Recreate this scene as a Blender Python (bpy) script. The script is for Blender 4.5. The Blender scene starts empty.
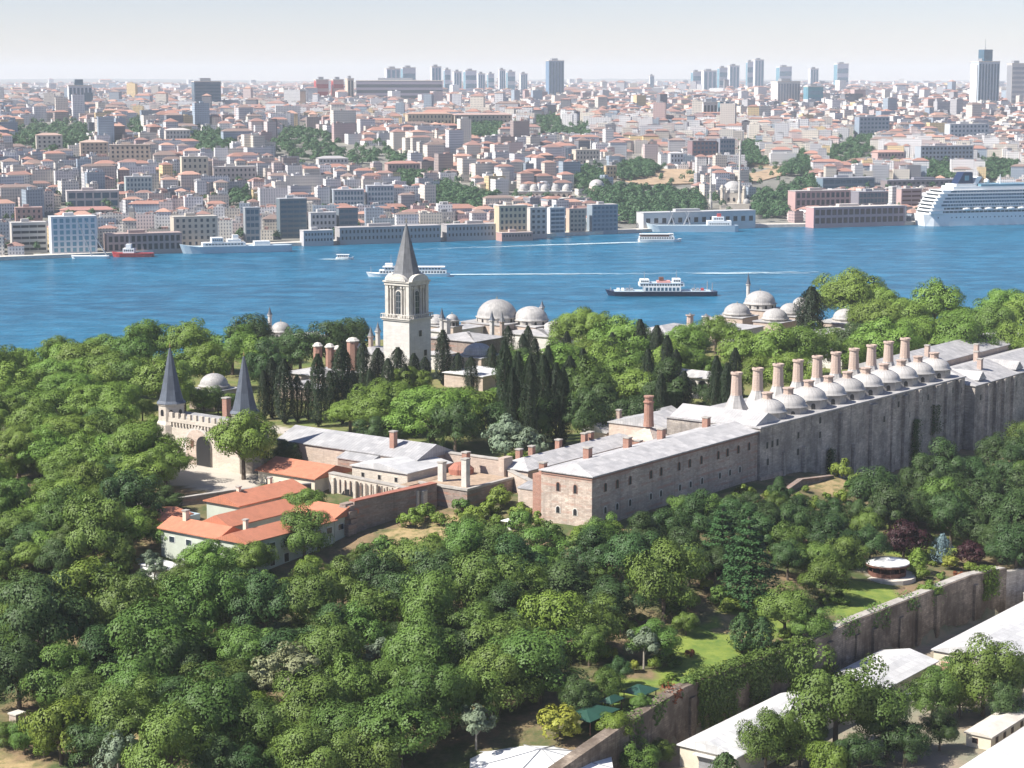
import bpy, math, random
import numpy as np
from mathutils import Vector
random.seed(7); RNG = np.random.default_rng(7)
sc = bpy.context.scene
R = math.radians
# ------------------------------------------------------------------ camera, sky, sun, exposure
CAM_Z = 150.0; PITCH = R(8.64); F = 2000.0
cam = bpy.data.objects.new('camera', bpy.data.cameras.new('camera'))
sc.collection.objects.link(cam); sc.camera = cam
cam.location = (0, 0, CAM_Z); cam.rotation_euler = (R(90) - PITCH, 0, 0)
cam.data.sensor_width = 36; cam.data.lens = F / 1024 * 36
cam.data.clip_start = 5; cam.data.clip_end = 80000
SUN_EL = R(47); SD = Vector((-0.95, -0.33, 0)).normalized()
world = bpy.data.worlds.new('World'); sc.world = world; world.use_nodes = True
nt = world.node_tree; bgn = nt.nodes['Background']; sky = nt.nodes.new('ShaderNodeTexSky')
sky.sky_type = 'NISHITA'; sky.sun_disc = False; sky.sun_elevation = SUN_EL
sky.sun_rotation = math.atan2(SD.x, SD.y); sky.altitude = 100
sky.air_density = 0.85; sky.dust_density = 0.2; sky.ozone_density = 2.0
tn = nt.nodes.new('ShaderNodeMix'); tn.data_type = 'RGBA'; tn.blend_type = 'MULTIPLY'; tn.inputs[0].default_value = 1; tn.inputs[7].default_value = (1.04, .94, 1.05, 1)
nt.links.new(sky.outputs[0], tn.inputs[6]); nt.links.new(tn.outputs[2], bgn.inputs[0]); bgn.inputs[1].default_value = 0.067
sun = bpy.data.objects.new('sun', bpy.data.lights.new('sun', 'SUN')); sc.collection.objects.link(sun)
sun.data.energy = 4.8; sun.data.angle = R(0.5); sun.data.color = (1.0, 0.95, 0.87)
sdir = Vector((SD.x * math.cos(SUN_EL), SD.y * math.cos(SUN_EL), math.sin(SUN_EL)))
sun.rotation_euler = sdir.to_track_quat('Z', 'Y').to_euler(); sun.location = (0, 0, 400)
vs = sc.view_settings; vs.view_transform = 'Standard'; vs.look = 'None'; vs.gamma = 1; vs.exposure = 0.88; vs.use_curve_mapping = False
sc.cycles.use_denoising = True
sc.cycles.max_bounces = 5; sc.cycles.volume_bounces = 2; sc.cycles.diffuse_bounces = 2; sc.cycles.glossy_bounces = 2; sc.cycles.transparent_max_bounces = 8; sc.cycles.transmission_bounces = 2
sc.cycles.use_adaptive_sampling = True; sc.cycles.adaptive_threshold = 0.015
HAZE = 0.00005

def P(px, py, Z):
    dx = (px - 512) / F; dz = -(py - 384) / F
    d = (dx, math.cos(PITCH) + dz * math.sin(PITCH), -math.sin(PITCH) + dz * math.cos(PITCH))
    t = (Z - CAM_Z) / d[2]
    return (d[0] * t, d[1] * t, Z)
def pix(X, Y, Z):
    z = Z - CAM_Z; f = Y * math.cos(PITCH) - z * math.sin(PITCH); u = Y * math.sin(PITCH) + z * math.cos(PITCH)
    return (512 + F * X / f, 384 - F * u / f, F / f)
A0 = (20.4, 500.0)
def L(s, w): return (A0[0] + .6 * s + .8 * w, A0[1] + .8 * s - .6 * w)
def SW(X, Y):
    a = X - A0[0]; b = Y - A0[1]; return (.6 * a + .8 * b, .8 * a - .6 * b)

# ------------------------------------------------------------------ materials
def new_mat(name):
    m = bpy.data.materials.new(name); m.use_nodes = True
    return m, m.node_tree, m.node_tree.nodes['Principled BSDF']
def nd(t, typ, **kw):
    n = t.nodes.new(typ)
    for k, v in kw.items(): setattr(n, k, v)
    return n
def mixc(t, fac, a, b, mode='MIX'):
    n = t.nodes.new('ShaderNodeMix'); n.data_type = 'RGBA'; n.blend_type = mode
    for i, v in ((0, fac), (6, a), (7, b)):
        if hasattr(v, 'is_output') or isinstance(v, bpy.types.NodeSocket): t.links.new(v, n.inputs[i])
        else: n.inputs[i].default_value = v if i == 0 else (*v, 1) if len(v) == 3 else v
    return n.outputs[2]
def mth(t, op, a, b=None, c=None):
    n = t.nodes.new('ShaderNodeMath'); n.operation = op
    for i, v in enumerate((a, b, c)):
        if v is None: continue
        if isinstance(v, bpy.types.NodeSocket): t.links.new(v, n.inputs[i])
        else: n.inputs[i].default_value = v
    return n.outputs[0]
def noise(t, vec, scale, detail=4, rough=.6):
    n = t.nodes.new('ShaderNodeTexNoise'); n.inputs['Scale'].default_value = scale
    n.inputs['Detail'].default_value = detail; n.inputs['Roughness'].default_value = rough
    if vec is not None: t.links.new(vec, n.inputs['Vector'])
    return n.outputs[0]
def ramp(t, v, a, b):
    n = t.nodes.new('ShaderNodeMapRange'); n.inputs[1].default_value = a; n.inputs[2].default_value = b
    n.clamp = True; t.links.new(v, n.inputs[0]); return n.outputs[0]
def coord(t, which='Object'):
    return t.nodes.new('ShaderNodeTexCoord').outputs[which]
def bump(t, bs, h, strength=.5, dist=.2):
    b = t.nodes.new('ShaderNodeBump'); b.inputs['Strength'].default_value = strength; b.inputs['Distance'].default_value = dist
    t.links.new(h, b.inputs['Height']); t.links.new(b.outputs[0], bs.inputs['Normal'])
def plain(name, col, rough=.8, var=.25, scale=.6, metal=0):
    m, t, bs = new_mat(name); c = coord(t)
    n = ramp(t, noise(t, c, scale, 6, .7), .3, .7)
    k = 1 - var
    t.links.new(mixc(t, n, tuple(x * k for x in col), tuple(min(1, x * (1 + var * .4)) for x in col)), bs.inputs['Base Color'])
    bs.inputs['Roughness'].default_value = rough; bs.inputs['Metallic'].default_value = metal
    return m
def masonry(name, light, dark, mortar, bw=1.2, bh=.45, stain=.6, streak=(.22, .2, .17), band=None):
    m, t, bs = new_mat(name); uv = coord(t, 'UV'); ob = coord(t)
    br = t.nodes.new('ShaderNodeTexBrick'); t.links.new(uv, br.inputs['Vector'])
    br.inputs['Color1'].default_value = (*light, 1); br.inputs['Color2'].default_value = (*dark, 1); br.inputs['Mortar'].default_value = (*mortar, 1)
    br.inputs['Scale'].default_value = 1; br.inputs['Brick Width'].default_value = bw; br.inputs['Row Height'].default_value = bh
    br.inputs['Mortar Size'].default_value = .035; br.inputs['Bias'].default_value = .1
    b2 = t.nodes.new('ShaderNodeTexBrick'); t.links.new(uv, b2.inputs['Vector']); b2.inputs['Scale'].default_value = 1; b2.inputs['Brick Width'].default_value = bw * 2.1; b2.inputs['Row Height'].default_value = bh * 2.3; b2.inputs['Mortar Size'].default_value = .05
    b2.inputs['Color1'].default_value = (1.15, 1.13, 1.1, 1); b2.inputs['Color2'].default_value = (.76, .75, .76, 1); b2.inputs['Mortar'].default_value = (.7, .68, .66, 1)
    base_ = mixc(t, .35 + stain * .5, br.outputs[0], b2.outputs[0], 'MULTIPLY')
    big = ramp(t, noise(t, ob, .12, 5, .65), .35, .62)
    fine = ramp(t, noise(t, ob, 1.1, 5, .75), .3, .7)
    c = mixc(t, fine, base_, mixc(t, .4, base_, light))
    c = mixc(t, mth(t, 'MULTIPLY', big, stain), c, streak)
    # rain streaks running down the wall
    mp = t.nodes.new('ShaderNodeMapping'); mp.inputs['Scale'].default_value = (.7, .045, 1); t.links.new(uv, mp.inputs['Vector'])
    st = ramp(t, noise(t, mp.outputs[0], 1, 4, .6), .52, .7)
    c = mixc(t, mth(t, 'MULTIPLY', st, stain * .8), c, tuple(x * .6 for x in streak))
    if band:
        sep = t.nodes.new('ShaderNodeSeparateXYZ'); t.links.new(uv, sep.inputs[0])
        fr = mth(t, 'FRACT', mth(t, 'DIVIDE', sep.outputs[1], 2.2))
        bm_ = mth(t, 'MULTIPLY', mth(t, 'LESS_THAN', fr, .3), mth(t, 'MULTIPLY', ramp(t, noise(t, ob, .22, 4, .7), .42, .62), .75))
        c = mixc(t, bm_, c, band)
    t.links.new(c, bs.inputs['Base Color']); bs.inputs['Roughness'].default_value = .92
    bump(t, bs, fine, .5, .15)
    return m
def leadroof(name, col, seam=.9, contrast=.75):
    m, t, bs = new_mat(name); uv = coord(t, 'UV'); ob = coord(t)
    sep = t.nodes.new('ShaderNodeSeparateXYZ'); t.links.new(uv, sep.inputs[0])
    fr = mth(t, 'FRACT', mth(t, 'DIVIDE', sep.outputs[0], seam))
    ln = mth(t, 'LESS_THAN', fr, .13)
    n = ramp(t, noise(t, ob, .35, 6, .7), .3, .7)
    c = mixc(t, n, tuple(x * .72 for x in col), col)
    sp = ramp(t, noise(t, ob, 2.0, 4, .7), .62, .75)
    c = mixc(t, mth(t, 'MULTIPLY', sp, .4), c, tuple(x * .45 for x in col))
    br = t.nodes.new('ShaderNodeTexBrick'); t.links.new(uv, br.inputs['Vector']); br.inputs['Brick Width'].default_value = seam * 2; br.inputs['Row Height'].default_value = 2.1; br.inputs['Scale'].default_value = 1; br.inputs['Mortar Size'].default_value = .03
    br.inputs['Color1'].default_value = (1.12, 1.12, 1.12, 1); br.inputs['Color2'].default_value = (.74, .75, .77, 1); br.inputs['Mortar'].default_value = (.6, .6, .6, 1)
    c = mixc(t, .75, c, br.outputs[0], 'MULTIPLY')
    oi = t.nodes.new('ShaderNodeObjectInfo'); hs = t.nodes.new('ShaderNodeHueSaturation'); t.links.new(c, hs.inputs['Color']); t.links.new(mth(t, 'ADD', .86, mth(t, 'MULTIPLY', oi.outputs['Random'], .26)), hs.inputs['Value']); c = hs.outputs[0]
    c = mixc(t, mth(t, 'MULTIPLY', ln, .5), c, tuple(x * contrast * .6 for x in col))
    t.links.new(c, bs.inputs['Base Color']); bs.inputs['Roughness'].default_value = .62
    return m
def tileroof(name, col):
    m, t, bs = new_mat(name); uv = coord(t, 'UV'); ob = coord(t)
    sep = t.nodes.new('ShaderNodeSeparateXYZ'); t.links.new(uv, sep.inputs[0])
    fu = mth(t, 'PINGPONG', mth(t, 'MULTIPLY', sep.outputs[0], 3), 1)
    n = ramp(t, noise(t, ob, .5, 6, .75), .3, .7); n2 = ramp(t, noise(t, ob, 3, 3, .7), .35, .65)
    c = mixc(t, n, tuple(x * .62 for x in col), col)
    c = mixc(t, mth(t, 'MULTIPLY', n2, .3), c, tuple(min(1, x * 1.35) for x in col))
    c = mixc(t, mth(t, 'MULTIPLY', fu, .18), c, tuple(x * .4 for x in col))
    t.links.new(c, bs.inputs['Base Color']); bs.inputs['Roughness'].default_value = .85
    bump(t, bs, fu, .5, .12)
    return m
def leaf(name, col, hue=.025, val=.5, sat=1.0, transl=.10):
    m, t, bs = new_mat(name)
    oi = t.nodes.new('ShaderNodeObjectInfo'); hs = t.nodes.new('ShaderNodeHueSaturation')
    hs.inputs['Color'].default_value = (*col, 1); hs.inputs['Saturation'].default_value = sat
    r2 = mth(t, 'FRACT', mth(t, 'MULTIPLY', oi.outputs['Random'], 7.13))
    nn = noise(t, coord(t), .35, 2)
    nf = noise(t, coord(t), 2.3, 2)
    t.links.new(mth(t, 'ADD', .5 - hue, mth(t, 'MULTIPLY', oi.outputs['Random'], 2 * hue)), hs.inputs['Hue'])
    v = mth(t, 'ADD', 1 - val * .5, mth(t, 'MULTIPLY', r2, val))
    v = mth(t, 'MULTIPLY', v, mth(t, 'ADD', .72, mth(t, 'MULTIPLY', nn, .55)))
    v = mth(t, 'MULTIPLY', v, mth(t, 'ADD', .78, mth(t, 'MULTIPLY', nf, .44)))
    t.links.new(v, hs.inputs['Value'])
    t.links.new(hs.outputs[0], bs.inputs['Base Color']); bs.inputs['Roughness'].default_value = .55; bs.inputs['Specular IOR Level'].default_value = .25
    tr = t.nodes.new('ShaderNodeBsdfTranslucent'); mx = t.nodes.new('ShaderNodeMixShader'); mx.inputs[0].default_value = transl
    br = mixc(t, .5, hs.outputs[0], (col[0] * 1.6, col[1] * 1.5, col[2] * .8))
    t.links.new(br, tr.inputs[0]); t.links.new(bs.outputs[0], mx.inputs[1]); t.links.new(tr.outputs[0], mx.inputs[2])
    t.links.new(mx.outputs[0], t.nodes['Material Output'].inputs[0])
    return m
M = {}
M['lead'] = leadroof('lead_sheet', (.50, .485, .475))
M['lead_dark'] = leadroof('weathered_lead', (.39, .385, .385), 1.1)
M['spire'] = leadroof('blue_lead', (.105, .125, .16), .8)
M['tjspire'] = leadroof('grey_lead', (.19, .195, .205), .9)
M['dome'] = leadroof('dome_lead', (.48, .46, .44), 1.0)
M['tile'] = tileroof('red_tile', (.55, .215, .125))
M['tile_old'] = tileroof('old_tile', (.40, .16, .11))
M['kstone'] = masonry('kitchen_stone', (.72, .62, .52), (.46, .34, .27), (.36, .31, .27), 1.1, .42, .55, (.27, .22, .19), (.44, .26, .20))
M['kwall'] = masonry('terrace_stone', (.74, .67, .59), (.46, .40, .34), (.36, .32, .28), 1.3, .5, .70, (.14, .13, .125))
M['rwall'] = masonry('retaining_stone', (.48, .40, .32), (.24, .19, .15), (.18, .14, .11), 1.2, .5, .95, (.10, .075, .055))
M['gstone'] = masonry('gate_stone', (.66, .60, .51), (.55, .49, .41), (.45, .4, .34), 1.3, .5, .25, (.42, .36, .30))
M['pstone'] = masonry('palace_stone', (.60, .50, .42), (.48, .38, .31), (.42, .35, .3), 1.3, .5, .35, (.36, .28, .23))
M['ruin'] = masonry('ruin_stone', (.42, .33, .28), (.24, .18, .15), (.3, .26, .22), .9, .35, .6, (.17, .14, .125), (.34, .17, .12))
M['brick'] = masonry('red_brick', (.42, .17, .11), (.33, .13, .09), (.42, .34, .28), .5, .16, .3, (.22, .12, .09))
M['pinkbrick'] = masonry('pale_brick', (.54, .40, .33), (.42, .29, .23), (.5, .44, .38), .6, .2, .35, (.34, .26, .23))
M['plaster'] = masonry('white_ashlar', (.66, .635, .60), (.58, .56, .53), (.50, .48, .46), 1.6, .55, .22, (.44, .41, .38))
M['cream'] = plain('cream_plaster', (.66, .60, .48), .85, .2, .25)
M['green_wall'] = plain('pale_green_plaster', (.50, .54, .46), .85, .2, .25)
M['white'] = plain('white_paint', (.82, .82, .80), .5, .08, .2)
M['whiteroof'] = leadroof('white_sheet_roof', (.70, .69, .675), 2.4, 1.1)
M['concrete'] = plain('concrete', (.42, .39, .35), .9, .35, .4)
M['paleconc'] = plain('pale_paving', (.62, .57, .50), .9, .25, .3)
M['dark'] = plain('dark_opening', (.02, .02, .022), .5, .3)
M['glass'] = plain('window_glass', (.035, .05, .065), .12, .3)
M['blueglass'] = plain('blue_glass', (.05, .12, .18), .2, .4, .1)
M['cyanglass'] = plain('pale_blue_glass', (.14, .30, .38), .25, .3, .1)
M['metal'] = plain('grey_metal', (.35, .36, .38), .4, .2, .5, .3)
M['gold'] = plain('gilt_finial', (.55, .42, .18), .35, .2, 1, .8)
M['greenroof'] = plain('green_sheet_roof', (.020, .075, .050), .6, .25)
M['wood'] = plain('dark_wood', (.16, .07, .05), .8, .3)
M['bark'] = plain('bark', (.13, .10, .075), .95, .4, 2)
M['palebark'] = plain('pale_bark', (.38, .34, .28), .95, .4, 2)
M['navy'] = plain('navy_paint', (.012, .025, .07), .35, .2)
M['shipgrey'] = plain('pale_grey_paint', (.46, .56, .62), .4, .1)
M['redpaint'] = plain('red_paint', (.42, .05, .05), .5, .2)
M['foam'] = plain('foam', (.52, .66, .72), .9, .4, .3)
M['orange'] = plain('orange_paint', (.75, .25, .08), .5, .15)
M['pinkwall'] = plain('pink_plaster', (.62, .30, .27), .85, .15)
M['soilroof'] = plain('earth_terrace', (.42, .31, .22), .95, .4, .5)
M['stonepale'] = plain('pale_stone', (.60, .565, .51), .85, .25, .5)
M['drumstone'] = plain('grey_drum_stone', (.44, .41, .37), .9, .35, .6)
for k, c, h, v in (('plane', (.145, .230, .040), .014, .45), ('oak', (.104, .170, .034), .018, .55), ('dark', (.055, .100, .030), .018, .5), ('cyp', (.020, .036, .014), .01, .5),
                   ('cedar', (.050, .105, .034), .01, .3), ('willow', (.23, .25, .13), .01, .2), ('silver', (.17, .22, .14), .01, .2),
                   ('lime', (.155, .225, .035), .012, .3), ('yellow', (.27, .29, .045), .01, .2), ('purple', (.045, .016, .020), .01, .3), ('blue', (.16, .24, .25), .01, .2),
                   ('red', (.20, .055, .03), .02, .3), ('city', (.055, .120, .045), .02, .6)):
    M['l_' + k] = leaf('leaves_' + k, c, h, v)
def attr_wall(name, win=True):
    m, t, bs = new_mat(name); at = t.nodes.new('ShaderNodeAttribute'); at.attribute_name = 'Col'
    uv = coord(t, 'UV'); ob = coord(t)
    n = noise(t, ob, .15, 4)
    c = mixc(t, n, mixc(t, .3, at.outputs[0], (.2, .18, .17)), at.outputs[0])
    if win:
        sep = t.nodes.new('ShaderNodeSeparateXYZ'); t.links.new(uv, sep.inputs[0])
        fu = mth(t, 'FRACT', mth(t, 'DIVIDE', sep.outputs[0], 2.6)); fv = mth(t, 'FRACT', mth(t, 'DIVIDE', sep.outputs[1], 3.1))
        a = mth(t, 'MULTIPLY', mth(t, 'GREATER_THAN', fu, .27), mth(t, 'LESS_THAN', fu, .73))
        b = mth(t, 'MULTIPLY', mth(t, 'GREATER_THAN', fv, .30), mth(t, 'LESS_THAN', fv, .80))
        w = mth(t, 'MULTIPLY', a, b)
        geo = t.nodes.new('ShaderNodeNewGeometry'); s2 = t.nodes.new('ShaderNodeSeparateXYZ'); t.links.new(geo.outputs['Normal'], s2.inputs[0])
        w = mth(t, 'MULTIPLY', w, mth(t, 'LESS_THAN', mth(t, 'ABSOLUTE', s2.outputs[2]), .3))
        c = mixc(t, mth(t, 'MULTIPLY', w, .8), c, (.055, .07, .10))
        # slab lines
        sl = mth(t, 'MULTIPLY', mth(t, 'LESS_THAN', fv, .08), mth(t, 'LESS_THAN', mth(t, 'ABSOLUTE', s2.outputs[2]), .3))
        c = mixc(t, mth(t, 'MULTIPLY', sl, .4), c, (.25, .23, .22))
    t.links.new(c, bs.inputs['Base Color']); bs.inputs['Roughness'].default_value = .75
    return m
M['cwall'] = attr_wall('town_wall'); M['croof'] = attr_wall('town_roof', False)
# water
def water():
    m, t, bs = new_mat('sea_water'); geo = t.nodes.new('ShaderNodeNewGeometry'); pos = geo.outputs['Position']
    def mp(sx, sy):
        n = t.nodes.new('ShaderNodeMapping'); n.inputs['Scale'].default_value = (sx, sy, 1); t.links.new(pos, n.inputs['Vector']); return n.outputs[0]
    big = noise(t, mp(.0022, .006), 1, 4, .6); mid = noise(t, mp(.03, .055), 1, 5, .65); fine = noise(t, mp(.16, .22), 1, 4, .7)
    c = mixc(t, ramp(t, big, .35, .65), (.002, .078, .150), (.006, .120, .215))
    c = mixc(t, mth(t, 'MULTIPLY', ramp(t, mid, .44, .66), .75), c, (.03, .21, .36))  # ripple contrast painted into the base colour, lighter dashes then darker ones
    c = mixc(t, mth(t, 'MULTIPLY', ramp(t, fine, .5, .7), .5), c, (.003, .045, .11))
    t.links.new(c, bs.inputs['Base Color']); bs.inputs['Roughness'].default_value = .28; bs.inputs['IOR'].default_value = 1.33; bs.inputs['Specular IOR Level'].default_value = .22
    h = mth(t, 'ADD', mth(t, 'MULTIPLY', mid, 1.6), mth(t, 'MULTIPLY', fine, .5))
    bump(t, bs, h, .9, 2.2)
    return m
M['water'] = water()

# ------------------------------------------------------------------ mesh builder and scene tree
class MB:
    def __init__(self): self.v = []; self.f = []; self.c = []; self.m = []; self.col = None; self.mi = 0
    def add(self, vs_, fs):
        n = len(self.v); self.v += [tuple(map(float, p)) for p in vs_]
        for f in fs:
            self.f.append([n + i for i in f]); self.c.append(self.col); self.m.append(self.mi)
        return self
    def prism(self, poly, z0, z1, top=True, bottom=False):
        n = len(poly); zz0 = z0 if hasattr(z0, '__len__') else [z0] * n; zz1 = z1 if hasattr(z1, '__len__') else [z1] * n
        a = sum(poly[i][0] * poly[(i + 1) % n][1] - poly[(i + 1) % n][0] * poly[i][1] for i in range(n))
        if a < 0: poly = poly[::-1]; zz0 = zz0[::-1]; zz1 = zz1[::-1]
        vs_ = [(p[0], p[1], z) for p, z in zip(poly, zz0)] + [(p[0], p[1], z) for p, z in zip(poly, zz1)]
        fs = [[i, (i + 1) % n, n + (i + 1) % n, n + i] for i in range(n)]
        if top: fs.append(list(range(n, 2 * n)))
        if bottom: fs.append(list(range(n))[::-1])
        return self.add(vs_, fs)
    def bx(self, s0, s1, w0, w1, z0, z1, bottom=False):       # box in palace axes
        return self.prism([L(s0, w0), L(s1, w0), L(s1, w1), L(s0, w1)], z0, z1, True, bottom)
    def box(self, x0, x1, y0, y1, z0, z1, bottom=False):
        return self.prism([(x0, y0), (x1, y0), (x1, y1), (x0, y1)], z0, z1, True, bottom)
    def lathe(self, cx, cy, prof, n=24, rot=0.0, arc=None, squash=1):
        vs_ = []; fs = []
        for r, z in prof:
            for i in range(n):
                a = rot + 2 * math.pi * i / n; vs_.append((cx + r * math.cos(a), cy + r * squash * math.sin(a), z))
        for j in range(len(prof) - 1):
            for i in range(n):
                k = (i + 1) % n
                q = [j * n + i, j * n + k, (j + 1) * n + k, (j + 1) * n + i]
                if prof[j + 1][0] < 1e-6: q = q[:3]
                fs.append(q)
        if prof[-1][0] > 1e-6: fs.append([(len(prof) - 1) * n + i for i in range(n)])
        return self.add(vs_, fs)
    def tube(self, p, q, r0, r1, n=6):
        p = Vector(p); q = Vector(q); d = (q - p); 
        if d.length < 1e-6: return self
        d.normalize(); a = d.orthogonal().normalized(); b = d.cross(a)
        vs_ = [p + (a * math.cos(2 * math.pi * i / n) + b * math.sin(2 * math.pi * i / n)) * r0 for i in range(n)]
        vs_ += [q + (a * math.cos(2 * math.pi * i / n) + b * math.sin(2 * math.pi * i / n)) * r1 for i in range(n)]
        return self.add(vs_, [[i, (i + 1) % n, n + (i + 1) % n, n + i] for i in range(n)] + [list(range(n, 2 * n))])
    def build(self, name, mat, parent=None, loc=(0, 0, 0), smooth=False, label=None):
        me = bpy.data.meshes.new(name)
        V = np.array(self.v, dtype=np.float64) if self.v else np.zeros((0, 3))
        ab = np.array(parent['_abs'] if parent is not None and '_abs' in parent else (0, 0, 0)) if parent is not None else np.array(loc)
        base = ab if parent is not None else np.array(loc)
        me.from_pydata((V - base).tolist(), [], self.f)
        uvl = me.uv_layers.new(name='UVMap'); n = len(me.polygons)
        if n:
            nor = np.zeros(n * 3); me.polygons.foreach_get('normal', nor); nor = nor.reshape(-1, 3)
            lt = np.zeros(n, int); me.polygons.foreach_get('loop_total', lt)
            li = np.zeros(len(me.loops), int); me.loops.foreach_get('vertex_index', li)
            N = np.repeat(nor, lt, axis=0); hz = np.hypot(N[:, 0], N[:, 1]); flat = hz < 1e-3
            T = np.stack([-N[:, 1], N[:, 0], np.zeros(len(N))], 1); T[flat] = (.8, -.6, 0); T[~flat] /= hz[~flat, None]
            B = np.cross(N, T); p = V[li]
            uv = np.stack([(p * T).sum(1), (p * B).sum(1)], 1)
            uvl.data.foreach_set('uv', uv.astype(np.float32).ravel())
            if self.col is not None:
                at = me.color_attributes.new('Col', 'FLOAT_COLOR', 'CORNER')
                cc = np.array([(c or (.5, .5, .5)) for c in self.c]); cc = np.concatenate([cc, np.ones((n, 1))], 1)
                at.data.foreach_set('color', np.repeat(cc, lt, axis=0).astype(np.float32).ravel())
            if smooth: me.polygons.foreach_set('use_smooth', [True] * n)
        mats = mat if isinstance(mat, (list, tuple)) else [mat]
        for mm in mats: me.materials.append(M[mm] if isinstance(mm, str) else mm)
        if len(mats) > 1: me.polygons.foreach_set('material_index', self.m)
        o = bpy.data.objects.new(name, me); sc.collection.objects.link(o)
        if parent is not None:
            o.parent = parent; o['_abs'] = tuple(float(x) for x in base)
        else:
            o.location = loc; o['_abs'] = tuple(float(x) for x in loc)
        if label: o['label'] = label
        return o
def tag(o, label=None, cat=None, group=None, kind=None):
    if label: o['label'] = label
    if cat: o['category'] = cat
    if group: o['group'] = group
    if kind: o['kind'] = kind
    return o
def thing(name, label, cat, loc, group=None):
    o = bpy.data.objects.new(name, None); sc.collection.objects.link(o); o.location = loc; o.empty_display_size = 1
    o['_abs'] = tuple(float(x) for x in loc)
    return tag(o, label, cat, group)
def sw_thing(name, label, cat, s, w, z, group=None):
    p = L(s, w); return thing(name, label, cat, (p[0], p[1], z), group)
def copy_tree(o, loc=None, parent=None):
    c = o.copy(); sc.collection.objects.link(c)
    if parent is not None: c.parent = parent
    if loc is not None: c.location = loc; c['_abs'] = tuple(loc)
    for ch in KIDS.get(o.name, []): copy_tree(ch, None, c)
    return c
KIDS = {}
def index_kids(root):
    ks = [o for o in sc.objects if o.parent == root]; KIDS[root.name] = ks
    for k in ks: index_kids(k)
ORD = 'first second third fourth fifth sixth seventh eighth ninth tenth eleventh twelfth thirteenth fourteenth fifteenth sixteenth seventeenth eighteenth nineteenth twentieth'.split()
def ordinal(i):
    return ORD[i] if i < 20 else '%d%s' % (i + 1, 'th' if 10 <= (i + 1) % 100 <= 20 else {1: 'st', 2: 'nd', 3: 'rd'}.get((i + 1) % 10, 'th'))
PENDING = []          # (object, phrase, px): phrases shared by several things get their place in the row
def label_later(o, phrase, X, Y, Z): PENDING.append((o, phrase, pix(X, Y, Z)[0]))
def settle_labels():
    d = {}
    for o, ph, px in PENDING: d.setdefault(ph, []).append((px, o))
    for ph, l in d.items():
        l.sort(key=lambda t: t[0])
        for i, (px, o) in enumerate(l):
            o['label'] = ph if len(l) == 1 else ph + (', leftmost' if i == 0 else ', rightmost' if i == len(l) - 1 else ', %s from left' % ordinal(i))

# ------------------------------------------------------------------ terrain
RW = [(-170, 70), (-97, 72), (-67, 69), (-25, 74), (-3.4, 73.6), (57, 78), (69, 82), (110, 88), (200, 95), (340, 100)]
def rw_w(s): return np.interp(s, [p[0] for p in RW], [p[1] for p in RW])
CP = [  # s, w, Z   outside the court
 (0, 3, 37.2), (40, 3, 36.5), (80, 3, 35.5), (100, 6, 35), (110, 12, 34.5), (118, 22, 30), (130, 5, 28), (165, 4, 24), (205, 5, 24), (260, 12, 23), (330, 15, 22),
 (-5, -18, 36), (0, -38, 35), (-12, -45, 34.5), (-30, -50, 34), (-38, -46, 31), (-55, -48, 29.5), (-75, -50, 29.5), (-75, -75, 30), (-40, -90, 34),
 (-30, -110, 38), (-30, -150, 38), (-60, -110, 35), (-60, -160, 36), (-70, -220, 36), (0, -250, 38), (-100, -60, 26), (-100, -110, 28), (-110, -200, 30),
 (0, 35, 29), (40, 30, 30), (80, 35, 28.5), (0, 60, 24.3), (50, 60, 24), (-50, 60, 24), (-90, 60, 23), (-50, 30, 26), (-90, 25, 22), (-60, 0, 28), (-25, 10, 33), (-30, -20, 33),
 (-120, 0, 19), (-120, -60, 20), (-150, -20, 14), (-150, -90, 17), (-190, -20, 12), (-190, -150, 18), (-130, 40, 17), (-160, 50, 13), (100, 70, 24), (150, 50, 22), (200, 60, 21), (280, 60, 20), (340, 60, 18)]
_cp = np.array([(*L(s, w), z) for s, w, z in CP])
def _rbf():
    n = len(_cp); d = np.hypot(_cp[:, None, 0] - _cp[None, :, 0], _cp[:, None, 1] - _cp[None, :, 1])
    K = np.zeros((n + 3, n + 3)); K[:n, :n] = d - np.eye(n) * 6; K[:n, n] = 1; K[:n, n + 1:] = _cp[:, :2] / 100; K[n, :n] = 1; K[n + 1:, :n] = _cp[:, :2].T / 100
    return np.linalg.solve(K, np.concatenate([_cp[:, 2], [0, 0, 0]]))
_co = _rbf()
def sstep(x, a, b):
    t = np.clip((x - a) / (b - a), 0, 1); return t * t * (3 - 2 * t)
def H(X, Y):
    X = np.asarray(X, float); Y = np.asarray(Y, float); sh = X.shape; x = X.ravel(); y = Y.ravel()
    d = np.hypot(x[:, None] - _cp[None, :, 0], y[:, None] - _cp[None, :, 1]); n = len(_cp)
    z = d @ _co[:n] + _co[n] + (_co[n + 1] * x + _co[n + 2] * y) / 100
    z = np.clip(z, 10, 39)
    s = .6 * (x - A0[0]) + .8 * (y - A0[1]); w = .8 * (x - A0[0]) - .6 * (y - A0[1])
    inner = sstep(s, -2, 12) * (1 - sstep(w, -8, -3)); inner2 = sstep(s, -14, 0) * (1 - sstep(w, -30, -20)) 
    inn = np.maximum(inner, inner2 * (w < -62))
    z = z * (1 - inn) + 38 * inn
    low = sstep(w - rw_w(s), -.6, .9); z = z * (1 - low) + 12.5 * low
    z = z + .5 * np.sin(x * .11 + 1) * np.cos(y * .09) * (1 - inn)
    f0 = np.interp(x, [-150, -60, 0, 600], [800, 860, 900, 900]); fall = sstep(y, f0, f0 + 130); z = z * (1 - fall) - 6 * fall
    return z.reshape(sh)
def h(X, Y): return float(H(np.array([X]), np.array([Y]))[0])
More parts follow.
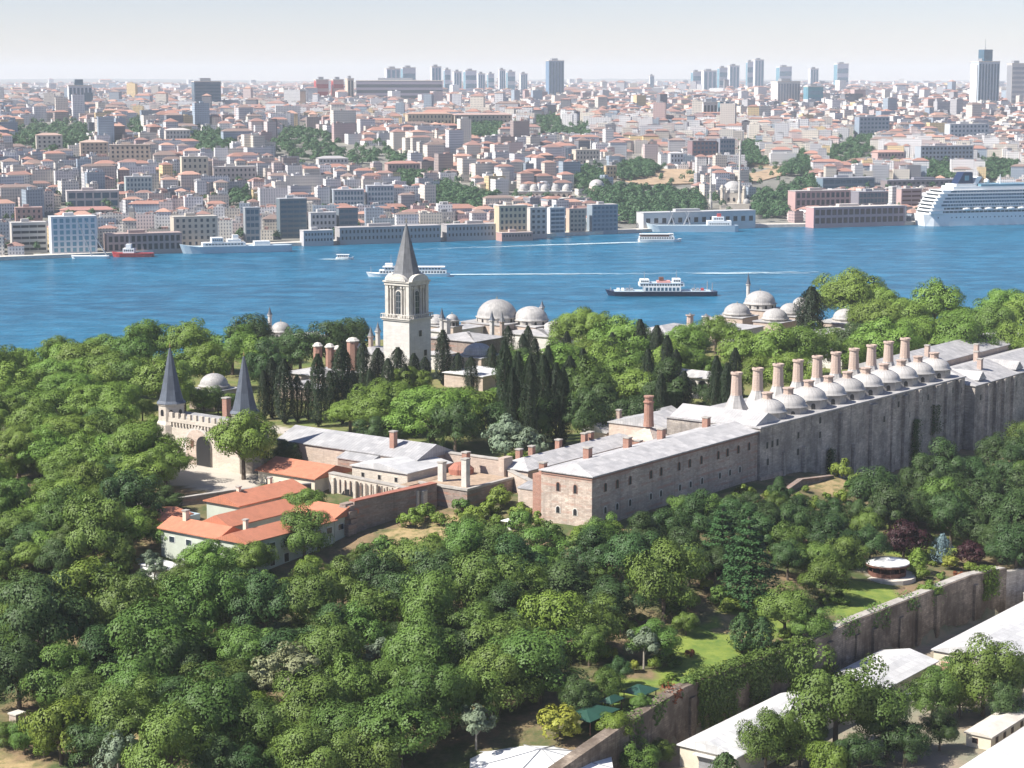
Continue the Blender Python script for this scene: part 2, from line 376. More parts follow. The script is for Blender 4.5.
SHP = [P(x, y, 0) for x, y in ((-900, 285), (-300, 271), (0, 260.5), (100, 256.5), (170, 253), (250, 247.5), (330, 244.5), (500, 239), (640, 232.5), (690, 229), (760, 227.5), (900, 225.5), (925, 224), (1024, 219.5), (1500, 200))]
def yshore(X): return np.interp(X, [p[0] for p in SHP], [p[1] for p in SHP])
def HF(X, Y):
    X = np.asarray(X, float); Y = np.asarray(Y, float); d = Y - yshore(X)
    z = np.interp(d, [-1, 0, 40, 110, 240, 490, 990, 2000, 3500, 6000, 12000, 30000], [2.4, 2.4, 3, 6, 17, 40, 66, 79, 87, 90, 84, 84])
    amp = np.clip((d - 80) / 900, 0, 1)
    z = z + amp * (7 * np.sin(X / 310 + 1.3) * np.cos(Y / 520) + 4 * np.sin(X / 130 + Y / 170) + 6 * np.sin(X / 900 + 2 + Y / 2100))
    return z + np.clip((d - 9000) / 9000, 0, 1) * (22 * np.sin(X / 2100 + .8) ** 2 + 48)
def hf(X, Y): return float(HF(np.array([X]), np.array([Y]))[0])
def ray_ground(px, py, fn, y0, y1, dz=0.0, step=2.0):
    """march the picture ray from y0 to y1 until it is dz above the ground"""
    a = np.array(P(px, py, CAM_Z - 10.0)) - np.array((0, 0, CAM_Z)) if py > 80.2 else None
    if a is None: return None
    a = a / a[1]; Y = np.arange(y0, y1, step); X = a[0] * Y; Z = CAM_Z + a[2] * Y
    g = fn(X, Y) + dz; k = np.nonzero(Z <= g)[0]
    if len(k) == 0: return None
    i = k[0]; return (float(X[i]), float(Y[i]), float(g[i] - dz))

def grid_mesh(name, xs, ys, fn, mat, kind='structure', skirt=None):
    XX, YY = np.meshgrid(xs, ys); ZZ = fn(XX, YY); nx, ny = len(xs), len(ys)
    V = np.stack([XX.ravel(), YY.ravel(), ZZ.ravel()], 1)
    i = np.arange(nx - 1)[None, :] + nx * np.arange(ny - 1)[:, None]; i = i.ravel()
    Fc = np.stack([i, i + 1, i + nx + 1, i + nx], 1)
    me = bpy.data.meshes.new(name); me.from_pydata(V.tolist(), [], Fc.tolist())
    me.polygons.foreach_set('use_smooth', [True] * len(me.polygons)); me.materials.append(M[mat])
    o = bpy.data.objects.new(name, me); sc.collection.objects.link(o); o['kind'] = kind
    return o
def in_poly(x, y, poly):
    c = np.zeros(x.shape, bool); n = len(poly)
    for i in range(n):
        x0, y0 = poly[i]; x1, y1 = poly[(i + 1) % n]
        k = ((y0 > y) != (y1 > y)) & (x < (x1 - x0) * (y - y0) / (y1 - y0 + 1e-9) + x0); c ^= k
    return c
def ground_mat():
    m, t, bs = new_mat('hill_ground'); ob = coord(t); at = t.nodes.new('ShaderNodeAttribute'); at.attribute_name = 'Mask'
    sep = t.nodes.new('ShaderNodeSeparateColor'); t.links.new(at.outputs[0], sep.inputs[0])
    a = ramp(t, noise(t, ob, .06, 6, .7), .42, .6); b = noise(t, ob, .9, 5, .75)
    dirt = mixc(t, b, (.15, .10, .055), (.30, .21, .12)); gr = mixc(t, b, (.035, .055, .016), (.09, .12, .03))
    c = mixc(t, a, gr, dirt)
    lawn = mixc(t, ramp(t, noise(t, ob, .25, 5, .7), .35, .65), (.10, .17, .025), (.22, .27, .045))
    c = mixc(t, sep.outputs[0], c, lawn)
    dry = mixc(t, b, (.20, .16, .07), (.50, .36, .19)); dry = mixc(t, mth(t, 'MULTIPLY', ramp(t, noise(t, ob, .35, 4, .7), .45, .6), .8), dry, (.11, .12, .035)); c = mixc(t, sep.outputs[1], c, dry)
    pav = mixc(t, b, (.38, .34, .29), (.55, .50, .43)); c = mixc(t, sep.outputs[2], c, pav)
    t.links.new(c, bs.inputs['Base Color']); bs.inputs['Roughness'].default_value = .95; bump(t, bs, b, .5, .3)
    return m
M['ground'] = ground_mat()
near = grid_mesh('ground', np.arange(-560, 561, 2.5), np.concatenate([np.arange(250, 760, 2.5), np.arange(760, 1120, 10)]), H, 'ground')
def paint_ground():
    me = near.data; n = len(me.vertices); co = np.zeros(n * 3); me.vertices.foreach_get('co', co); co = co.reshape(-1, 3)
    z = co[:, 2] - CAM_Z; f = co[:, 1] * math.cos(PITCH) - z * math.sin(PITCH); u = co[:, 1] * math.sin(PITCH) + z * math.cos(PITCH)
    s = .6 * (co[:, 0] - A0[0]) + .8 * (co[:, 1] - A0[1]); w = .8 * (co[:, 0] - A0[0]) - .6 * (co[:, 1] - A0[1])
    C = np.zeros((n, 4)); C[:, 3] = 1
    def sw_poly(pts): return in_poly(s, w, pts)
    # lawns of the garden terrace
    for pl in ([(8, 62), (34, 55), (40, 66), (28, 73), (4, 72)], [(-62, 60), (-40, 50), (-18, 50), (-12, 44), (2, 47), (-10, 64), (-40, 69), (-62, 66)], [(-92, 58), (-72, 50), (-62, 62), (-75, 66)], [(60, 50), (90, 40), (90, 62), (66, 66)]):
        C[sw_poly(pl), 0] = 1
    C[sw_poly([(24, -38), (300, -38), (300, -300), (24, -300)]), 0] = .4
    # dry grass
    for pl in ([(88, 6), (125, 6), (122, 24), (95, 20)], [(-28, -48), (-2, -42), (-4, -25), (-20, -28), (-36, -40)], [(-80, -98), (-66, -98), (-66, -84), (-80, -84)], [(-150, -35), (-140, -35), (-138, -15), (-150, -15)],
               [(-190, -90), (-165, -90), (-160, -20), (-190, -20)], [(0, 4), (70, 3), (70, 9), (0, 9)], [(-30, 55), (-18, 50), (-14, 56), (-26, 62)]):
        C[sw_poly(pl), 1] = 1
    # paving: the forecourt of the gate, court paths, yards round the sheds
    for pl in ([(-34, -160), (-5, -160), (-5, -104), (-28, -104)], [(45, -62), (52, -62), (60, -200), (50, -200)], [(42, 53), (52, 53), (52, 64), (42, 64)], [(-60, -240), (-20, -240), (-20, -215), (-60, -215)]):
        C[sw_poly(pl), 2] = 1
    C[(w > rw_w(s) + 1), 2] = .35
    C[:, 0] *= (1 - C[:, 1]) ; at = me.color_attributes.new('Mask', 'FLOAT_COLOR', 'POINT'); at.data.foreach_set('color', C.astype(np.float32).ravel())
paint_ground()
# sea: one sheet
mb = MB(); mb.add([(-9000, 700, 0), (9000, 700, 0), (9000, 16000, 0), (-9000, 16000, 0)], [[0, 1, 2, 3]])
tag(mb.build('sea', 'water'), kind='structure')
M['land'] = plain('far_ground', (.22, .21, .18), .95, .5, .02)
def far_land():
    xs = np.concatenate([np.linspace(-8000, -1400, 30), np.linspace(-1300, 1300, 131), np.linspace(1400, 8000, 30)])
    ds = np.concatenate([[-.01, 0], np.arange(20, 1500, 40), np.arange(1500, 6000, 150), np.linspace(6100, 24000, 26)])
    V = []; nx = len(xs)
    for j, d in enumerate(ds):
        Y = yshore(xs) + d; Z = HF(xs, Y) if j else np.full(nx, -2.0)
        V += list(zip(xs, Y, Z))
    Fc = [[j * nx + i, j * nx + i + 1, (j + 1) * nx + i + 1, (j + 1) * nx + i] for j in range(len(ds) - 1) for i in range(nx - 1)]
    me = bpy.data.meshes.new('far_hills'); me.from_pydata(V, [], Fc); me.materials.append(M['land'])
    o = bpy.data.objects.new('far_hills', me); sc.collection.objects.link(o); o['kind'] = 'structure'
    # quay: pale coping along the water
    mb = MB(); X = np.arange(-700, 701, 20.)
    for a, b in zip(X[:-1], X[1:]):
        ya, yb = float(yshore(a)), float(yshore(b))
        mb.prism([(a, ya - 1.5), (b, yb - 1.5), (b, yb + 14), (a, ya + 14)], -1, 3.1)
    tag(mb.build('pavement', 'paleconc'), kind='structure')
far_land()
# the air between
hz = MB(); hz.box(-7000, 7000, -300, 25500, -8, 330, True); hzo = hz.build('haze', 'white'); hzo.data.materials.clear()
mh = bpy.data.materials.new('haze_air'); mh.use_nodes = True; tt = mh.node_tree; tt.nodes.remove(tt.nodes['Principled BSDF'])
pv = tt.nodes.new('ShaderNodeVolumePrincipled'); pv.inputs['Color'].default_value = (.86, .93, 1, 1); pv.inputs['Density'].default_value = HAZE; pv.inputs['Anisotropy'].default_value = 0.0
tt.links.new(pv.outputs[0], tt.nodes['Material Output'].inputs['Volume']); hzo.data.materials.append(mh); hzo['kind'] = 'stuff'; hzo['label'] = 'thin blue summer haze over the town'

# ------------------------------------------------------------------ tree meshes
def quads_mesh(name, C, N, S, mat, asp=1.0):
    """leaf sprays: one small four-cornered blade per centre C with normal N and size S"""
    n = len(C); N = N / np.linalg.norm(N, axis=1)[:, None]
    r = RNG.normal(size=(n, 3)); T = np.cross(N, r); T /= np.linalg.norm(T, axis=1)[:, None]; B = np.cross(N, T)
    S = S[:, None]; bend = N * S * .25
    V = np.stack([C - T * S - bend, C - B * S * .6 * asp, C + T * S - bend, C + B * S * .6 * asp], 1).reshape(-1, 3)
    me = bpy.data.meshes.new(name); me.vertices.add(4 * n); me.vertices.foreach_set('co', V.astype(np.float32).ravel())
    me.loops.add(4 * n); me.loops.foreach_set('vertex_index', np.arange(4 * n, dtype=np.int32))
    me.polygons.add(n); me.polygons.foreach_set('loop_start', np.arange(0, 4 * n, 4, dtype=np.int32)); me.polygons.foreach_set('loop_total', np.full(n, 4, np.int32))
    me.update(calc_edges=True); me.validate(); me.materials.append(M[mat]); return me
def unit(n):
    v = RNG.normal(size=(n, 3)); return v / np.linalg.norm(v, axis=1)[:, None]
def lobed(W, Hc, z0, nl, nleaf, ls, lobe=(.13, .23), up=.25, flat=1.0, irregular=.22, gap=0.0):
    """leaf centres and normals of a broad crown W wide, Hc high from z0 built of nl clumps"""
    d = unit(nl * 3); d = d[d[:, 2] > -.55][:nl]; nl = len(d)
    ph = RNG.uniform(0, 6.28, 6)
    rad = 1 + irregular * (np.sin(3 * np.arctan2(d[:, 1], d[:, 0]) + ph[0]) * .5 + np.sin(5 * d[:, 2] + ph[1]) * .4 + RNG.uniform(-.6, .6, nl))
    rr = RNG.uniform(.62, .88, nl) * rad; rr[: nl // 5] *= .55
    lc = d * rr[:, None] * np.array([W / 2, W / 2, Hc / 2]) + np.array([0, 0, z0 + Hc / 2])
    lr = RNG.uniform(*lobe, nl) * W
    k = RNG.choice(nl, nleaf, p=lr ** 2 / (lr ** 2).sum())
    u = unit(nleaf); u[:, 2] = np.where(u[:, 2] < -.3, -u[:, 2] * .8, u[:, 2])
    # second level: small tufts on each clump
    tuft = unit(nl * 14).reshape(nl, 14, 3); t = tuft[k, RNG.integers(0, 14, nleaf)]
    u2 = u * .6 + t * .75; u2 /= np.linalg.norm(u2, axis=1)[:, None]
    rj = RNG.uniform(.80, 1.06, nleaf)
    C = lc[k] + u2 * (lr[k] * rj)[:, None] * np.array([1, 1, .85 * flat])
    out = (C - np.array([0, 0, z0 + Hc * .4])); out /= np.linalg.norm(out, axis=1)[:, None] + 1e-6
    N = u2 * 1.1 + out * .55 + np.array([0, 0, up * .5]) + unit(nleaf) * .26
    S = RNG.uniform(.7, 1.3, nleaf) * ls
    return C, N, S, lc
def trunk_mesh(name, Ht, r, lc, mat, nb=7, lean=.0):
    mb = MB(); p = Vector((0, 0, -.8)); segs = 4; q = p
    top = Vector((lean * Ht, 0, Ht))
    for i in range(segs):
        a = p.lerp(top, i / segs); b = p.lerp(top, (i + 1) / segs); mb.tube(a, b, r * (1.25 - .55 * i / segs), r * (1.25 - .55 * (i + 1) / segs), 8)
    if len(lc):
        for j in RNG.choice(len(lc), min(nb, len(lc)), replace=False):
            a = p.lerp(top, RNG.uniform(.55, .98)); b = Vector(lc[j]); m = a.lerp(b, .5) + Vector((0, 0, .08 * Ht * RNG.uniform(-.3, 1)))
            mb.tube(a, m, r * .5, r * .3, 6); mb.tube(m, b, r * .3, r * .08, 5)
            for _ in range(2):
                c = b + Vector(unit(1)[0] * r * 5); mb.tube(m.lerp(b, .5), c, r * .17, r * .05, 4)
    me_o = mb.build(name, mat); me = me_o.data; bpy.data.objects.remove(me_o); return me
TV = {}     # kind -> list of (crown mesh, trunk mesh, width, height)
def variant(kind, W, Ht, z0, nl, nleaf, ls, mat, trunk_r=.35, bark='bark', **kw):
    C, N, S, lc = lobed(W, Ht - z0, z0, nl, nleaf, ls, **kw)
    TV.setdefault(kind, []).append((quads_mesh('crown', C, N, S, mat), trunk_mesh('trunk', z0 + (Ht - z0) * .45, trunk_r, lc, bark), W, Ht))
for i in range(5): variant('plane', 13, 11.2 + i * .5, 2.4, 44, 15000, .215, 'l_plane', .42, irregular=.26, lobe=(.12, .22))
for i in range(3): variant('bigplane', 20, 15.0 + i * .8, 3.4, 75, 30000, .235, 'l_plane', .6, irregular=.28, lobe=(.09, .17))
for i in range(6): variant('oak', 12, 10.6 + i * .5, 1.0, 36, 14000, .205, 'l_oak', .36, lobe=(.13, .23), irregular=.24)
for i in range(5): variant('dark', 12, 10.4 + i * .5, .8, 34, 14000, .205, 'l_dark', .36, lobe=(.13, .23), irregular=.24)
for i in range(2): variant('lime', 9, 8, .8, 34, 8000, .20, 'l_lime', .25)
for i in range(3): variant('shrub', 4, 3.2, 0.1, 18, 1500, .20, 'l_oak', .08, lobe=(.15, .26))
for i in range(2): variant('brightshrub', 4, 3.0, 0.1, 18, 1500, .20, 'l_lime', .08, lobe=(.15, .26))
variant('yellow', 5, 4.6, 0.3, 20, 2600, .19, 'l_yellow', .1, lobe=(.14, .22), irregular=.1)
variant('redshrub', 4, 2.6, 0.1, 16, 1400, .18, 'l_red', .08)
variant('purple', 9, 7, .8, 30, 5000, .26, 'l_purple', .25, irregular=.25)
for i in range(2): variant('silver', 8, 8.5, 1.2, 26, 3200, .26, 'l_silver', .22, 'palebark', irregular=.35, lobe=(.10, .17))
for i in range(2): variant('willow', 10, 14, 4.5, 24, 3600, .26, 'l_willow', .35, 'palebark', irregular=.4, lobe=(.10, .17))
for i in range(2): variant('bare', 8, 8, 3, 24, 260, .2, 'l_willow', .2, 'palebark', irregular=.4, lobe=(.10, .17))
def column(kind, W, Ht, nleaf, mat, ls=.24, taper=.5, z0=.6, bulge=.35):
    t = RNG.uniform(0, 1, nleaf) ** .85; th = RNG.uniform(0, 6.283, nleaf)
    prof = np.clip((t / .12), .35, 1) * np.clip(1 - ((t - bulge).clip(0) / (1 - bulge)) ** 3.2, .16, 1) ** .8
    ph = RNG.uniform(0, 6.28, 8)
    cl = 1 + .14 * np.sin(2 * th + ph[3] + 8 * t) + .16 * np.sin(4 * th + ph[0] + 5 * t) + .12 * np.sin(9 * th + ph[1] - 11 * t) + .10 * np.sin(37 * t + ph[2] + 3 * th)
    r = W / 2 * prof * cl * RNG.uniform(.72, 1.06, nleaf)
    C = np.stack([r * np.cos(th), r * np.sin(th), z0 + t * (Ht - z0)], 1)
    N = np.stack([np.cos(th), np.sin(th), np.full(nleaf, .35)], 1) + unit(nleaf) * .5
    S = RNG.uniform(.7, 1.3, nleaf) * ls
    lc = np.zeros((0, 3))
    TV.setdefault(kind, []).append((quads_mesh('crown', C, N, S, mat), trunk_mesh('trunk', Ht * .8, W * .06, lc, 'bark'), W, Ht))
for i in range(4): column('cyp', 5.8, 17 + i, 9500, 'l_cyp', .19, bulge=.42)
for i in range(2): column('widecyp', 8.5, 17, 7500, 'l_cyp', .28, bulge=.25)
column('blue', 4.6, 7.5, 2400, 'l_blue', .2, bulge=.02); column('conifer', 5.6, 8, 3200, 'l_dark', .22, bulge=.2); column('limecone', 5, 6.5, 2600, 'l_lime', .2, bulge=.15)
def cedar(W, Ht, nleaf):
    C = []; N = []; tiers = 11
    for i in range(tiers):
        t = i / (tiers - 1); zr = Ht * (.14 + .84 * t); rad = W / 2 * (1 - t) ** .75 + .5
        m = int(nleaf / tiers * (1.5 - t)); arms = 9; a = RNG.integers(0, arms, m) * 6.283 / arms + i * .7 + RNG.normal(0, .16, m)
        r = rad * np.sqrt(RNG.uniform(.02, 1, m)) * (1 + .15 * np.sin(a * 3 + i)); z = zr - r * .12 + RNG.normal(0, .14, m)
        C.append(np.stack([r * np.cos(a), r * np.sin(a), z], 1)); N.append(np.stack([np.cos(a) * .25, np.sin(a) * .25, np.ones(m)], 1) + unit(m) * .4)
    C = np.concatenate(C); N = np.concatenate(N)
    TV.setdefault('cedar', []).append((quads_mesh('crown', C, N, RNG.uniform(.7, 1.3, len(C)) * .27, 'l_cedar'), trunk_mesh('trunk', Ht * .95, .3, np.zeros((0, 3)), 'bark'), W, Ht))
cedar(13, 13, 8000); cedar(11, 14, 7000)
KN = {'bigplane': ('plane_tree', 'bright green leafy plane tree'), 'plane': ('plane_tree', 'bright green leafy plane tree'), 'oak': ('broadleaf_tree', 'mid green broadleaf tree'), 'dark': ('broadleaf_tree', 'dark green dense broadleaf tree'),
      'lime': ('broadleaf_tree', 'yellow-green bushy tree'), 'shrub': ('shrub', 'low green shrub'), 'brightshrub': ('shrub', 'low bright green shrub'), 'yellow': ('shrub', 'round golden yellow shrub'),
      'redshrub': ('shrub', 'red flowering shrub'), 'purple': ('plum_tree', 'dark purple-leaved tree'), 'silver': ('olive_tree', 'silvery grey-green tree'),
      'willow': ('poplar_tree', 'pale thin-crowned tree'), 'bare': ('dead_tree', 'nearly leafless grey tree'), 'cyp': ('cypress_tree', 'narrow dark cypress'), 'widecyp': ('cypress_tree', 'broad nearly black cypress'),
      'blue': ('spruce_tree', 'blue-grey conical spruce'), 'conifer': ('conifer_tree', 'dark rounded conifer'), 'limecone': ('conifer_tree', 'yellow-green conical shrub tree'), 'cedar': ('cedar_tree', 'dark layered cedar')}
GRP = {'bigplane': 'plane trees of the palace park', 'plane': 'plane trees of the palace park', 'oak': 'broadleaf trees of the slopes', 'dark': 'broadleaf trees of the slopes', 'cyp': 'cypresses of the palace courts', 'shrub': 'shrubs of the slopes and gardens', 'brightshrub': 'shrubs of the slopes and gardens'}
ANCH = [('beside the white clock-like tower', 405, 350), ('left of the pointed gate tower', 120, 400), ('before the great arched gate', 240, 450), ('below the red-roofed houses', 240, 590), ('beside the ruined wall', 400, 530),
        ('below the kitchen wing end wall', 560, 560), ('below the long kitchen wall', 690, 540), ('below the high buttressed wall', 890, 490), ('beside the round garden pavilion', 890, 575),
        ('on the garden lawn', 710, 620), ('above the ivy-hung terrace wall', 760, 620), ('before the long white sheds', 860, 720), ('beside the corner workshop', 980, 700), ('behind the row of kitchen chimneys', 840, 350),
        ('on the skyline by the water', 130, 340), ('on the right-hand skyline', 960, 310), ('between the domes and the kitchens', 740, 350), ('around the courtyard of cypresses', 560, 400), ('in the middle of the court', 430, 410),
        ('beside the red brick chimneys', 310, 370), ('in the lowest forest edge', 200, 740), ('deep in the forest centre', 400, 660), ('in the dark wood', 120, 640), ('beside the white marquee', 530, 730), ('by the pale road', 30, 500),
        ('on the forest slope', 300, 620), ('beside the big white dome', 500, 320), ('in the upper right wood', 980, 470), ('by the green garden roofs', 600, 700), ('above the dark wood', 60, 570)]
ANCH[0] = ('beside the tall white tower', 405, 350)
SIZES = [(0, 'small '), (34, ''), (62, 'large '), (84, 'very large ')]
FOOT = []       # building footprints (s0,s1,w0,w1) kept clear of trunks
def tree_at(kind, X, Y, Z, wpx, hpx=None, group=None):
    c, tm, W, Ht = TV[kind][RNG.integers(len(TV[kind]))]
    _, _, sc_ = pix(X, Y, Z); k = wpx / sc_ / W; kz = k * (RNG.uniform(.84, 1.22) if 'plane' not in kind else RNG.uniform(.84, 1.04)) if hpx is None else hpx / sc_ / Ht
    nm, desc = KN[kind]
    o = thing(nm, '', 'shrub' if nm == 'shrub' else 'tree', (X, Y, Z - .15), group or GRP.get(kind))
    for nme, me in (('crown', c), ('trunk', tm)):
        p = bpy.data.objects.new(nme, me); sc.collection.objects.link(p); p.parent = o
    o.rotation_euler.z = RNG.uniform(0, 6.28); o.scale = (k, k * RNG.uniform(.94, 1.06), kz)
    px, py, _ = pix(X, Y, Z + Ht * kz * .6)
    a = min(ANCH, key=lambda a: (a[1] - px) ** 2 + (a[2] - py) ** 2)[0]
    small = kind in ('shrub', 'brightshrub', 'yellow', 'redshrub', 'blue', 'limecone')
    sz = '' if small else [t for m, t in SIZES if wpx >= m][-1] if kind != 'cyp' else ('tall ' if kz * Ht * sc_ > 70 else '')
    label_later(o, '%s%s %s' % (sz, desc, a), X, Y, Z)
    return o
TREES = []
def put(kind, px, py, wpx, hpx=None, y0=330, y1=1150):
    """crown centre at (px,py); hpx = crown height in the picture for columns"""
    if kind == 'plane' and wpx > 62: kind = 'bigplane'
    _, _, W, Ht = TV[kind][0]
    r = None; guess = 4.0
    for _ in range(3):
        Hm = (hpx / guess) if hpx else wpx / guess / W * Ht
        r = ray_ground(px, py, H, y0, y1, Hm * .56)
        if r is None: return None
        guess = pix(*r)[2]
    TREES.append((px, py, wpx * (.5 if kind != 'cyp' else .4), r[0], r[1])); return tree_at(kind, r[0], r[1], r[2], wpx, hpx)
KEEP = [(0, 748, 74, 775), (6, 704, 30, 730), (470, 742, 610, 775), (188, 412, 238, 490), (165, 485, 345, 562), (345, 450, 500, 505), (350, 480, 440, 530), (538, 466, 600, 522), (600, 450, 660, 512), (660, 440, 762, 492), (760, 430, 832, 476), (830, 400, 900, 474), (900, 380, 960, 452), (960, 372, 1024, 425),
        (520, 405, 720, 466), (722, 284, 802, 326), (826, 302, 866, 334), (645, 310, 714, 336), (383, 220, 432, 350), (430, 295, 560, 345), (462, 345, 500, 376), (300, 350, 378, 372), (684, 364, 714, 398), (864, 553, 912, 584), (690, 600, 736, 668), (850, 582, 912, 606),
        (790, 478, 850, 502), (590, 662, 665, 720), (155, 345, 190, 415), (232, 350, 262, 412), (268, 310, 290, 332), (205, 370, 232, 390), (0, 430, 8, 436), (20, 480, 30, 492), (800, 330, 832, 345)]
def fill(poly, wr, kinds, spacing=.62, tries=900, cap=999, y0=330, y1=1000):
    xs = [p[0] for p in poly]; ys = [p[1] for p in poly]; cnt = 0
    for _ in range(tries):
        x = random.uniform(min(xs), max(xs)); y = random.uniform(min(ys), max(ys))
        if not in_poly(np.array([x]), np.array([y]), poly)[0]: continue
        w = random.uniform(*wr); ok = True
        for (tx, ty, tr, _, _) in TREES:
            if abs(tx - x) < (tr + w / 2) * spacing and abs(ty - y) < (tr + w / 2) * spacing * .62 and ((tx - x) ** 2 + ((ty - y) / .62) ** 2) < ((tr + w / 2) * spacing) ** 2: ok = False; break
        if any(x + w * .42 > a and x - w * .42 < c and y + w * .30 > b and y - w * .40 < d for a, b, c, d in KEEP): ok = False
        if not ok: continue
        k = random.choices([a for a, b in kinds], [b for a, b in kinds])[0]
        r = ray_ground(x, y, H, y0, y1, 6)
        if r is None: continue
        s, ww = SW(r[0], r[1])
        if any(a - 3 < s < b + 3 and c - 3 < ww < d + 3 for a, b, c, d in FOOT): continue
        put(k, x, y, w, None, y0, y1); cnt += 1
        if cnt >= cap: break
    return cnt

# ------------------------------------------------------------------ palace buildings
def gable(mb, s0, s1, w0, w1, z, rise, along='s', over=.5, thick=.25):
    """two roof slopes, ridge along s or w"""
    s0 -= over; s1 += over; w0 -= over; w1 += over
    if along == 's': r = [(s0, (w0 + w1) / 2), (s1, (w0 + w1) / 2)]; c = [(s0, w0), (s1, w0), (s1, w1), (s0, w1)]
    else: r = [((s0 + s1) / 2, w0), ((s0 + s1) / 2, w1)]; c = [(s1, w0), (s1, w1), (s0, w1), (s0, w0)]
    P3 = lambda p, zz: (*L(*p), zz)
    v = [P3(p, z) for p in c] + [P3(p, z + rise) for p in r] + [P3(p, z - thick) for p in c]
    mb.add(v, [[0, 1, 5, 4], [2, 3, 4, 5], [1, 2, 5], [3, 0, 4], [6, 7, 1, 0], [7, 8, 2, 1], [8, 9, 3, 2], [9, 6, 0, 3], [9, 8, 7, 6]])
def hip(mb, s0, s1, w0, w1, z, rise, inset=None, over=.5, ends=(1, 1), thick=.25):
    s0 -= over; s1 += over; w0 -= over; w1 += over; wm = (w0 + w1) / 2; i = inset if inset is not None else (w1 - w0) / 2
    P3 = lambda p, zz: (*L(*p), zz)
    c = [(s0, w0), (s1, w0), (s1, w1), (s0, w1)]; r = [(s0 + i * ends[0], wm), (s1 - i * ends[1], wm)]
    v = [P3(p, z) for p in c] + [P3(p, z + rise) for p in r] + [P3(p, z - thick) for p in c]
    mb.add(v, [[0, 1, 5, 4], [2, 3, 4, 5], [1, 2, 5], [3, 0, 4], [6, 7, 1, 0], [7, 8, 2, 1], [8, 9, 3, 2], [9, 6, 0, 3], [9, 8, 7, 6]])
def hiploop(mb, s0, s1, w0, w1, z, rise, **k): hip(mb, s0, s1, w0, w1, z, rise, **k)
def arch_pts(hw, hh, n=8):
    """2D outline of an arched opening, half width hw, height hh, from the sill"""
    a = [(hw * math.cos(t), hh - hw + hw * math.sin(t)) for t in [math.pi * i / n for i in range(n + 1)]]
    return [(-hw, 0), (hw, 0)] + a if False else [(hw, 0)] + a + [(-hw, 0)]
def wallpoly(mb, s, w, z, face, pts, d0, d1):
    """extrude a 2D outline (across, up) standing on a wall face: face 'u' looks along -s, 'v' along +w"""
    n = len(pts)
    def q(a, b, d): return (*(L(s - d, w + a) if face == 'u' else L(s + a, w + d)), z + b)
    v = [q(a, b, d0) for a, b in pts] + [q(a, b, d1) for a, b in pts]
    f = [[i, (i + 1) % n, n + (i + 1) % n, n + i] for i in range(n)] + [list(range(n, 2 * n)), list(range(n))[::-1]]
    mb.add(v, f)
def window(parent, s, w, z, face, hw=.55, hh=1.7, sur='stonepale', arched=True, fr=.22, pane='dark'):
    mb = MB(); o = arch_pts(hw + fr, hh + fr) if arched else [(hw + fr, 0), (hw + fr, hh + fr), (-hw - fr, hh + fr), (-hw - fr, 0)]
    i = arch_pts(hw, hh) if arched else [(hw, 0), (hw, hh), (-hw, hh), (-hw, 0)]
    wallpoly(mb, s, w, z - .08, face, o, -.02, .10); f = mb.build('window', sur, parent)
    mb = MB(); wallpoly(mb, s, w, z, face, i, .06, .13); mb.build('pane', pane, f); return f
def chimney(parent, s, w, z0, z1, a=.9, mat='pinkbrick', cap=True, name='chimney'):
    mb = MB(); mb.bx(s - a / 2, s + a / 2, w - a / 2, w + a / 2, z0, z1); c = mb.build(name, mat, parent)
    if cap:
        mb = MB(); mb.bx(s - a / 2 - .18, s + a / 2 + .18, w - a / 2 - .18, w + a / 2 + .18, z1, z1 + .3); mb.build('cap', 'concrete', c)
    return c
def dome_profile(r, z, rise, steps=9, lip=.35):
    pr = [(r + lip, z - .25), (r + lip, z), (r, z + .1)]
    for i in range(1, steps + 1):
        a = math.pi / 2 * i / steps; pr.append((max(r * math.cos(a), 1e-7 if i == steps else .01), z + .1 + rise * math.sin(a)))
    return pr
def finial(parent, x, y, z, hgt=1.6, mat='gold'):
    mb = MB(); mb.lathe(x, y, [(.12, z - .2), (.1, z + hgt * .2), (.28, z + hgt * .32), (.1, z + hgt * .45), (.18, z + hgt * .55), (.05, z + hgt * .7), (1e-7, z + hgt)], 8)
    return mb.build('finial', mat, parent, smooth=True)

# --- long kitchen wing with two rows of windows
k = sw_thing('kitchen_wing', 'long two-storey stone and brick wing with grey lead hip roof, lit end wall facing left', 'building', 0, 0, 34)
mb = MB(); mb.bx(0, 84, -16, 0, 30, 50.2); mb.build('wall', 'kstone', k)
mb = MB(); hip(mb, 0, 84, -16, 0, 50.2, 1.9, inset=5, over=.55, ends=(1, 0)); rf = mb.build('roof', 'lead', k)
for s in (16, 35, 52, 76): chimney(rf, s, -12.5, 51, 53.8, 1.8, 'brick')
for w in (-10.6, -5.2):
    window(k, 0, w, 45.2, 'u', .5, 2.2, 'brick', True); window(k, 0, w, 39.4, 'u', .55, 1.7, 'stonepale', True, .3)
for s in (6, 11.5, 17.5, 27.5, 32.5, 41.5, 47, 53, 62, 67, 73, 79): window(k, s, 0, 45.3, 'v', .5, 2.2, 'brick', True)
for s in (6, 11.5, 17.5, 27.5, 32.5, 42, 47.5, 53.5, 63, 68.5, 74): window(k, s, 0, 39.6, 'v', .5, 1.7, 'stonepale', True, .35)
mb = MB(); mb.bx(-.18, 84, .0, .18, 49.2, 49.55); mb.bx(-.2, -.0, -16, .18, 49.2, 49.55); mb.build('cornice', 'brick', k)
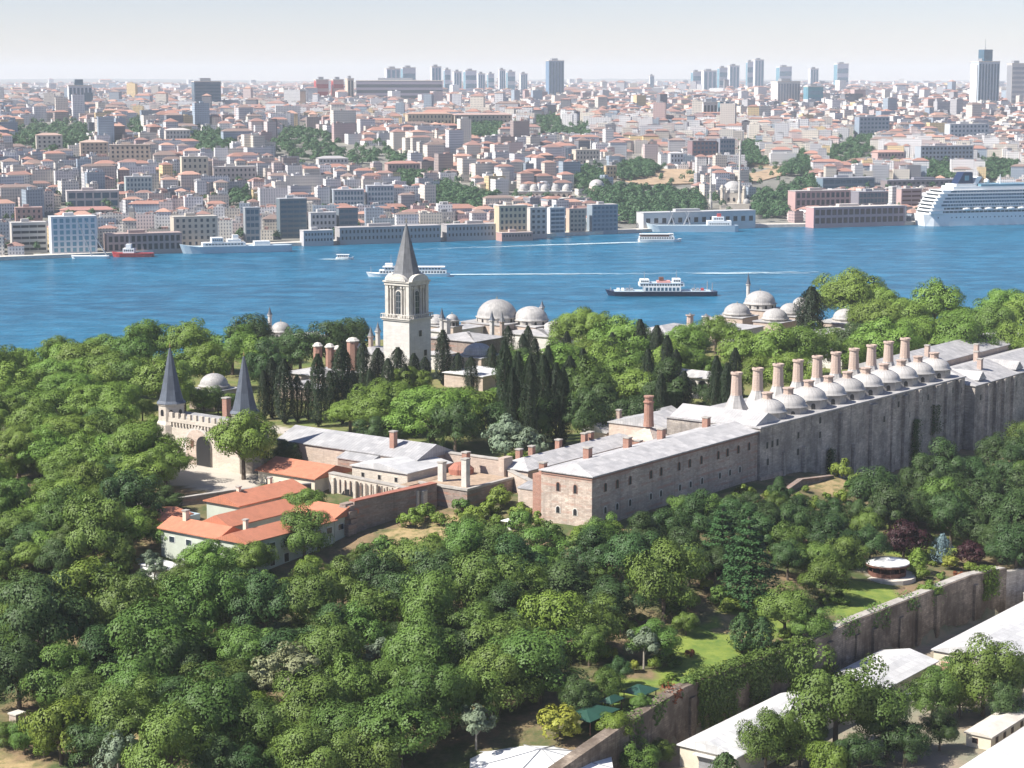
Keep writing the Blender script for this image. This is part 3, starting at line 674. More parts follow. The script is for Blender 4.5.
# red brick link at the left end
g = sw_thing('brick_gatehouse', 'small red brick link block with dark doorway left of the kitchen wing end wall', 'building', 4, -20, 36)
mb = MB(); mb.bx(1, 8, -19.5, -16.2, 33, 48.5); mb.build('wall', 'brick', g); chimney(g, 3, -17.6, 48.5, 51.2, 1.6, 'brick')
mb = MB(); mb.bx(4, 14, -26.5, -19.5, 33, 43.5); mb.build('side_wall', 'pstone', g)
f = MB(); wallpoly(f, 1, -17.8, 34.2, 'u', arch_pts(1.1, 2.8), -.02, .08); f.build('doorway', 'dark', g)
mb = MB(); gable(mb, 4, 14, -26.5, -19.5, 43.5, 1, 'w', .2); mb.build('roof', 'lead_dark', g)

# --- domed kitchens
DS = [101.5 + 12.69 * i for i in range(10)]
kd = sw_thing('domed_kitchens', 'high buttressed stone kitchen block with flat lead roof carrying the domes and chimneys', 'building', 150, 0, 24)
def ktop(s): return 50.9 - 1.7 * (s - 84) / 140
def sbx(mb, s0, s1, w0, w1, z0, z1): mb.prism([L(s0, w0), L(s1, w0), L(s1, w1), L(s0, w1)], z0, z1)
mb = MB(); sbx(mb, 84.02, 224, -31, .8, [20] * 4, [50.9, 49.2, 49.2, 50.9]); mb.build('wall', 'kwall', kd)
mb = MB(); sbx(mb, 83.6, 224.3, -31.4, 1.2, [50.9, 49.2, 49.2, 50.9], [51.35, 49.65, 49.65, 51.35]); mb.build('roof', 'lead', kd)
rv = random.Random(3)
for i, s in enumerate((97, 109, 132, 141, 152.5, 168, 176, 186, 199, 208, 217)):
    mb = MB(); p = rv.uniform(.5, 1.5); wd = rv.uniform(1.6, 4.5) if i > 3 else 1.2
    zt = 51.4 if i > 6 else rv.choice([38, 44, 47, 49]) if i > 1 else 42
    mb.bx(s, s + wd, .8, .8 + p, 20, min(zt, ktop(s + wd) - .05)); mb.build('buttress', 'kwall', kd)
for s, z in ((88, 44.5), (91, 44.5), (94, 44.5), (88.5, 39.5), (106.5, 44.8), (106.5, 39.8), (120, 43), (120, 47.5), (158, 46), (163, 42), (173, 45.5), (181, 41), (190, 45), (195, 45), (204, 44.5), (214, 45), (221, 44)):
    window(kd, s, .8, z, 'v', .55, 1.9, 'concrete', False, .15)
mb = MB(); mb.bx(84, 98, .8, 1.25, 34.5, 36.6); mb.build('plinth', 'kstone', kd)
# big pitched lead roof at the start of the domed part
tr = MB(); gable(tr, 84.3, 98.5, -30, -1, 51.36, 3.0, 'w', .1, .5); tr.build('pitched_roof', 'lead', kd)
# broad lead slope in front of it, over the passage
pr_ = MB(); pr_.bx(84.4, 100, -52, -31.6, 36, 47.5); pw = pr_.build('passage_wall', 'pstone', kd)
pr_ = MB(); gable(pr_, 84.4, 100, -52, -31.6, 47.5, 2.6, 's', .4); pr_.build('passage_roof', 'lead', kd)
def kitchen_dome():
    t = thing('kitchen_dome', '', 'dome', (0, 0, 0), 'domes along the kitchen roof')
    n = 8; rot = math.atan2(.8, .6) + math.pi / 8
    mb = MB(); mb.lathe(0, 0, [(5.6, -1.2), (5.6, 2.5), (5.95, 2.55), (5.95, 3.0)], n, rot); mb.build('drum', 'drumstone', t)
    mb = MB()
    mb.lathe(0, 0, [(5.9, 3.0), (5.5, 3.3)] + [(5.4 * math.cos(a), 3.3 + 3.3 * math.sin(a)) for a in [math.pi / 2 * i / 10 for i in range(1, 9)]], 24); d = mb.build('cupola', 'dome', t, smooth=True)
    mb = MB(); mb.lathe(0, 0, [(1.75, 6.0), (1.5, 6.7), (1.5, 7.9), (1.8, 8.05), (1.8, 8.4), (1.5, 8.45)], 8, rot); mb.build('lantern', 'pinkbrick', t)
    for a in range(8):
        if a % 2: continue
        an = rot + math.pi / 8 + a * math.pi / 4; x, y = 5.19 * math.cos(an), 5.19 * math.sin(an); tx, ty = -math.sin(an), math.cos(an); nx, ny = math.cos(an), math.sin(an)
        mb = MB(); v = []
        for d_ in (0, .12):
            for p, q in arch_pts(.62, 1.9): v.append((x + tx * p + nx * d_, y + ty * p + ny * d_, .1 + q))
        m_ = len(v) // 2; mb.add(v, [[i, (i + 1) % m_, m_ + (i + 1) % m_, m_ + i] for i in range(m_)] + [list(range(m_, 2 * m_))]); mb.build('window', 'dark', t)
    return t
def kitchen_chimney():
    t = thing('kitchen_chimney', '', 'chimney', (0, 0, 0), 'tall chimneys along the kitchen roof')
    mb = MB(); mb.lathe(0, 0, [(4.7, -.6), (4.5, .2), (3.2, 2.3), (2.2, 4.2), (1.85, 5.2)], 8, .4); mb.build('base', 'dome', t)
    mb = MB(); mb.lathe(0, 0, [(1.85, 5.2), (1.78, 5.4), (1.5, 11.3)], 12, .2); mb.build('shaft', 'pinkbrick', t)
    mb = MB(); mb.lathe(0, 0, [(1.62, 11.3), (1.85, 11.5), (1.85, 12.1), (1.6, 12.15), (1.3, 12.2), (1.25, 11.8), (1e-7, 11.8)], 12, .2); mb.build('cap', 'pinkbrick', t)
    return t
kdome = kitchen_dome(); kch = kitchen_chimney(); index_kids(kdome); index_kids(kch)
for i, s in enumerate(DS):
    x, y = L(s, -7); z = ktop(s) + (.35 if i > 1 else -.5)
    d = kdome if i == 0 else copy_tree(kdome); d.location = (x, y, z)
    d['label'] = '%s lead dome with short lantern along the kitchen roof edge' % ('nearest' if i == 0 else 'farthest' if i == 9 else ORD[i] + ' nearest')
    x, y = L(s + 3.2, -19.5); c = kch if i == 0 else copy_tree(kch); c.location = (x, y, ktop(s) + .35)
    c['label'] = '%s tall pale brick chimney on conical lead base behind the kitchen domes' % ('leftmost' if i == 0 else 'rightmost' if i == 9 else ORD[i] + ' from the left,')
for i, s in enumerate(DS[1:]):      # small lead-topped ledges between domes at the wall head
    pass
kr = sw_thing('confectionery_wing', 'right-hand end of the high wall with pale lead roofs and small brick chimneys', 'building', 260, 4, 23)
mb = MB(); mb.bx(224.3, 330, -40, 4.5, 19, 46.6); mb.build('wall', 'kwall', kr)
mb = MB(); hip(mb, 224.3, 330, -22, 4.5, 46.6, 3.8, over=.5, ends=(.5, 0)); mb.build('roof', 'lead', kr)
mb = MB(); mb.bx(226, 330, -44, -23, 38, 49); mb.build('rear_wall', 'pstone', kr)
mb = MB(); gable(mb, 226, 330, -44, -23, 49, 3.4, 's', .5); mb.build('rear_roof', 'lead', kr)
for s in (233, 240, 247, 255): 
    mb = MB(); mb.bx(s, s + 1.6, 4.5, 5.6, 20, 46.2); mb.build('buttress', 'kwall', kr)
for s, w, z in ((229, -19, 53.8), (247, -4, 52.5), (262, -12, 52.8), (255, -28, 54.6), (280, -20, 53)): chimney(kr, s, w, z - 6, z, 1.6, 'pinkbrick')
for s in (230, 262):
    mb = MB(); gable(mb, s, s + 6, -9, 3, 47.8, 2.6, 'w', .3); mb.build('dormer', 'lead', kr)
for s, z in ((229, 41), (236, 41), (243, 42), (251, 41), (259, 42), (267, 41)): window(kr, s, 4.5, z, 'v', .55, 1.9, 'concrete', False, .15)

# --- long low wings behind the kitchen wing
def wing(name, label, s0, s1, w0, w1, z0, ze, rise, wall, roof, along='s', over=.5, hipped=False, cat='building', ends=(1, 1), inset=None):
    t = sw_thing(name, label, cat, (s0 + s1) / 2, (w0 + w1) / 2, z0); FOOT.append((s0, s1, w0, w1))
    mb = MB(); mb.bx(s0, s1, w0, w1, z0 - 2, ze); mb.build('wall', wall, t)
    mb = MB()
    if hipped: hip(mb, s0, s1, w0, w1, ze, rise, over=over, ends=ends, inset=inset)
    else: gable(mb, s0, s1, w0, w1, ze, rise, along, over)
    r = mb.build('roof', roof, t)
    if not hipped and rise > .8:
        mb = MB(); P3 = lambda p, zz: (*L(*p), zz)
        if along == 's':
            for s, o in ((s0, 0), (s1, 1)): mb.add([P3((s, w0), ze), P3((s, w1), ze), P3((s, (w0 + w1) / 2), ze + rise * .9)], [[0, 1, 2]])
        else:
            for w in (w0, w1): mb.add([P3((s0, w), ze), P3((s1, w), ze), P3(((s0 + s1) / 2, w), ze + rise * .9)], [[0, 1, 2]])
        mb.build('gable_end', wall, t)
    return t
FOOT += [(0, 84, -16, 0), (84, 224, -31, 1), (224, 330, -44, 5)]
q = wing('service_wing', 'long low wing with pale lead roof behind the kitchen wing, shrubs in the yard between', 24, 84, -50, -38, 38, 43.5, 2.2, 'pstone', 'lead', hipped=True)
for s in (30, 36, 49, 62, 65): chimney(q, s, -45.5, 44, 47.6, 1.5, 'brick')
q = wing('service_wing', 'long pale lead roof beyond the square brick chimney block, beside the domed kitchens', 84.5, 128, -62, -53, 38, 44, 2.2, 'pstone', 'lead')
for s in (90, 98): chimney(q, s, -57.5, 45, 48.6, 1.3, 'pinkbrick')
q = wing('chimney_house', 'square brick block with pyramid roof and one tall round red chimney', 66, 76, -34, -24, 38, 47.0, 3.4, 'brick', 'pstone', hipped=True, over=.4)
x, y = L(71, -29); mb = MB(); mb.lathe(x, y, [(1.6, 50.3), (1.45, 52), (1.3, 57.2), (1.6, 57.3), (1.6, 57.7), (1.2, 57.8), (1.2, 58.8), (1.5, 58.9), (1.5, 59.3), (1e-7, 59.4)], 12); mb.build('chimney', 'brick', q)
q = wing('store_room', 'low brick store with lead lean-to roof between the kitchen wing and chimney block', 52, 64, -27, -19, 38, 45.5, 1.2, 'brick', 'lead_dark')
chimney(q, 55, -22, 46, 49, 1.6, 'brick')

# --- Tower of Justice: square white shaft, belvedere, tall spire
tw = sw_thing('palace_tower', 'tall white square tower with columned belvedere and tall grey pointed spire', 'tower', 168, -194, 38)
cs, cw = 167.3, -200.8; a = 6.4
FOOT.append((160, 178, -208, -188))
mb = MB(); mb.bx(cs - a, cs + a, cw - a, cw + a, 36, 60.3); mb.build('shaft', 'plaster', tw)
mb = MB(); mb.bx(cs - a - .45, cs + a + .45, cw - a - .45, cw + a + .45, 60.3, 60.9); mb.bx(cs - a - .8, cs + a + .8, cw - a - .8, cw + a + .8, 60.9, 61.3); mb.build('balcony', 'stonepale', tw)
rl = MB(); b_ = a + .6
for u in np.linspace(-b_, b_, 13):
    for (s, w) in ((cs - b_, cw + u), (cs + u, cw + b_), (cs + b_, cw + u), (cs + u, cw - b_)): rl.bx(s - .12, s + .12, w - .12, w + .12, 61.3, 62.5)
for (s0, s1, w0, w1) in ((-b_, b_, b_ - .15, b_ + .15), (-b_, b_, -b_ - .15, -b_ + .15), (-b_ - .15, -b_ + .15, -b_ + .2, b_ - .2), (b_ - .15, b_ + .15, -b_ + .2, b_ - .2)): rl.bx(cs + s0, cs + s1, cw + w0, cw + w1, 62.5, 62.75)
rl.build('railing', 'stonepale', tw)
c_ = 4.6; mb = MB(); mb.bx(cs - c_, cs + c_, cw - c_, cw + c_, 61.3, 74.2); mb.build('belvedere', 'plaster', tw)
for (s, w) in [(cs + i * 5.1, cw + j * 5.1) for i in (-1, 1) for j in (-1, 1)]:
    mb = MB(); mb.bx(s - .75, s + .75, w - .75, w + .75, 61.3, 73.6); mb.build('corner_pier', 'stonepale', tw)
for k_ in (-3.4, -1.9, 1.9, 3.4):
    for face in ('u', 'v', 'r', 'b'):
        s, w = {'u': (cs - 5.25, cw + k_), 'v': (cs + k_, cw + 5.25), 'r': (cs + 5.25, cw + k_), 'b': (cs + k_, cw - 5.25)}[face]
        x, y = L(s, w); mb = MB(); mb.lathe(x, y, [(.62, 61.4), (.62, 62.4), (.42, 62.7), (.36, 72), (.6, 72.6), (.6, 73.4)], 8); mb.build('column', 'stonepale', tw, smooth=False)
for face in ('u', 'v'):
    s, w = (cs - c_, cw) if face == 'u' else (cs, cw + c_)
    f = MB(); wallpoly(f, s, w, 62.3, face, arch_pts(1.55, 9.6), -.02, .35); fo = f.build('window_frame', 'stonepale', tw)
    f = MB(); wallpoly(f, s, w, 62.7, face, arch_pts(1.15, 8.7), .3, .42); pa = f.build('pane', 'glass', fo)
    f = MB()
    for z in (65, 67.3, 69.6): wallpoly(f, s, w, z, face, [(1.15, 0), (1.15, .14), (-1.15, .14), (-1.15, 0)], .42, .5)
    wallpoly(f, s, w, 62.7, face, [(.08, 0), (.08, 8.5), (-.08, 8.5), (-.08, 0)], .42, .52); f.build('glazing_bar', 'metal', fo)
mb = MB(); mb.bx(cs - 6.1, cs + 6.1, cw - 6.1, cw + 6.1, 73.6, 74.7); mb.bx(cs - 6.5, cs + 6.5, cw - 6.5, cw + 6.5, 74.7, 75.2); mb.build('cornice', 'stonepale', tw)
for face in ('u', 'v', 'r', 'b'):           # curved pediments on all four sides
    mb = MB(); out = [(4.9 * math.cos(t), 2.6 * math.sin(t)) for t in [math.pi * i / 12 for i in range(13)]]
    s, w, fa, d = {'u': (cs - 6.5, cw, 'u', (-1.6, .2)), 'v': (cs, cw + 6.5, 'v', (-1.6, .2)), 'r': (cs + 6.5, cw, 'u', (-.2, 1.6)), 'b': (cs, cw - 6.5, 'v', (-.2, 1.6))}[face]
    wallpoly(mb, s, w, 75.2, fa, out, *d); mb.build('pediment', 'stonepale', tw)
    mb = MB(); out2 = [(4.2 * math.cos(t), 1.9 * math.sin(t)) for t in [math.pi * i / 12 for i in range(13)]]
    if fa == 'u' and face == 'u' or face == 'v': wallpoly(mb, s, w, 75.35, fa, out2, .2, .26); mb.build('tympanum', 'plaster', tw)
x, y = L(cs, cw); rr_ = math.atan2(.8, .6) + math.pi / 8
mb = MB(); mb.lathe(x, y, [(6.6, 75.3), (6.0, 76.6), (5.2, 78.2), (4.2, 81.6), (.35, 96.2), (1e-7, 97)], 8, rr_); mb.build('spire', 'tjspire', tw)
finial(tw, x, y, 96.6, 2.6)
window(tw, cs, cw + a, 54.2, 'v', .8, 2.3, 'stonepale', False); window(tw, cs + 3, cw + a, 46.5, 'v', .8, 2.3, 'stonepale', False)
window(tw, cs - a, cw + 2, 47, 'u', .8, 2.3, 'stonepale', False)
mb = MB(); mb.bx(cs - a - .2, cs + a + .2, cw - a - .2, cw + a + .2, 44.5, 45); mb.build('string_course', 'stonepale', tw)

# --- generic domed building
def domed(name, label, px, py, Z, r, rise=None, body=None, drum=1.5, fin=1.8, mat='dome', n=12, bz=38, group=None, cat='dome building'):
    """dome whose springing stands at picture point (px,py) at height Z"""
    X, Y, _ = P(px, py, Z); t = thing(name, label, cat, (X, Y, bz), group); s, w = SW(X, Y)
    if body:
        mb = MB(); mb.bx(s - body, s + body, w - body, w + body, bz - 2, Z - drum); mb.build('wall', 'pstone', t)
        mb = MB(); mb.bx(s - body - .4, s + body + .4, w - body - .4, w + body + .4, Z - drum, Z - drum + .35); mb.build('eave', 'lead', t)
    mb = MB(); mb.lathe(X, Y, [(r + .3, Z - drum - 3), (r + .3, Z - .35), (r + .7, Z - .3), (r + .7, Z)], n); dr = mb.build('drum', 'drumstone', t)
    for a in range(n):
        an = 2 * math.pi * (a + .5) / n
        if drum > 2 and math.sin(an) < .3:
            q = (r + .3) * math.cos(math.pi / n); cx, cy = X + q * math.cos(an), Y + q * math.sin(an); tx, ty = -math.sin(an), math.cos(an)
            mb = MB(); v = [(cx + tx * p + math.cos(an) * d_, cy + ty * p + math.sin(an) * d_, Z - drum + .3 + q2) for d_ in (-.02, .1) for p, q2 in arch_pts(.5, min(1.6, drum - .8))]
            m_ = len(v) // 2; mb.add(v, [list(range(m_, 2 * m_))] + [[i, (i + 1) % m_, m_ + (i + 1) % m_, m_ + i] for i in range(m_)]); mb.build('window', 'dark', dr)
    mb = MB(); mb.lathe(X, Y, dome_profile(r, Z, rise or r * .8), 32); mb.build('cupola', mat, t, smooth=True)
    if fin: finial(t, X, Y, Z + (rise or r * .8), fin)
    return t
def turret(name, label, px, py, Z, r, hgt, cap, mat='plaster', capmat='spire', n=8, group=None, z0=38, cat='turret'):
    X, Y, _ = P(px, py, Z); t = thing(name, label, cat, (X, Y, z0), group)
    mb = MB(); mb.lathe(X, Y, [(r, z0), (r * .95, Z + hgt), (r * 1.35, Z + hgt + .1), (r * 1.35, Z + hgt + .45)], n); mb.build('shaft', mat, t)
    mb = MB()
    if cap > 0: mb.lathe(X, Y, [(r * 1.3, Z + hgt + .45), (r * .7, Z + hgt + cap * .4), (1e-7, Z + hgt + cap)], n)
    else: mb.lathe(X, Y, dome_profile(r * 1.2, Z + hgt + .45, r * 1.1, 6, .1), n)
    mb.build('cap', capmat, t, smooth=cap < 0); return t
domed('imperial_dome', 'largest pale lead dome with gilt finial right of the white tower', 497, 316, 50, 8.6, 7.2, 11, 2.4)
domed('harem_dome', 'second large pale dome just right of the largest one', 531, 319, 49, 7.2, 5.4, 9, 2.2, fin=0)
domed('low_dome', 'pale dome on the low lead roof before the brick hall', 478, 353, 46, 5.6, 3.8, 7, 1.0, fin=1.2)
domed('small_dome', 'small dome with red brick drum between the white tower and the big dome', 452, 320, 52, 2.6, 2.4, 3, 2.6, fin=.8, mat='dome')
domed('side_dome', 'shallow pale dome at the right edge of the dome cluster by the tall plane trees', 556, 328, 46, 5.5, 3.0, 7, 1.0, fin=0)
domed('side_dome', 'small flat dome immediately right of the white tower', 436, 322, 48, 4.4, 3.2, 6, 1.0, fin=0)
domed('mosque_dome', 'pale dome peeping over the trees left of the red brick chimneys', 214, 385, 46, 4.9, 4.0, 6, 1.4, fin=1.2)
domed('kiosk_dome', 'small white dome on the skyline beside a thin minaret, left of the white tower', 281, 331, 42, 4.4, 4.0, 5.5, 3.0, fin=1.6)
turret('minaret', 'thin grey-capped minaret on the skyline left of the small white dome', 270, 328, 42, .9, 5.5, 4.2, 'plaster', group=None, cat='minaret')
turret('minaret', 'thin dark-capped minaret beside the wide dome behind the plane trees', 748, 300, 48, .9, 7.0, 6.0, 'plaster', cat='minaret')
domed('library_dome', 'largest dome of the right cluster with arched front beside the thin minaret', 760, 303, 48, 7.2, 5.6, 8, 2.5, fin=1.4)
domed('library_dome', 'pale dome just left of the thin minaret on the right cluster', 737, 313, 46, 6.0, 4.4, 7, 1.4, fin=1.0)
domed('library_dome', 'shallow dome right of the minaret above the plane trees', 775, 318, 46, 5.6, 4.2, 7, 1.4, fin=0)
domed('library_dome', 'pale dome left of the black cypress on the skyline', 790, 312, 46, 4.8, 4.0, 6, 1.4, fin=0)
domed('library_dome', 'small dome touching the left side of the black cypress on the skyline', 801, 305, 46, 4.0, 3.6, 5, 1.4, fin=0)
domed('throne_room_dome', 'wide low dome with ring cornice right of the black cypress', 845, 318, 47, 5.2, 4.0, 9, 1.6, fin=0)
domed('court_dome', 'small pale dome rising above the trees behind the kitchen chimneys', 815, 340, 45, 5.2, 4.0, 7, 1.2, fin=0)
domed('court_dome', 'low pale dome on the long roof left of the right dome cluster', 712, 324, 45, 4.2, 3.0, 5, 1.0, fin=0)
def roofed(name, label, px, py, Z, ls_, lw_, ze_rise=1.6, wall='pstone', roof='lead', along='s', hipped=True, bz=38):
    X, Y, _ = P(px, py, Z); s, w = SW(X, Y)
    return wing(name, label, s - ls_ / 2, s + ls_ / 2, w - lw_ / 2, w + lw_ / 2, bz, Z, ze_rise, wall, roof, along, .6, hipped)
hall = roofed('council_hall', 'dark brick hall with wide pale lead roof in front of the largest dome', 468, 337, 49, 20, 22, 2.2, 'ruin', 'lead')
roofed('portico_roof', 'broad low white lead roof below the brick hall right of the white tower', 480, 371, 43.5, 20, 18, 1.2, 'pstone', 'whiteroof')
roofed('harem_roof', 'flat pale roof at the foot of the white tower on its right', 444, 352, 44, 16, 10, 1.2, 'plaster', 'lead')
roofed('harem_roof', 'pale stepped lead roof behind the big domes beside the small turrets', 455, 328, 47, 26, 10, 1.2, 'plaster', 'lead')
roofed('harem_roof', 'pale lead roof below the second large dome behind the tall cypresses', 540, 332, 45, 22, 26, 1.5, 'plaster', 'lead')
roofed('harem_block', 'white rendered block with lead roof at the left foot of the white tower', 374, 350, 46, 18, 14, 1.5, 'plaster', 'lead')
roofed('harem_block', 'pale low block behind the brick chimneys left of the white tower', 322, 372, 44, 16, 22, 1.6, 'pstone', 'lead')
roofed('harem_block', 'pale pink block with white roof among the cypresses', 305, 385, 42.5, 10, 18, 1.6, 'pstone', 'lead')
roofed('skyline_roof', 'long white roof on the skyline right of the small white dome', 312, 336, 39, 14, 24, 1.6, 'plaster', 'lead', bz=30)
roofed('skyline_roof', 'white roof low on the skyline left of the small white dome', 262, 334, 38, 12, 10, 1.2, 'plaster', 'lead', bz=30)
roofed('treasury_roof', 'long hall with sloping white lead roof and two chimneys right of the tall planes', 668, 330, 45, 30, 20, 2.6, 'plaster', 'lead')
roofed('treasury_roof', 'grey seamed lead roof below the long white hall right of the tall planes', 682, 343, 42, 16, 14, 2.6, 'plaster', 'lead_dark')
roofed('court_roof', 'pale roof below the dome cluster left of the plane trees', 728, 326, 44, 20, 24, 1.5, 'plaster', 'lead')
roofed('court_roof', 'pale roof glimpsed under the black cypress right of the domes', 838, 331, 44, 18, 22, 1.5, 'plaster', 'lead')
roofed('court_roof', 'pale lead roof behind the middle kitchen chimneys', 838, 352, 43, 24, 16, 1.8, 'plaster', 'lead')
roofed('court_roof', 'small white roof between trees above the far right wall', 985, 342, 44, 10, 8, 1.4, 'plaster', 'lead_dark')
roofed('court_roof', 'white roof at the right picture edge above the long lead roof', 1018, 336, 46, 12, 12, 1.8, 'plaster', 'white')
domed('brick_chimney', 'round red brick chimney with pale dome cap, leftmost of the brick chimneys', 318, 352, 47, 1.5, 1.3, None, 6, 0.8, group=None, cat='chimney') if False else None
for i, (px, pt, pb) in enumerate(((318, 342, 362), (330, 343, 366), (338, 345, 366), (353, 337, 366), (361, 343, 366))):
    X, Y, _ = P(px, 366, 44); zt = CAM_Z - (CAM_Z - 44) * 0 - Y * math.tan(PITCH + math.atan((pt - 384) / F))
    t = thing('brick_chimney', '%s red brick chimney with domed pale cap left of the white tower' % ['leftmost', 'second', 'third', 'fourth and tallest', 'rightmost'][i], 'chimney', (X, Y, 42), 'brick chimneys left of the white tower')
    r = 1.75 if i != 3 else 2.3
    mb = MB(); mb.lathe(X, Y, [(r, 42), (r, zt - 1.6)], 8, .4); mb.build('shaft', 'brick' if i < 4 else 'plaster', t)
    mb = MB(); mb.lathe(X, Y, [(r + .3, zt - 1.6), (r + .3, zt - 1.2), (r, zt - 1.1), (r * .7, zt - .4), (1e-7, zt)], 8, .4); mb.build('cap', 'stonepale', t)
for (px, Z, hh_, cp, lb, mt) in ((442, 48, 6, 5, 'slim white turret with dark pointed cap immediately right of the white tower', 'plaster'), (447, 48, 5.5, 0, 'squat white chimney stack beside the slim turret', 'plaster'),
                             (492, 46, 6.5, 4.5, 'white turret with pointed cap in front of the largest dome', 'plaster'), (502, 46, 6, 4.8, 'brown pointed turret in front of the largest dome, right of the white one', 'pinkbrick'),
                             (542, 47, 6, 3.5, 'white turret with pointed cap behind the second large dome', 'plaster'), (371, 46, 5, 4.5, 'brown pointed turret left of the white tower', 'pinkbrick'),
                             (378, 46, 5.5, 4.2, 'pale pointed turret touching the left side of the white tower', 'stonepale'), (290, 42, 4, 4.2, 'thin brown pointed turret above the left cypresses', 'pinkbrick'),
                             (690, 47, 3.6, 1.2, 'round ochre chimney on the white hall right of the tall planes', 'pinkbrick'), (706, 47, 2.2, 1.6, 'pale round chimney right of the ochre one', 'stonepale')):
    py = {442: 334, 447: 334, 492: 337, 502: 337, 542: 322, 371: 350, 378: 346, 290: 362, 690: 324, 706: 322}[px]
    turret('turret', lb, px, py, Z, 1.0 if px not in (447, 690, 706) else 1.5, hh_, cp or 1.2, mt, 'spire' if mt == 'plaster' else 'tjspire')
# arcade seen between the court trees
X, Y, _ = P(700, 397, 38); s0, w0 = SW(X, Y)
t = sw_thing('arcade', 'low white arcade with dark arches between cypresses above the kitchen roof', 'arcade', s0, w0, 38); FOOT.append((s0 - 4, s0 + 8, w0 - 10, w0 + 10))
mb = MB(); mb.bx(s0, s0 + 8, w0 - 10, w0 + 9, 36, 45); mb.build('wall', 'stonepale', t)
mb = MB(); gable(mb, s0 - .3, s0 + 8, w0 - 10, w0 + 9, 45, 2, 'w', .5); mb.build('roof', 'lead', t)
for w in (-7.5, -3.2, 1.1, 5.4):
    f = MB(); wallpoly(f, s0, w0 + w, 39, 'u', arch_pts(1.8, 5.0), -.02, .12); f.build('arch', 'dark', t)
mb = MB(); mb.bx(s0 - 3, s0 - .4, w0 - 11, w0 + 10, 36.5, 39.0); mb.build('terrace', 'paleconc', t)

# --- Gate of Salutation
gt = sw_thing('gatehouse', 'pale stone gatehouse with battlements and great arch between the two pointed towers', 'gatehouse', -2, -136, 38)
mb = MB(); mb.bx(-6, 6, -147.5, -119, 36, 50.6); mb.build('wall', 'gstone', gt); FOOT.append((-30, 24, -158, -100))
cr = MB(); w = -147.3
while w < -119.4:
    cr.bx(-6.6, -5.9, w, w + 1.4, 51.4, 53.0); w += 2.5
cr.bx(-6.6, -5.9, -147.6, -118.6, 50.2, 51.4)
w = -147.2
while w < -119.2:
    cr.bx(-6.5, -6.0, w, w + .6, 49.2, 50.2); w += 1.3
cr.build('battlement', 'gstone', gt)
mb = MB(); gable(mb, -5, 6, -149, -119, 50.8, 1.5, 'w', .2); mb.build('roof', 'lead_dark', gt)
ar = MB(); wallpoly(ar, -6, -136.0, 38, 'u', arch_pts(5.4, 11.6, 12), -.02, .35); aro = ar.build('arch_surround', 'stonepale', gt)
ar = MB(); wallpoly(ar, -6, -136.0, 38, 'u', arch_pts(4.7, 10.9, 12), .3, .42); ar.build('arch_recess', 'pstone', aro)
ar = MB(); wallpoly(ar, -6, -134.2, 38, 'u', [(p_ + .8, q_) for p_, q_ in arch_pts(2.9, 9.2)], .42, .5); ar.build('door', 'dark', aro)  # no door: dark sheet and browner panel paint the open arch's shade
ar = MB(); wallpoly(ar, -6, -138.0, 43.5, 'u', [(.7, 0), (.7, 2), (-.7, 2), (-.7, 0)], .42, .5); ar.build('plaque', 'wood', aro)
chimney(gt, 2, -132, 51, 57.5, 1.8, 'brick')
for i, (w, s, lb) in enumerate(((-150.0, -3, 'left octagonal gate tower with blue-grey pointed lead spire'), (-119.6, -3, 'right octagonal gate tower with blue-grey pointed lead spire, bright tree in front'))):
    x, y = L(s, w); t = thing('gate_tower', lb, 'tower', (x, y, 38), 'pointed gate towers'); rt = math.atan2(.8, .6) + math.pi / 8
    mb = MB(); mb.lathe(x, y, [(4.9, 35), (4.7, 49), (4.1, 50), (4.0, 54.6), (4.3, 54.7), (4.3, 55.2)], 8, rt); mb.build('shaft', 'gstone', t)
    mb = MB(); mb.lathe(x, y, [(4.6, 55.2), (3.8, 56.0), (2.95, 59.2), (1.4, 66.5), (.3, 71.4), (1e-7, 71.6)], 8, rt); mb.build('spire', 'spire', t)
    finial(t, x, y, 71.3, 2.2)
    for a in range(8):
        an = rt + math.pi / 8 + a * math.pi / 4
        if math.sin(an) > .4: continue
        q_ = 4.02 * math.cos(math.pi / 8); cx, cy = x + q_ * math.cos(an), y + q_ * math.sin(an); tx, ty = -math.sin(an), math.cos(an)
        mb = MB(); v = [(cx + tx * p + math.cos(an) * d_, cy + ty * p + math.sin(an) * d_, 51.6 + q2) for d_ in (-.05, .1) for p, q2 in arch_pts(.6, 1.9)]
        m_ = len(v) // 2; mb.add(v, [list(range(m_, 2 * m_))] + [[i, (i + 1) % m_, m_ + (i + 1) % m_, m_ + i] for i in range(m_)]); mb.build('window', 'dark', t)
wing('guard_wing', 'long grey lead-roofed wing running right from the gatehouse behind the beige wall', 10, 26, -119, -66, 38, 45.5, 3.2, 'pstone', 'lead_dark', 'w', .5)
chimney(bpy.data.objects['guard_wing'], 14, -78, 46, 51.5, 1.6, 'brick')
wing('guard_wing', 'small dark-walled lead roof annex at the left end of the beige wall', 6, 14, -92, -80, 38, 43.8, 1.4, 'ruin', 'lead_dark', 'w', .3)

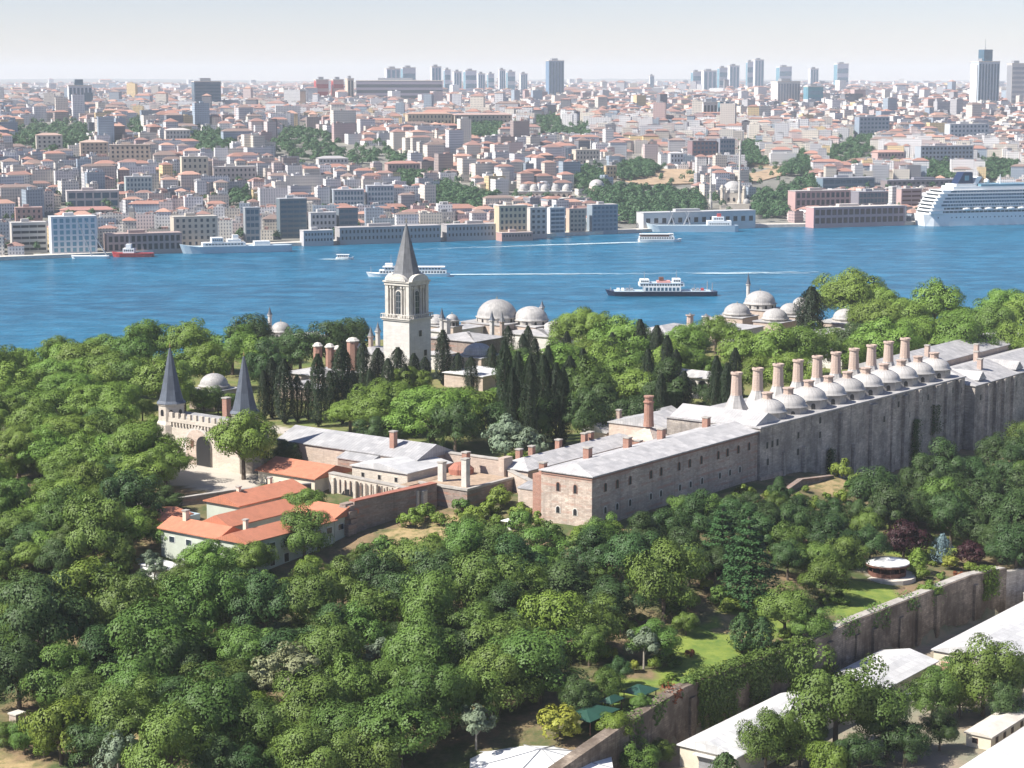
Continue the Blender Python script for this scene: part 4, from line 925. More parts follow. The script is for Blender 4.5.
# --- freestanding walls: thing with wall + coping
def freewall(name, label, pts, z0, z1, th, mat, cop='concrete', cat='wall'):
    """pts in palace axes; z1 number or list"""
    z1 = z1 if hasattr(z1, '__len__') else [z1] * len(pts); s, w = pts[0]
    t = sw_thing(name, label, cat, s, w, z0 if not hasattr(z0, '__len__') else z0[0]); z0 = z0 if hasattr(z0, '__len__') else [z0] * len(pts)
    a = MB(); b = MB()
    W_ = [Vector(L(*p)) for p in pts]
    nrm = []
    for i in range(len(W_)):
        d = (W_[min(i + 1, len(W_) - 1)] - W_[max(i - 1, 0)]).normalized(); nrm.append(Vector((d.y, -d.x)))
    for i in range(len(W_) - 1):
        for m_, h0, za, zb, k in ((a, th / 2, z0, z1, 0), (b, th / 2 + .18, z1, [z + .3 for z in z1], 1)):
            p = [W_[i] + nrm[i] * h0, W_[i + 1] + nrm[i + 1] * h0, W_[i + 1] - nrm[i + 1] * h0, W_[i] - nrm[i] * h0]
            m_.prism([tuple(q) for q in p], [za[i], za[i + 1], za[i + 1], za[i]], [zb[i], zb[i + 1], zb[i + 1], zb[i]])
    a.build('masonry', mat, t); b.build('coping', cop, t); return t
freewall('court_wall', 'long pink-beige court wall with dark coping running right from the gatehouse', [(21, -126), (22, -90), (23.5, -46)], 34, 45.6, 1.6, 'pstone')
mb = MB(); mb.bx(22, 26, -46.8, -44.8, 34, 46.4); mb.build('end_pier', 'pstone', bpy.data.objects['court_wall'])
freewall('court_wall', 'short pink-beige wall between the pier and the kitchen wing end', [(24, -44.6), (13, -26.8)], 33, 42.8, 1.2, 'pstone')
wing('guardhouse', 'pale stone house with bright white shallow lead roof before the long court wall', -1.5, 17.5, -80, -60, 36, 44.2, 1.7, 'gstone', 'whiteroof', 's', .5)
for w in (-76, -70, -64): window(bpy.data.objects['guardhouse'], -1.5, w, 41.3, 'u', .5, 1.2, 'stonepale', False, .12)
fw = freewall('pilaster_wall', 'pale stone wall with pilasters and one low dark arch below the white-roofed house', [(-7, -83), (-6, -50)], 30, [42.4, 41.0], 1.8, 'gstone')
for w in (-81.5, -73.5, -66, -58.5, -51.5):
    mb = MB(); mb.bx(-8.6, -7.8, w, w + .9, 30, 41.5); mb.build('pilaster', 'gstone', fw)
for w in np.arange(-79, -53, 1.9):
    mb = MB(); mb.bx(-8.15, -7.75, w, w + .25, 37.5, 41.2); mb.build('rib', 'ruin', fw)
f = MB(); wallpoly(f, -7.9, -75.8, 35.2, 'u', arch_pts(2.6, 3.6), -.02, .12); f.build('arch', 'dark', fw)
freewall('ruined_wall', 'tall dark weathered brick wall with red coping running to a ragged broken end', [(-30, -55), (-1, -51)], [28, 31], [41.8, 42.4], 2.0, 'ruin', 'tile_old')
# ragged end of the ruined wall
rg = sw_thing('ruin_stump', 'ragged crumbling masonry stump at the broken left end of the ruined wall', 'ruin', -31.5, -55, 28)
mb = MB(); rv = random.Random(5)
for i in range(46):
    zz = rv.uniform(26, 41); k_ = (42.5 - zz) / 15; s = -31 - rv.uniform(0, 3.2) * k_; w = -55.5 + rv.uniform(-1.4, 2.2) * (.4 + k_)
    a_, b_, c2 = rv.uniform(.5, 1.6), rv.uniform(.5, 1.5), rv.uniform(.5, 1.8); mb.bx(s - a_, s + a_, w - b_, w + b_, zz - c2, zz + c2 * .6, True)
mb.bx(-33.2, -30.6, -56.8, -54, 27, 40.8); mb.build('masonry', 'ruin', rg)
rs = sw_thing('chimney_court', 'square walled yard with earth terrace and two tall white chimneys', 'building', 10, -48, 33)
mb = MB(); mb.bx(0, 21, -57, -40.5, 30, 41.4); mb.build('wall', 'ruin', rs)
mb = MB(); mb.bx(.8, 20.4, -56.2, -41.3, 41.4, 41.7); mb.build('terrace', 'soilroof', rs)
mb = MB()
for q_ in ((-.3, .8, -57.3, -40.2), (.8, 21.2, -41.3, -40.2)): mb.bx(*q_, 41.4, 42.0)
mb.build('coping', 'concrete', rs)
for s, w, zt in ((5.5, -53.5, 46.8), (3.2, -43.5, 49.2)): chimney(rs, s, w, 41.7, zt, 1.7, 'stonepale')
mb = MB(); x, y = L(17, -56); mb.lathe(x, y, [(3.6, 41.7), (3.6, 43.2), (2.0, 44.6), (1e-7, 45)], 10); mb.build('round_roof', 'tile_old', rs); chimney(rs, 18, -55, 43, 47.5, 1.7, 'brick')
mb = MB(); mb.bx(1, 17, -77, -57.4, 41.4, 41.8) if False else None
wing('lean_to', 'earth-covered terrace block between the white-roofed house and the two white chimneys', -5, 18, -59.4, -57.3, 33, 41.6, .4, 'pstone', 'soilroof')
# --- red roofed houses
def house(label, s0, s1, w0, w1, ze, rise, along, z0=29, wall='green_wall', win=True, hipped=False, roof='tile'):
    t = wing('house', label, s0, s1, w0, w1, z0, ze, rise, wall, roof, along, .7, hipped)
    return t
hs = house('pale green two-storey front house with long orange tile roof facing the lower garden', -70, -38, -63, -54, 38.4, 2.0, 's')
for s in (-66, -61, -56, -50, -44, -40):
    window(hs, s, -54, 35.3, 'v', 1.0, 1.5, 'white', False, .14, 'glass')
    if s in (-61, -56, -44): window(hs, s, -54, 31.0, 'v', .8, 2.2, 'white', False, .14, 'dark')
chimney(hs, -64, -60, 39, 42.2, 1.0, 'cream')
h2 = house('left house of the orange-roofed group with white chimney, roof sloping to the trees', -70, -61, -84, -63.8, 38.2, 2.2, 'w')
for w in (-80, -74, -68): window(h2, -70, w, 35, 'u', .9, 1.4, 'white', False, .14, 'glass')
chimney(h2, -66, -79, 39, 42.4, 1.2, 'cream')
h3 = house('middle orange-roofed range behind the narrow inner yard', -60.5, -32, -78, -69, 38.8, 2.4, 's')
h4 = house('orange-roofed upper range below the gate terrace wall', -46, -20, -92, -80, 40.2, 2.2, 's', 33)
chimney(h4, -40, -86, 41, 43.4, .9, 'cream'); chimney(h4, -26, -88, 41, 43.4, .9, 'cream')
h5 = house('short orange-roofed cross range at the right of the group', -37.3, -27, -68.4, -54.5, 38.8, 2.2, 'w', 29)
for s in (-35, -30): window(h5, s, -54.5, 35.3, 'v', 1.0, 1.5, 'white', False, .14, 'glass')
for s in (-34.5, -30): window(h5, s, -54.5, 31, 'v', .7, 1.6, 'white', False, .14, 'dark')
h6 = house('red-orange roofed house standing against the long beige court wall', -12, 4, -106, -84.5, 41.4, 2.6, 'w', 35, 'cream')
for w in (-102, -97, -92, -88): window(h6, -12, w, 37.2, 'u', .9, 2.0, 'white', False, .14, 'dark')
h7 = house('low orange shed roof at the far left below the gate terrace', -62, -52, -104, -92, 37.6, 1.0, 's', 32, 'cream')
mb = MB(); mb.bx(-37.8, -30, -68, -64, 30, 39); 
mb = MB(); mb.bx(-26.5, -20, -66, -55.2, 30, 35.5); yd = mb.build('terrace_block', 'cream', loc=(*L(-23, -60), 30)); tag(yd, 'cream walled roof terrace right of the orange roofs beside the ruin', 'building')
freewall('terrace_wall', 'low dark stone wall edging the gate forecourt above the orange roofs', [(-52, -112), (-30, -98), (-14, -84)], 32, [37.4, 39.4, 40.4], 1.0, 'ruin')
dk = MB(); dk.bx(-50.5, -46.5, -99, -94, 32, 36.4); tag(dk.build('storage_tank', 'shipgrey', loc=(*L(-48, -96), 32)), 'pale blue boxy cabin beside the low shed roof above the orange roofs', 'cabin')

# --- garden things
def pavilion():
    X, Y, _ = P(887, 574, 24.6); z = h(X, Y); t = thing('garden_pavilion', 'round open pavilion with white disc roof and dark timber sides on the lawn', 'pavilion', (X, Y, z))
    mb = MB(); mb.lathe(X, Y, [(7.4, z - 1), (7.4, z + .35), (1e-7, z + .36)], 16); mb.build('terrace', 'paleconc', t)
    mb = MB(); mb.lathe(X, Y, [(4.9, z + .36), (4.9, z + 1.5), (4.7, z + 1.5), (4.7, z + .4)], 12); mb.build('parapet', 'wood', t)
    mb = MB(); mb.lathe(X, Y, [(2.0, z + .36), (2.0, z + 3.2)], 10); mb.build('bar_counter', 'wood', t)
    for a in range(12):
        an = a * math.pi / 6; x, y = X + 4.8 * math.cos(an), Y + 4.8 * math.sin(an)
        mb = MB(); mb.lathe(x, y, [(.11, z + .3), (.11, z + 3.6)], 6); mb.build('post', 'wood', t)
    mb = MB(); mb.lathe(X, Y, [(4.6, z + 3.2), (5.7, z + 3.5), (5.7, z + 3.8), (3.0, z + 4.35), (1.2, z + 4.7), (1e-7, z + 4.9)], 16); mb.build('roof', 'white', t)
    mb = MB(); mb.lathe(X, Y, [(5.72, z + 3.0), (5.72, z + 3.5)], 16); mb.build('fascia', 'wood', t)
pavilion()
for px, py, a_, b_, lb in ((640, 692, 3.0, 2.4, 'small green-roofed garden shelter, upper of the two by the terrace wall'), (592, 712, 5.0, 3.0, 'larger green-roofed garden shelter, lower of the two near the white marquee'), (612, 700, 2.2, 1.2, 'low dark green canopy between the two green shelters')):
    X, Y, Z = ray_ground(px, py, H, 330, 600, 2.6); s, w = SW(X, Y); t = thing('garden_shelter', lb, 'shelter', (X, Y, Z))
    for i in (-1, 1):
        for j in (-1, 1): mb = MB(); mb.bx(s + i * a_ * .9 - .08, s + i * a_ * .9 + .08, w + j * b_ * .9 - .08, w + j * b_ * .9 + .08, Z - .6, Z + 2.5); mb.build('post', 'wood', t)
    mb = MB(); hip(mb, s - a_, s + a_, w - b_, w + b_, Z + 2.5, 1.0, over=.3, thick=.12); mb.build('roof', 'greenroof', t)
X, Y, Z = ray_ground(511, 521, H, 330, 700, 2.5); s, w = SW(X, Y); t = thing('garden_parasol', 'small square white awning on a post below the kitchen wing end wall', 'awning', (X, Y, Z))
mb = MB(); mb.bx(s - .7, s + .7, w - .7, w + .7, Z - .5, Z + 2.2); mb.build('kiosk', 'plaster', t)
mb = MB(); hip(mb, s - 1.7, s + 1.7, w - 1.7, w + 1.7, Z + 2.4, .5, over=.2, thick=.15); mb.build('roof', 'white', t)
# low white roof among the lower left trees
X, Y, Z = ray_ground(166, 566, H, 330, 700, 3); s, w = SW(X, Y); t = thing('greenhouse', 'low pale flat-roofed shed half hidden below the red-roofed houses', 'shed', (X, Y, Z))
mb = MB(); mb.bx(s - 3, s + 3, w - 6, w + 6, Z - 1, Z + 2.8); mb.build('wall', 'white', t); mb = MB(); mb.bx(s - 3.3, s + 3.3, w - 6.3, w + 6.3, Z + 2.8, Z + 3.0); mb.build('roof', 'whiteroof', t); FOOT.append((s - 4, s + 4, w - 7, w + 7))
X, Y, Z = ray_ground(17, 716, H, 330, 700, 3); s, w = SW(X, Y); t = thing('stone_hut', 'pale little stone hut at the left edge beside the lime-green tree', 'hut', (X, Y, Z)); mb = MB(); mb.bx(s - 1.2, s + 1.2, w - 1.1, w + 1.1, Z - 1, Z + 3.4); mb.build('wall', 'pstone', t); mb = MB(); mb.bx(s - 1.4, s + 1.4, w - 1.3, w + 1.3, Z + 3.4, Z + 3.7); mb.build('roof', 'paleconc', t)
# retaining wall of the garden, with a walk along its top at the right
rw = sw_thing('retaining_wall', 'high weathered stone retaining wall below the garden, hung with ivy', 'wall', -25, 74, 12)
a_ = MB(); b_ = MB(); c_ = MB()
fine = []
for i in range(len(RW) - 1):
    (s0, w0), (s1, w1) = RW[i], RW[i + 1]
    n = max(1, int((s1 - s0) / 9))
    fine += [(s0 + (s1 - s0) * j / n, w0 + (w1 - w0) * j / n) for j in range(n)]
fine.append(RW[-1]); fine = [p for p in fine if p[0] < 69.5]
rv = random.Random(4)
def rtop(s): return float(np.interp(s, [-170, -120, -97, -60, 0, 66], [16, 20, 23.6, 24.6, 24.7, 24.9]))
for (s0, w0), (s1, w1) in zip(fine[:-1], fine[1:]):
    a_.prism([L(s0, w0 - 1.6), L(s1, w1 - 1.6), L(s1, w1 + 1.1), L(s0, w0 + 1.1)], 9, [rtop(s0), rtop(s1), rtop(s1), rtop(s0)])
    if s0 > -40: b_.prism([L(s0, w0 - 1.9), L(s1, w1 - 1.9), L(s1, w1 + .7), L(s0, w0 + .7)], [rtop(s0) - .2] * 4, [rtop(s0) + .15, rtop(s1) + .15, rtop(s1) + .15, rtop(s0) + .15])
    if rv.random() < .6: q = rv.uniform(0, 4); c_.prism([L(s0 + q, w0 + .9), L(s0 + q + 2, w0 + 1), L(s0 + q + 2, w0 + 1.9), L(s0 + q, w0 + 1.9)], 9, rtop(s0) - rv.uniform(.3, 4))
a_.build('masonry', 'rwall', rw); b_.build('walk', 'concrete', rw); c_.build('buttress', 'rwall', rw)
freewall('stepped_wall', 'paler lower terrace wall with steps at the right picture edge beyond the pavilion', [(69.3, 82.2), (84, 86), (110, 90)], 9, [23.6, 22.6, 21], 1.4, 'kwall')
freewall('stepped_wall', 'second lower pale wall right of the garden wall end', [(70, 88), (110, 95)], 9, [18.6, 17.6], 1.2, 'kwall')
_mp = [ray_ground(x, y, H, 330, 900, .8) for x, y in ((783, 492), (800, 484), (818, 480), (832, 475))]
freewall('mound_wall', 'low broken stone edging on the dry grass mound under the high wall', [SW(p[0], p[1]) for p in _mp], [p[2] - 2 for p in _mp], [_mp[0][2] + .6, _mp[1][2] + 1.5, _mp[2][2] + 1.0, _mp[3][2] + .4], 1.3, 'ruin', 'ruin')
# ivy on the wall
def ivy(name, label, segs, mat, parent=None):
    C = []; N = []
    for s0, s1, zlo, zhi, dens in segs:
        n = int((s1 - s0) * (zhi - zlo) * dens * 3); s = RNG.uniform(s0, s1, n); z = RNG.uniform(zlo, zhi, n)
        low = zlo + (zhi - zlo) * .45 * (np.sin(s * .8) * .5 + .5) * (np.sin(s * 2.3 + 1) * .4 + .6); k = (z > low) & ((dens > 6) | (np.sin(s * 3.1) * np.sin(z * 2.2 + s) > -.1)); s = s[k]; z = z[k]
        w = rw_w(s) + 1.2 + np.abs(RNG.normal(0, .7 if dens > 6 else .3, len(s))); C.append(np.stack([A0[0] + .6 * s + .8 * w, A0[1] + .8 * s - .6 * w, z], 1))
        N.append(np.array([.8, -.6, .5]) + unit(len(s)) * .6)
        n2 = int((s1 - s0) * (70 if dens > 6 else 14)); s = RNG.uniform(s0, s1, n2); w = rw_w(s) + RNG.uniform(-2.6, 1.6, n2); C.append(np.stack([A0[0] + .6 * s + .8 * w, A0[1] + .8 * s - .6 * w, np.array([rtop(q) for q in s]) + RNG.uniform(.1, 1.2, n2)], 1)); N.append(np.array([0, 0, 1]) + unit(n2) * .7)
    C = np.concatenate(C); N = np.concatenate(N); me = quads_mesh(name, C, N, RNG.uniform(.2, .42, len(C)), mat)
    o = bpy.data.objects.new(name, me); sc.collection.objects.link(o); tag(o, label, 'creeper'); return o
ivy('ivy', 'thick dark green ivy curtain hanging over the garden retaining wall above the white shed', [(-63, -50, 12.5, 24.8, 9), (-50, -44, 20, 24.8, 9), (-45, -38, 14, 24.8, 9), (-38, -26, 18, 25, 8), (-31, -21, 12.5, 24.8, 11)], 'l_oak')
ivy('ivy', 'thin creeper tufts on the retaining wall top below the pavilion lawn', [(-6, 2, 21, 24.8, 2.5), (8, 16, 20, 24.8, 2.5), (24, 30, 21, 24.8, 3), (36, 42, 20.5, 24.8, 2.5)], 'l_oak')
ivy('creeper', 'bright leafy creeper spilling over the right end of the retaining wall', [(60.5, 65.5, 17.5, 25, 8)], 'l_lime')
ivy('creeper', 'red flowering creeper on the retaining wall beside the green shelter', [(-73, -69, 22.3, 24.6, 4)], 'l_red')
ivy('creeper', 'green tufts hanging over the left part of the retaining wall', [(-92, -86, 19, 24, 3), (-82, -76, 20, 24.4, 4)], 'l_oak')
# sheds below the wall
def shed(label, s0, s1, w0, w1, ze, rise, z0=12.5, door=True):
    t = wing('warehouse', label, s0, s1, w0, w1, z0, ze, rise, 'cream', 'whiteroof', 's', .5)
    if door:
        wc = (w0 + w1) / 2
        f = MB(); wallpoly(f, s0, wc, z0 + .2, 'u', [(2, 0), (2, 3.6), (-2, 3.6), (-2, 0)], -.02, .1); f.build('door', 'metal', t)
        f = MB(); wallpoly(f, s0, wc, z0 + 3.9, 'u', [(2.8, 0), (2.8, .25), (-2.8, .25), (-2.8, 0)], -.02, 1.2); f.build('canopy', 'whiteroof', t)
        f = MB(); wallpoly(f, s0, wc, ze - .2, 'u', [(.8, 0), (.8, .6), (-.8, .6), (-.8, 0)], -.02, .1); f.build('vent', 'dark', t)
    return t
s1_ = shed('cream gabled shed with grey door and long white roof under the ivy wall', -81.5, -40, 78, 91, 17.6, 2.2)
for s in (-70, -60): window(s1_, s, 91, 14, 'v', 1.2, 1.4, 'white', False, .1, 'glass')
shed('long middle white shed roof along the foot of the retaining wall', -37, 6, 79, 93, 16.8, 1.7, door=False)
s3_ = shed('large cream shed with brick base and white roof at the right edge', 11, 95, 90, 108, 18.0, 2.4, door=False)
mb = MB(); mb.bx(10.7, 11, 92, 108, 10, 15.4); mb.build('brick_base', 'pinkwall', s3_)
for w in (94, 104): window(s3_, 11, w, 16.0, 'u', .9, .9, 'white', False, .1, 'dark')
shed('white roofed shed cut by the bottom right corner', -62, -8, 127, 152, 15.4, 2.0, door=False)
t = wing('workshop', 'small beige flat-roofed hut with dark windows by the bottom right corner', -34, -14, 118.5, 124, 12.5, 15.6, .5, 'cream', 'paleconc', 's', .4)
for s in (-31, -27, -23, -18): window(t, s, 124, 13.6, 'v', .5, 1.1, 'wood', False, .12, 'dark')
for w in (120.5, ): window(t, -34, w, 13.6, 'u', .5, 1.0, 'wood', False, .12, 'dark')
# white marquee at the bottom edge
X, Y, _ = P(541, 749, 21); t = thing('marquee', 'white peaked fabric marquee cut by the bottom edge', 'marquee', (X, Y, 12.5)); s, w = SW(X, Y); FOOT.append((s - 22, s + 16, w - 14, w + 14))
zc = 18.7; mb = MB(); ring = [(X + 15 * math.cos(a) , Y + 12 * math.sin(a)) for a in [2 * math.pi * (i + .5) / 8 for i in range(8)]]
v = [(x, y, zc) for x, y in ring] + [((x + X) / 2, (y + Y) / 2, 19.75) for x, y in ring] + [(X, Y, 21)]
mb.add(v, [[i, (i + 1) % 8, 8 + (i + 1) % 8, 8 + i] for i in range(8)] + [[8 + i, 8 + (i + 1) % 8, 16] for i in range(8)]); mb.build('roof', 'white', t)
mb = MB(); mb.prism([(X + (x - X) * .97, Y + (y - Y) * .97) for x, y in ring], 9, zc - .1, False); mb.build('side', 'white', t)
for i in range(8):
    mb = MB(); mb.tube((ring[i][0], ring[i][1], zc + .06), ((ring[i][0] + X) / 2, (ring[i][1] + Y) / 2, 19.83), .12, .12, 5); mb.tube(((ring[i][0] + X) / 2, (ring[i][1] + Y) / 2, 19.83), (X, Y, 21.08), .12, .12, 5); mb.build('seam_pole', 'metal', t)
for px, py, lb in ((905, 715, 'tall thin grey lamp post among the trees before the white sheds'),):
    X, Y, Z = ray_ground(px, py + 26, H, 330, 600, 0); t = thing('lamp_post', lb, 'lamp post', (X, Y, Z)); mb = MB(); mb.tube((X, Y, Z), (X, Y, Z + 10), .14, .09, 6); mb.build('pole', 'metal', t)
    mb = MB(); mb.box(X - .2, X + .9, Y - .2, Y + .2, Z + 10, Z + 10.2); mb.build('lamp_head', 'metal', t)

# ------------------------------------------------------------------ ships
def ship(name, label, px, py, wid, beam, hullz, head, hullmat, cat='ship', group=None, bow=.22, stern=.9, Z=0.0, trim=None):
    """hull standing on the water, waterline centre at picture (px,py), wid pixels long, bow towards head (+1 right, -1 left); returns helper"""
    X, Y, _ = P(px, py, 0); Lh = wid / pix(X, Y, 0)[2]; t = thing(name, label, cat, (X, Y, 0), group)
    st = [(-.5, stern * .5, 0), (-.46, stern, 0), (-.3, 1, 0), (.5 - bow, 1, 0), (.5 - bow * .5, .72, .12), (.5 - bow * .15, .3, .3), (.5, .02, .42)]
    v = []; f = []
    for u, b, sh in st:
        for yy, zz in ((-b * .8, -1), (-b * .86, 0), (-b, hullz * (1 + sh)), (b, hullz * (1 + sh)), (b * .86, 0), (b * .8, -1)):
            uu = u - (0.03 if zz <= 0 and u > .3 else 0); v.append((X + head * uu * Lh, Y + yy * beam / 2, zz))
    for i in range(len(st) - 1):
        for j in range(5): q = [i * 6 + j, i * 6 + j + 1, (i + 1) * 6 + j + 1, (i + 1) * 6 + j]; f.append(q if head < 0 else q[::-1])
    f.append([0, 1, 2, 3, 4, 5]); mb = MB(); mb.add(v, f); hull = mb.build('hull', hullmat, t)
    def blk(nm, mat, a, b, y, z0, z1, slope=0, par=None, smooth=False):
        m = MB(); x0, x1 = sorted((X + head * a * Lh, X + head * b * Lh)); m.box(x0, x1, Y - y * beam / 2, Y + y * beam / 2, z0, z1); return m.build(nm, mat, par or t)
    def mast(u, z0, z1, r=.25, y=0, du=0): m = MB(); m.tube((X + head * u * Lh, Y + y * beam / 2, z0), (X + head * (u + du) * Lh, Y + y * beam / 2, z1), r, r * .5, 6); return m.build('mast', 'metal', t)
    def winrow(a, b, y, z0, z1, n, par, mat='glass'):
        x0 = X + head * a * Lh; x1 = X + head * b * Lh; dx = (x1 - x0) / n
        for i in range(n):
            p, q = sorted((x0 + dx * (i + .18), x0 + dx * (i + .82))); m = MB(); m.box(p, q, Y - y * beam / 2 - .08, Y - y * beam / 2 + .1, z0, z1, True); m.build('window', mat, par)
    return t, blk, mast, winrow, Lh, X, Y
# car ferry
t, blk, mast, win, Lh, X, Y = ship('car_ferry', 'navy-hulled car ferry with tall white midship decks in mid channel', 661, 295.5, 112, 15, 3.2, -1, 'navy', 'ferry', bow=.12)

blk('car_deck', 'shipgrey', -.44, .42, .92, 3.3, 3.6)
a = blk('lower_house', 'white', -.17, .16, .95, 3.6, 6.9); win(-.16, .15, .95, 4.1, 6.3, 9, a, 'blueglass')
b = blk('upper_house', 'white', -.20, .20, .9, 7.0, 9.2); win(-.19, .19, .9, 7.6, 8.7, 16, b)
b = blk('bridge', 'white', .11, .19, .7, 9.3, 11.6); win(.115, .185, .7, 10.0, 11.0, 4, b); b = blk('aft_bridge', 'white', -.17, -.10, .7, 9.3, 12.0); win(-.165, -.105, .7, 10.3, 11.4, 3, b)
blk('deck_awning', 'pinkwall', -.08, .04, .6, 9.3, 10.5); fu = blk('funnel', 'wood', -.02, .02, .35, 10.6, 13.0); mast(.15, 11.6, 17); mast(-.135, 12, 18); blk('rail', 'shipgrey', -.20, .20, .93, 9.21, 9.3); mast(.28, 3.6, 8, .2); mast(-.30, 3.6, 8, .2); mast(-.45, 3.6, 9.5, .5, -.8); mast(-.42, 3.6, 9.5, .5, .8); mast(.45, 3.6, 6, .4)
for u in (-.38, -.34, -.30, .25, .29, .33, .37):
    c = blk('parked_car', 'white' if u > .3 else 'redpaint' if u < -.36 else 'metal', u, u + .025, .3, 3.65, 5.2); c.parent = None; c.location = (X, Y, 0); tag(c, 'small car standing on the open deck of the navy ferry', 'car', 'cars on the ferry deck'); label_later(c, 'tiny car on the open deck of the navy ferry', X - u * Lh, Y, 4)
# white ferry behind the tower spire
t, blk, mast, win, Lh, X, Y = ship('passenger_ferry', 'long white ferry half hidden behind the tower spire', 408, 276.5, 84, 11, 2.6, -1, 'white', 'ferry', bow=.16)
a = blk('main_deck', 'white', -.46, .34, .92, 2.7, 5.2); win(-.45, .33, .92, 3.3, 4.6, 22, a); a = blk('upper_deck', 'shipgrey', -.40, .28, .9, 5.4, 7.4); win(-.39, .27, .9, 6.0, 7.0, 18, a); blk('awning', 'white', -.44, .30, .95, 7.5, 7.8)
a = blk('bridge', 'white', .18, .27, .6, 7.9, 10.2); blk('funnel', 'metal', -.05, 0, .4, 7.9, 10.6); mast(.2, 10, 17); mast(.44, 3, 8)
# small boat
t, blk, mast, win, Lh, X, Y = ship('motor_boat', 'small white motor boat with dark windows on the left channel', 345, 259.3, 18, 6, 1.6, 1, 'white', 'boat', bow=.3); a = blk('cabin', 'white', -.42, .2, .8, 1.7, 3.8); win(-.4, .18, .8, 2.3, 3.4, 5, a); blk('roof', 'white', -.48, .25, .9, 3.9, 4.2)
# sightseeing ferry
t, blk, mast, win, Lh, X, Y = ship('sightseeing_ferry', 'cream and white two-deck ferry with brown awning near the far quay', 660, 241.8, 44, 9, 2.4, 1, 'white', 'ferry', bow=.2)
a = blk('main_deck', 'white', -.48, .32, .92, 2.5, 5.0); win(-.47, .3, .92, 3.2, 4.5, 14, a); a = blk('upper_deck', 'wood', -.46, .2, .86, 5.2, 7.0); blk('awning', 'white', -.47, .22, .95, 7.2, 7.6); a = blk('bridge', 'white', .2, .3, .7, 5.2, 8.0); win(.21, .29, .7, 6.4, 7.4, 3, a)
# grey ship at the left quay
t, blk, mast, win, Lh, X, Y = nv = ship('naval_ship', 'long pale blue-grey ship moored at the left quay', 236, 252.3, 112, 15, 6.0, -1, 'shipgrey', bow=.16)
a = blk('deckhouse', 'white', -.08, .30, .85, 6.1, 9.2); win(-.06, .28, .85, 7.2, 8.3, 12, a); a = blk('bridge', 'white', .12, .22, .8, 9.3, 13.5); win(.125, .215, .8, 11, 12.2, 5, a); blk('upper_house', 'white', -.04, .08, .7, 9.3, 11.8)
a = blk('aft_house', 'white', -.30, -.16, .7, 6.1, 9.6); blk('funnel', 'white', -.02, .03, .4, 11.9, 15.5); mast(.15, 13.5, 25, .4); mast(.04, 15, 24, .3); mast(-.22, 9.6, 20, .3); mast(-.26, 9, 14, .25); mast(.36, 6, 11)
t.rotation_euler.z = .27
# grey ship at the terminal
t, blk, mast, win, Lh, X, Y = ship('naval_ship', 'pale grey ship with two derricks moored before the low terminal', 692, 231.6, 92, 14, 6.5, -1, 'shipgrey', bow=.12)
a = blk('deckhouse', 'white', -.42, -.16, .9, 6.6, 11.0); win(-.4, -.18, .9, 7.6, 8.8, 9, a); a = blk('bridge', 'white', -.34, -.22, .8, 11.1, 15); win(-.33, -.23, .8, 12.6, 13.8, 4, a); blk('funnel', 'redpaint', -.31, -.27, .4, 15, 18)
for u in (.02, .19): mast(u, 6.6, 21, .8, 0, .05); mast(u + .07, 6.6, 20, .8, 0, -.06)
# red tug and floating crane
t, blk, mast, win, Lh, X, Y = ship('tugboat', 'dark red workboat with white house at the left quay', 133, 256.8, 42, 10, 3.4, -1, 'redpaint', 'boat', bow=.2); a = blk('deckhouse', 'white', -.05, .22, .8, 3.5, 7.5); win(-.04, .2, .8, 5, 6.4, 5, a); b = blk('bridge', 'white', .03, .15, .7, 7.6, 11); mast(.08, 11, 27, .35); mast(-.25, 3.5, 9, .3)
t, blk, mast, win, Lh, X, Y = ship('crane_barge', 'flat white crane barge with two leaning lattice booms left of the red workboat', 90, 258.3, 38, 10, 2.2, -1, 'white', 'barge', bow=.1)
for u, du in ((-.45, .55), (-.05, .35)): mast(u, 2.2, 32, .7, 0, du)
# cruise ship, stern on the left
X0, Y0, _ = P(928, 226.6, 0); t = thing('cruise_ship', 'giant white cruise ship with dark blue funnel cut by the right edge', 'cruise ship', (X0, Y0, 0)); CL = 250.0; BW = 32.0
def crs(nm, mat, a, b, y, z0, z1, par=None, rake=0.0, rk2=0.0):
    m = MB(); xa, xb = X0 + a, X0 + b; ya, yb = Y0 + (BW / 2 - BW / 2 * y), Y0 + (BW / 2 + BW / 2 * y)
    m.add([(xa, ya, z0), (xb, ya, z0), (xb, yb, z0), (xa, yb, z0), (xa + rake, ya, z1), (xb + rk2, ya, z1), (xb + rk2, yb, z1), (xa + rake, yb, z1)], [[0, 1, 5, 4], [1, 2, 6, 5], [2, 3, 7, 6], [3, 0, 4, 7], [4, 5, 6, 7]]); return m.build(nm, mat, par or t)
# skewed so that its quarter shows: hull built as loft
mb = MB(); v = []
for u, b in ((0, .62), (8, .86), (26, 1), (200, 1), (232, .55), (250, .03)):
    for yy, zz in ((-b, -1), (-b, 12.5), (b, 12.5), (b, -1)): v.append((X0 + u - (2.5 if u == 0 and zz > 0 else 0) + (6 if u > 220 and zz > 0 else 0), Y0 + BW / 2 + yy * BW / 2, zz))
f = [[i * 4 + j, (i + 1) * 4 + j, (i + 1) * 4 + j + 1, i * 4 + j + 1] for i in range(5) for j in range(3)] + [[0, 1, 2, 3]]; mb.add(v, f); mb.build('hull', 'white', t)
m = MB()
for u in range(12, 200, 5): m.box(X0 + u, X0 + u + .9 + (u % 3) * .3, Y0 - .1 if u > 26 else Y0 + 1.2, Y0 + .3 if u > 26 else Y0 + 2, 8.2, 9.4, True)
m.build('portholes', 'glass', t)['kind'] = 'stuff'
t.rotation_euler.z = .30
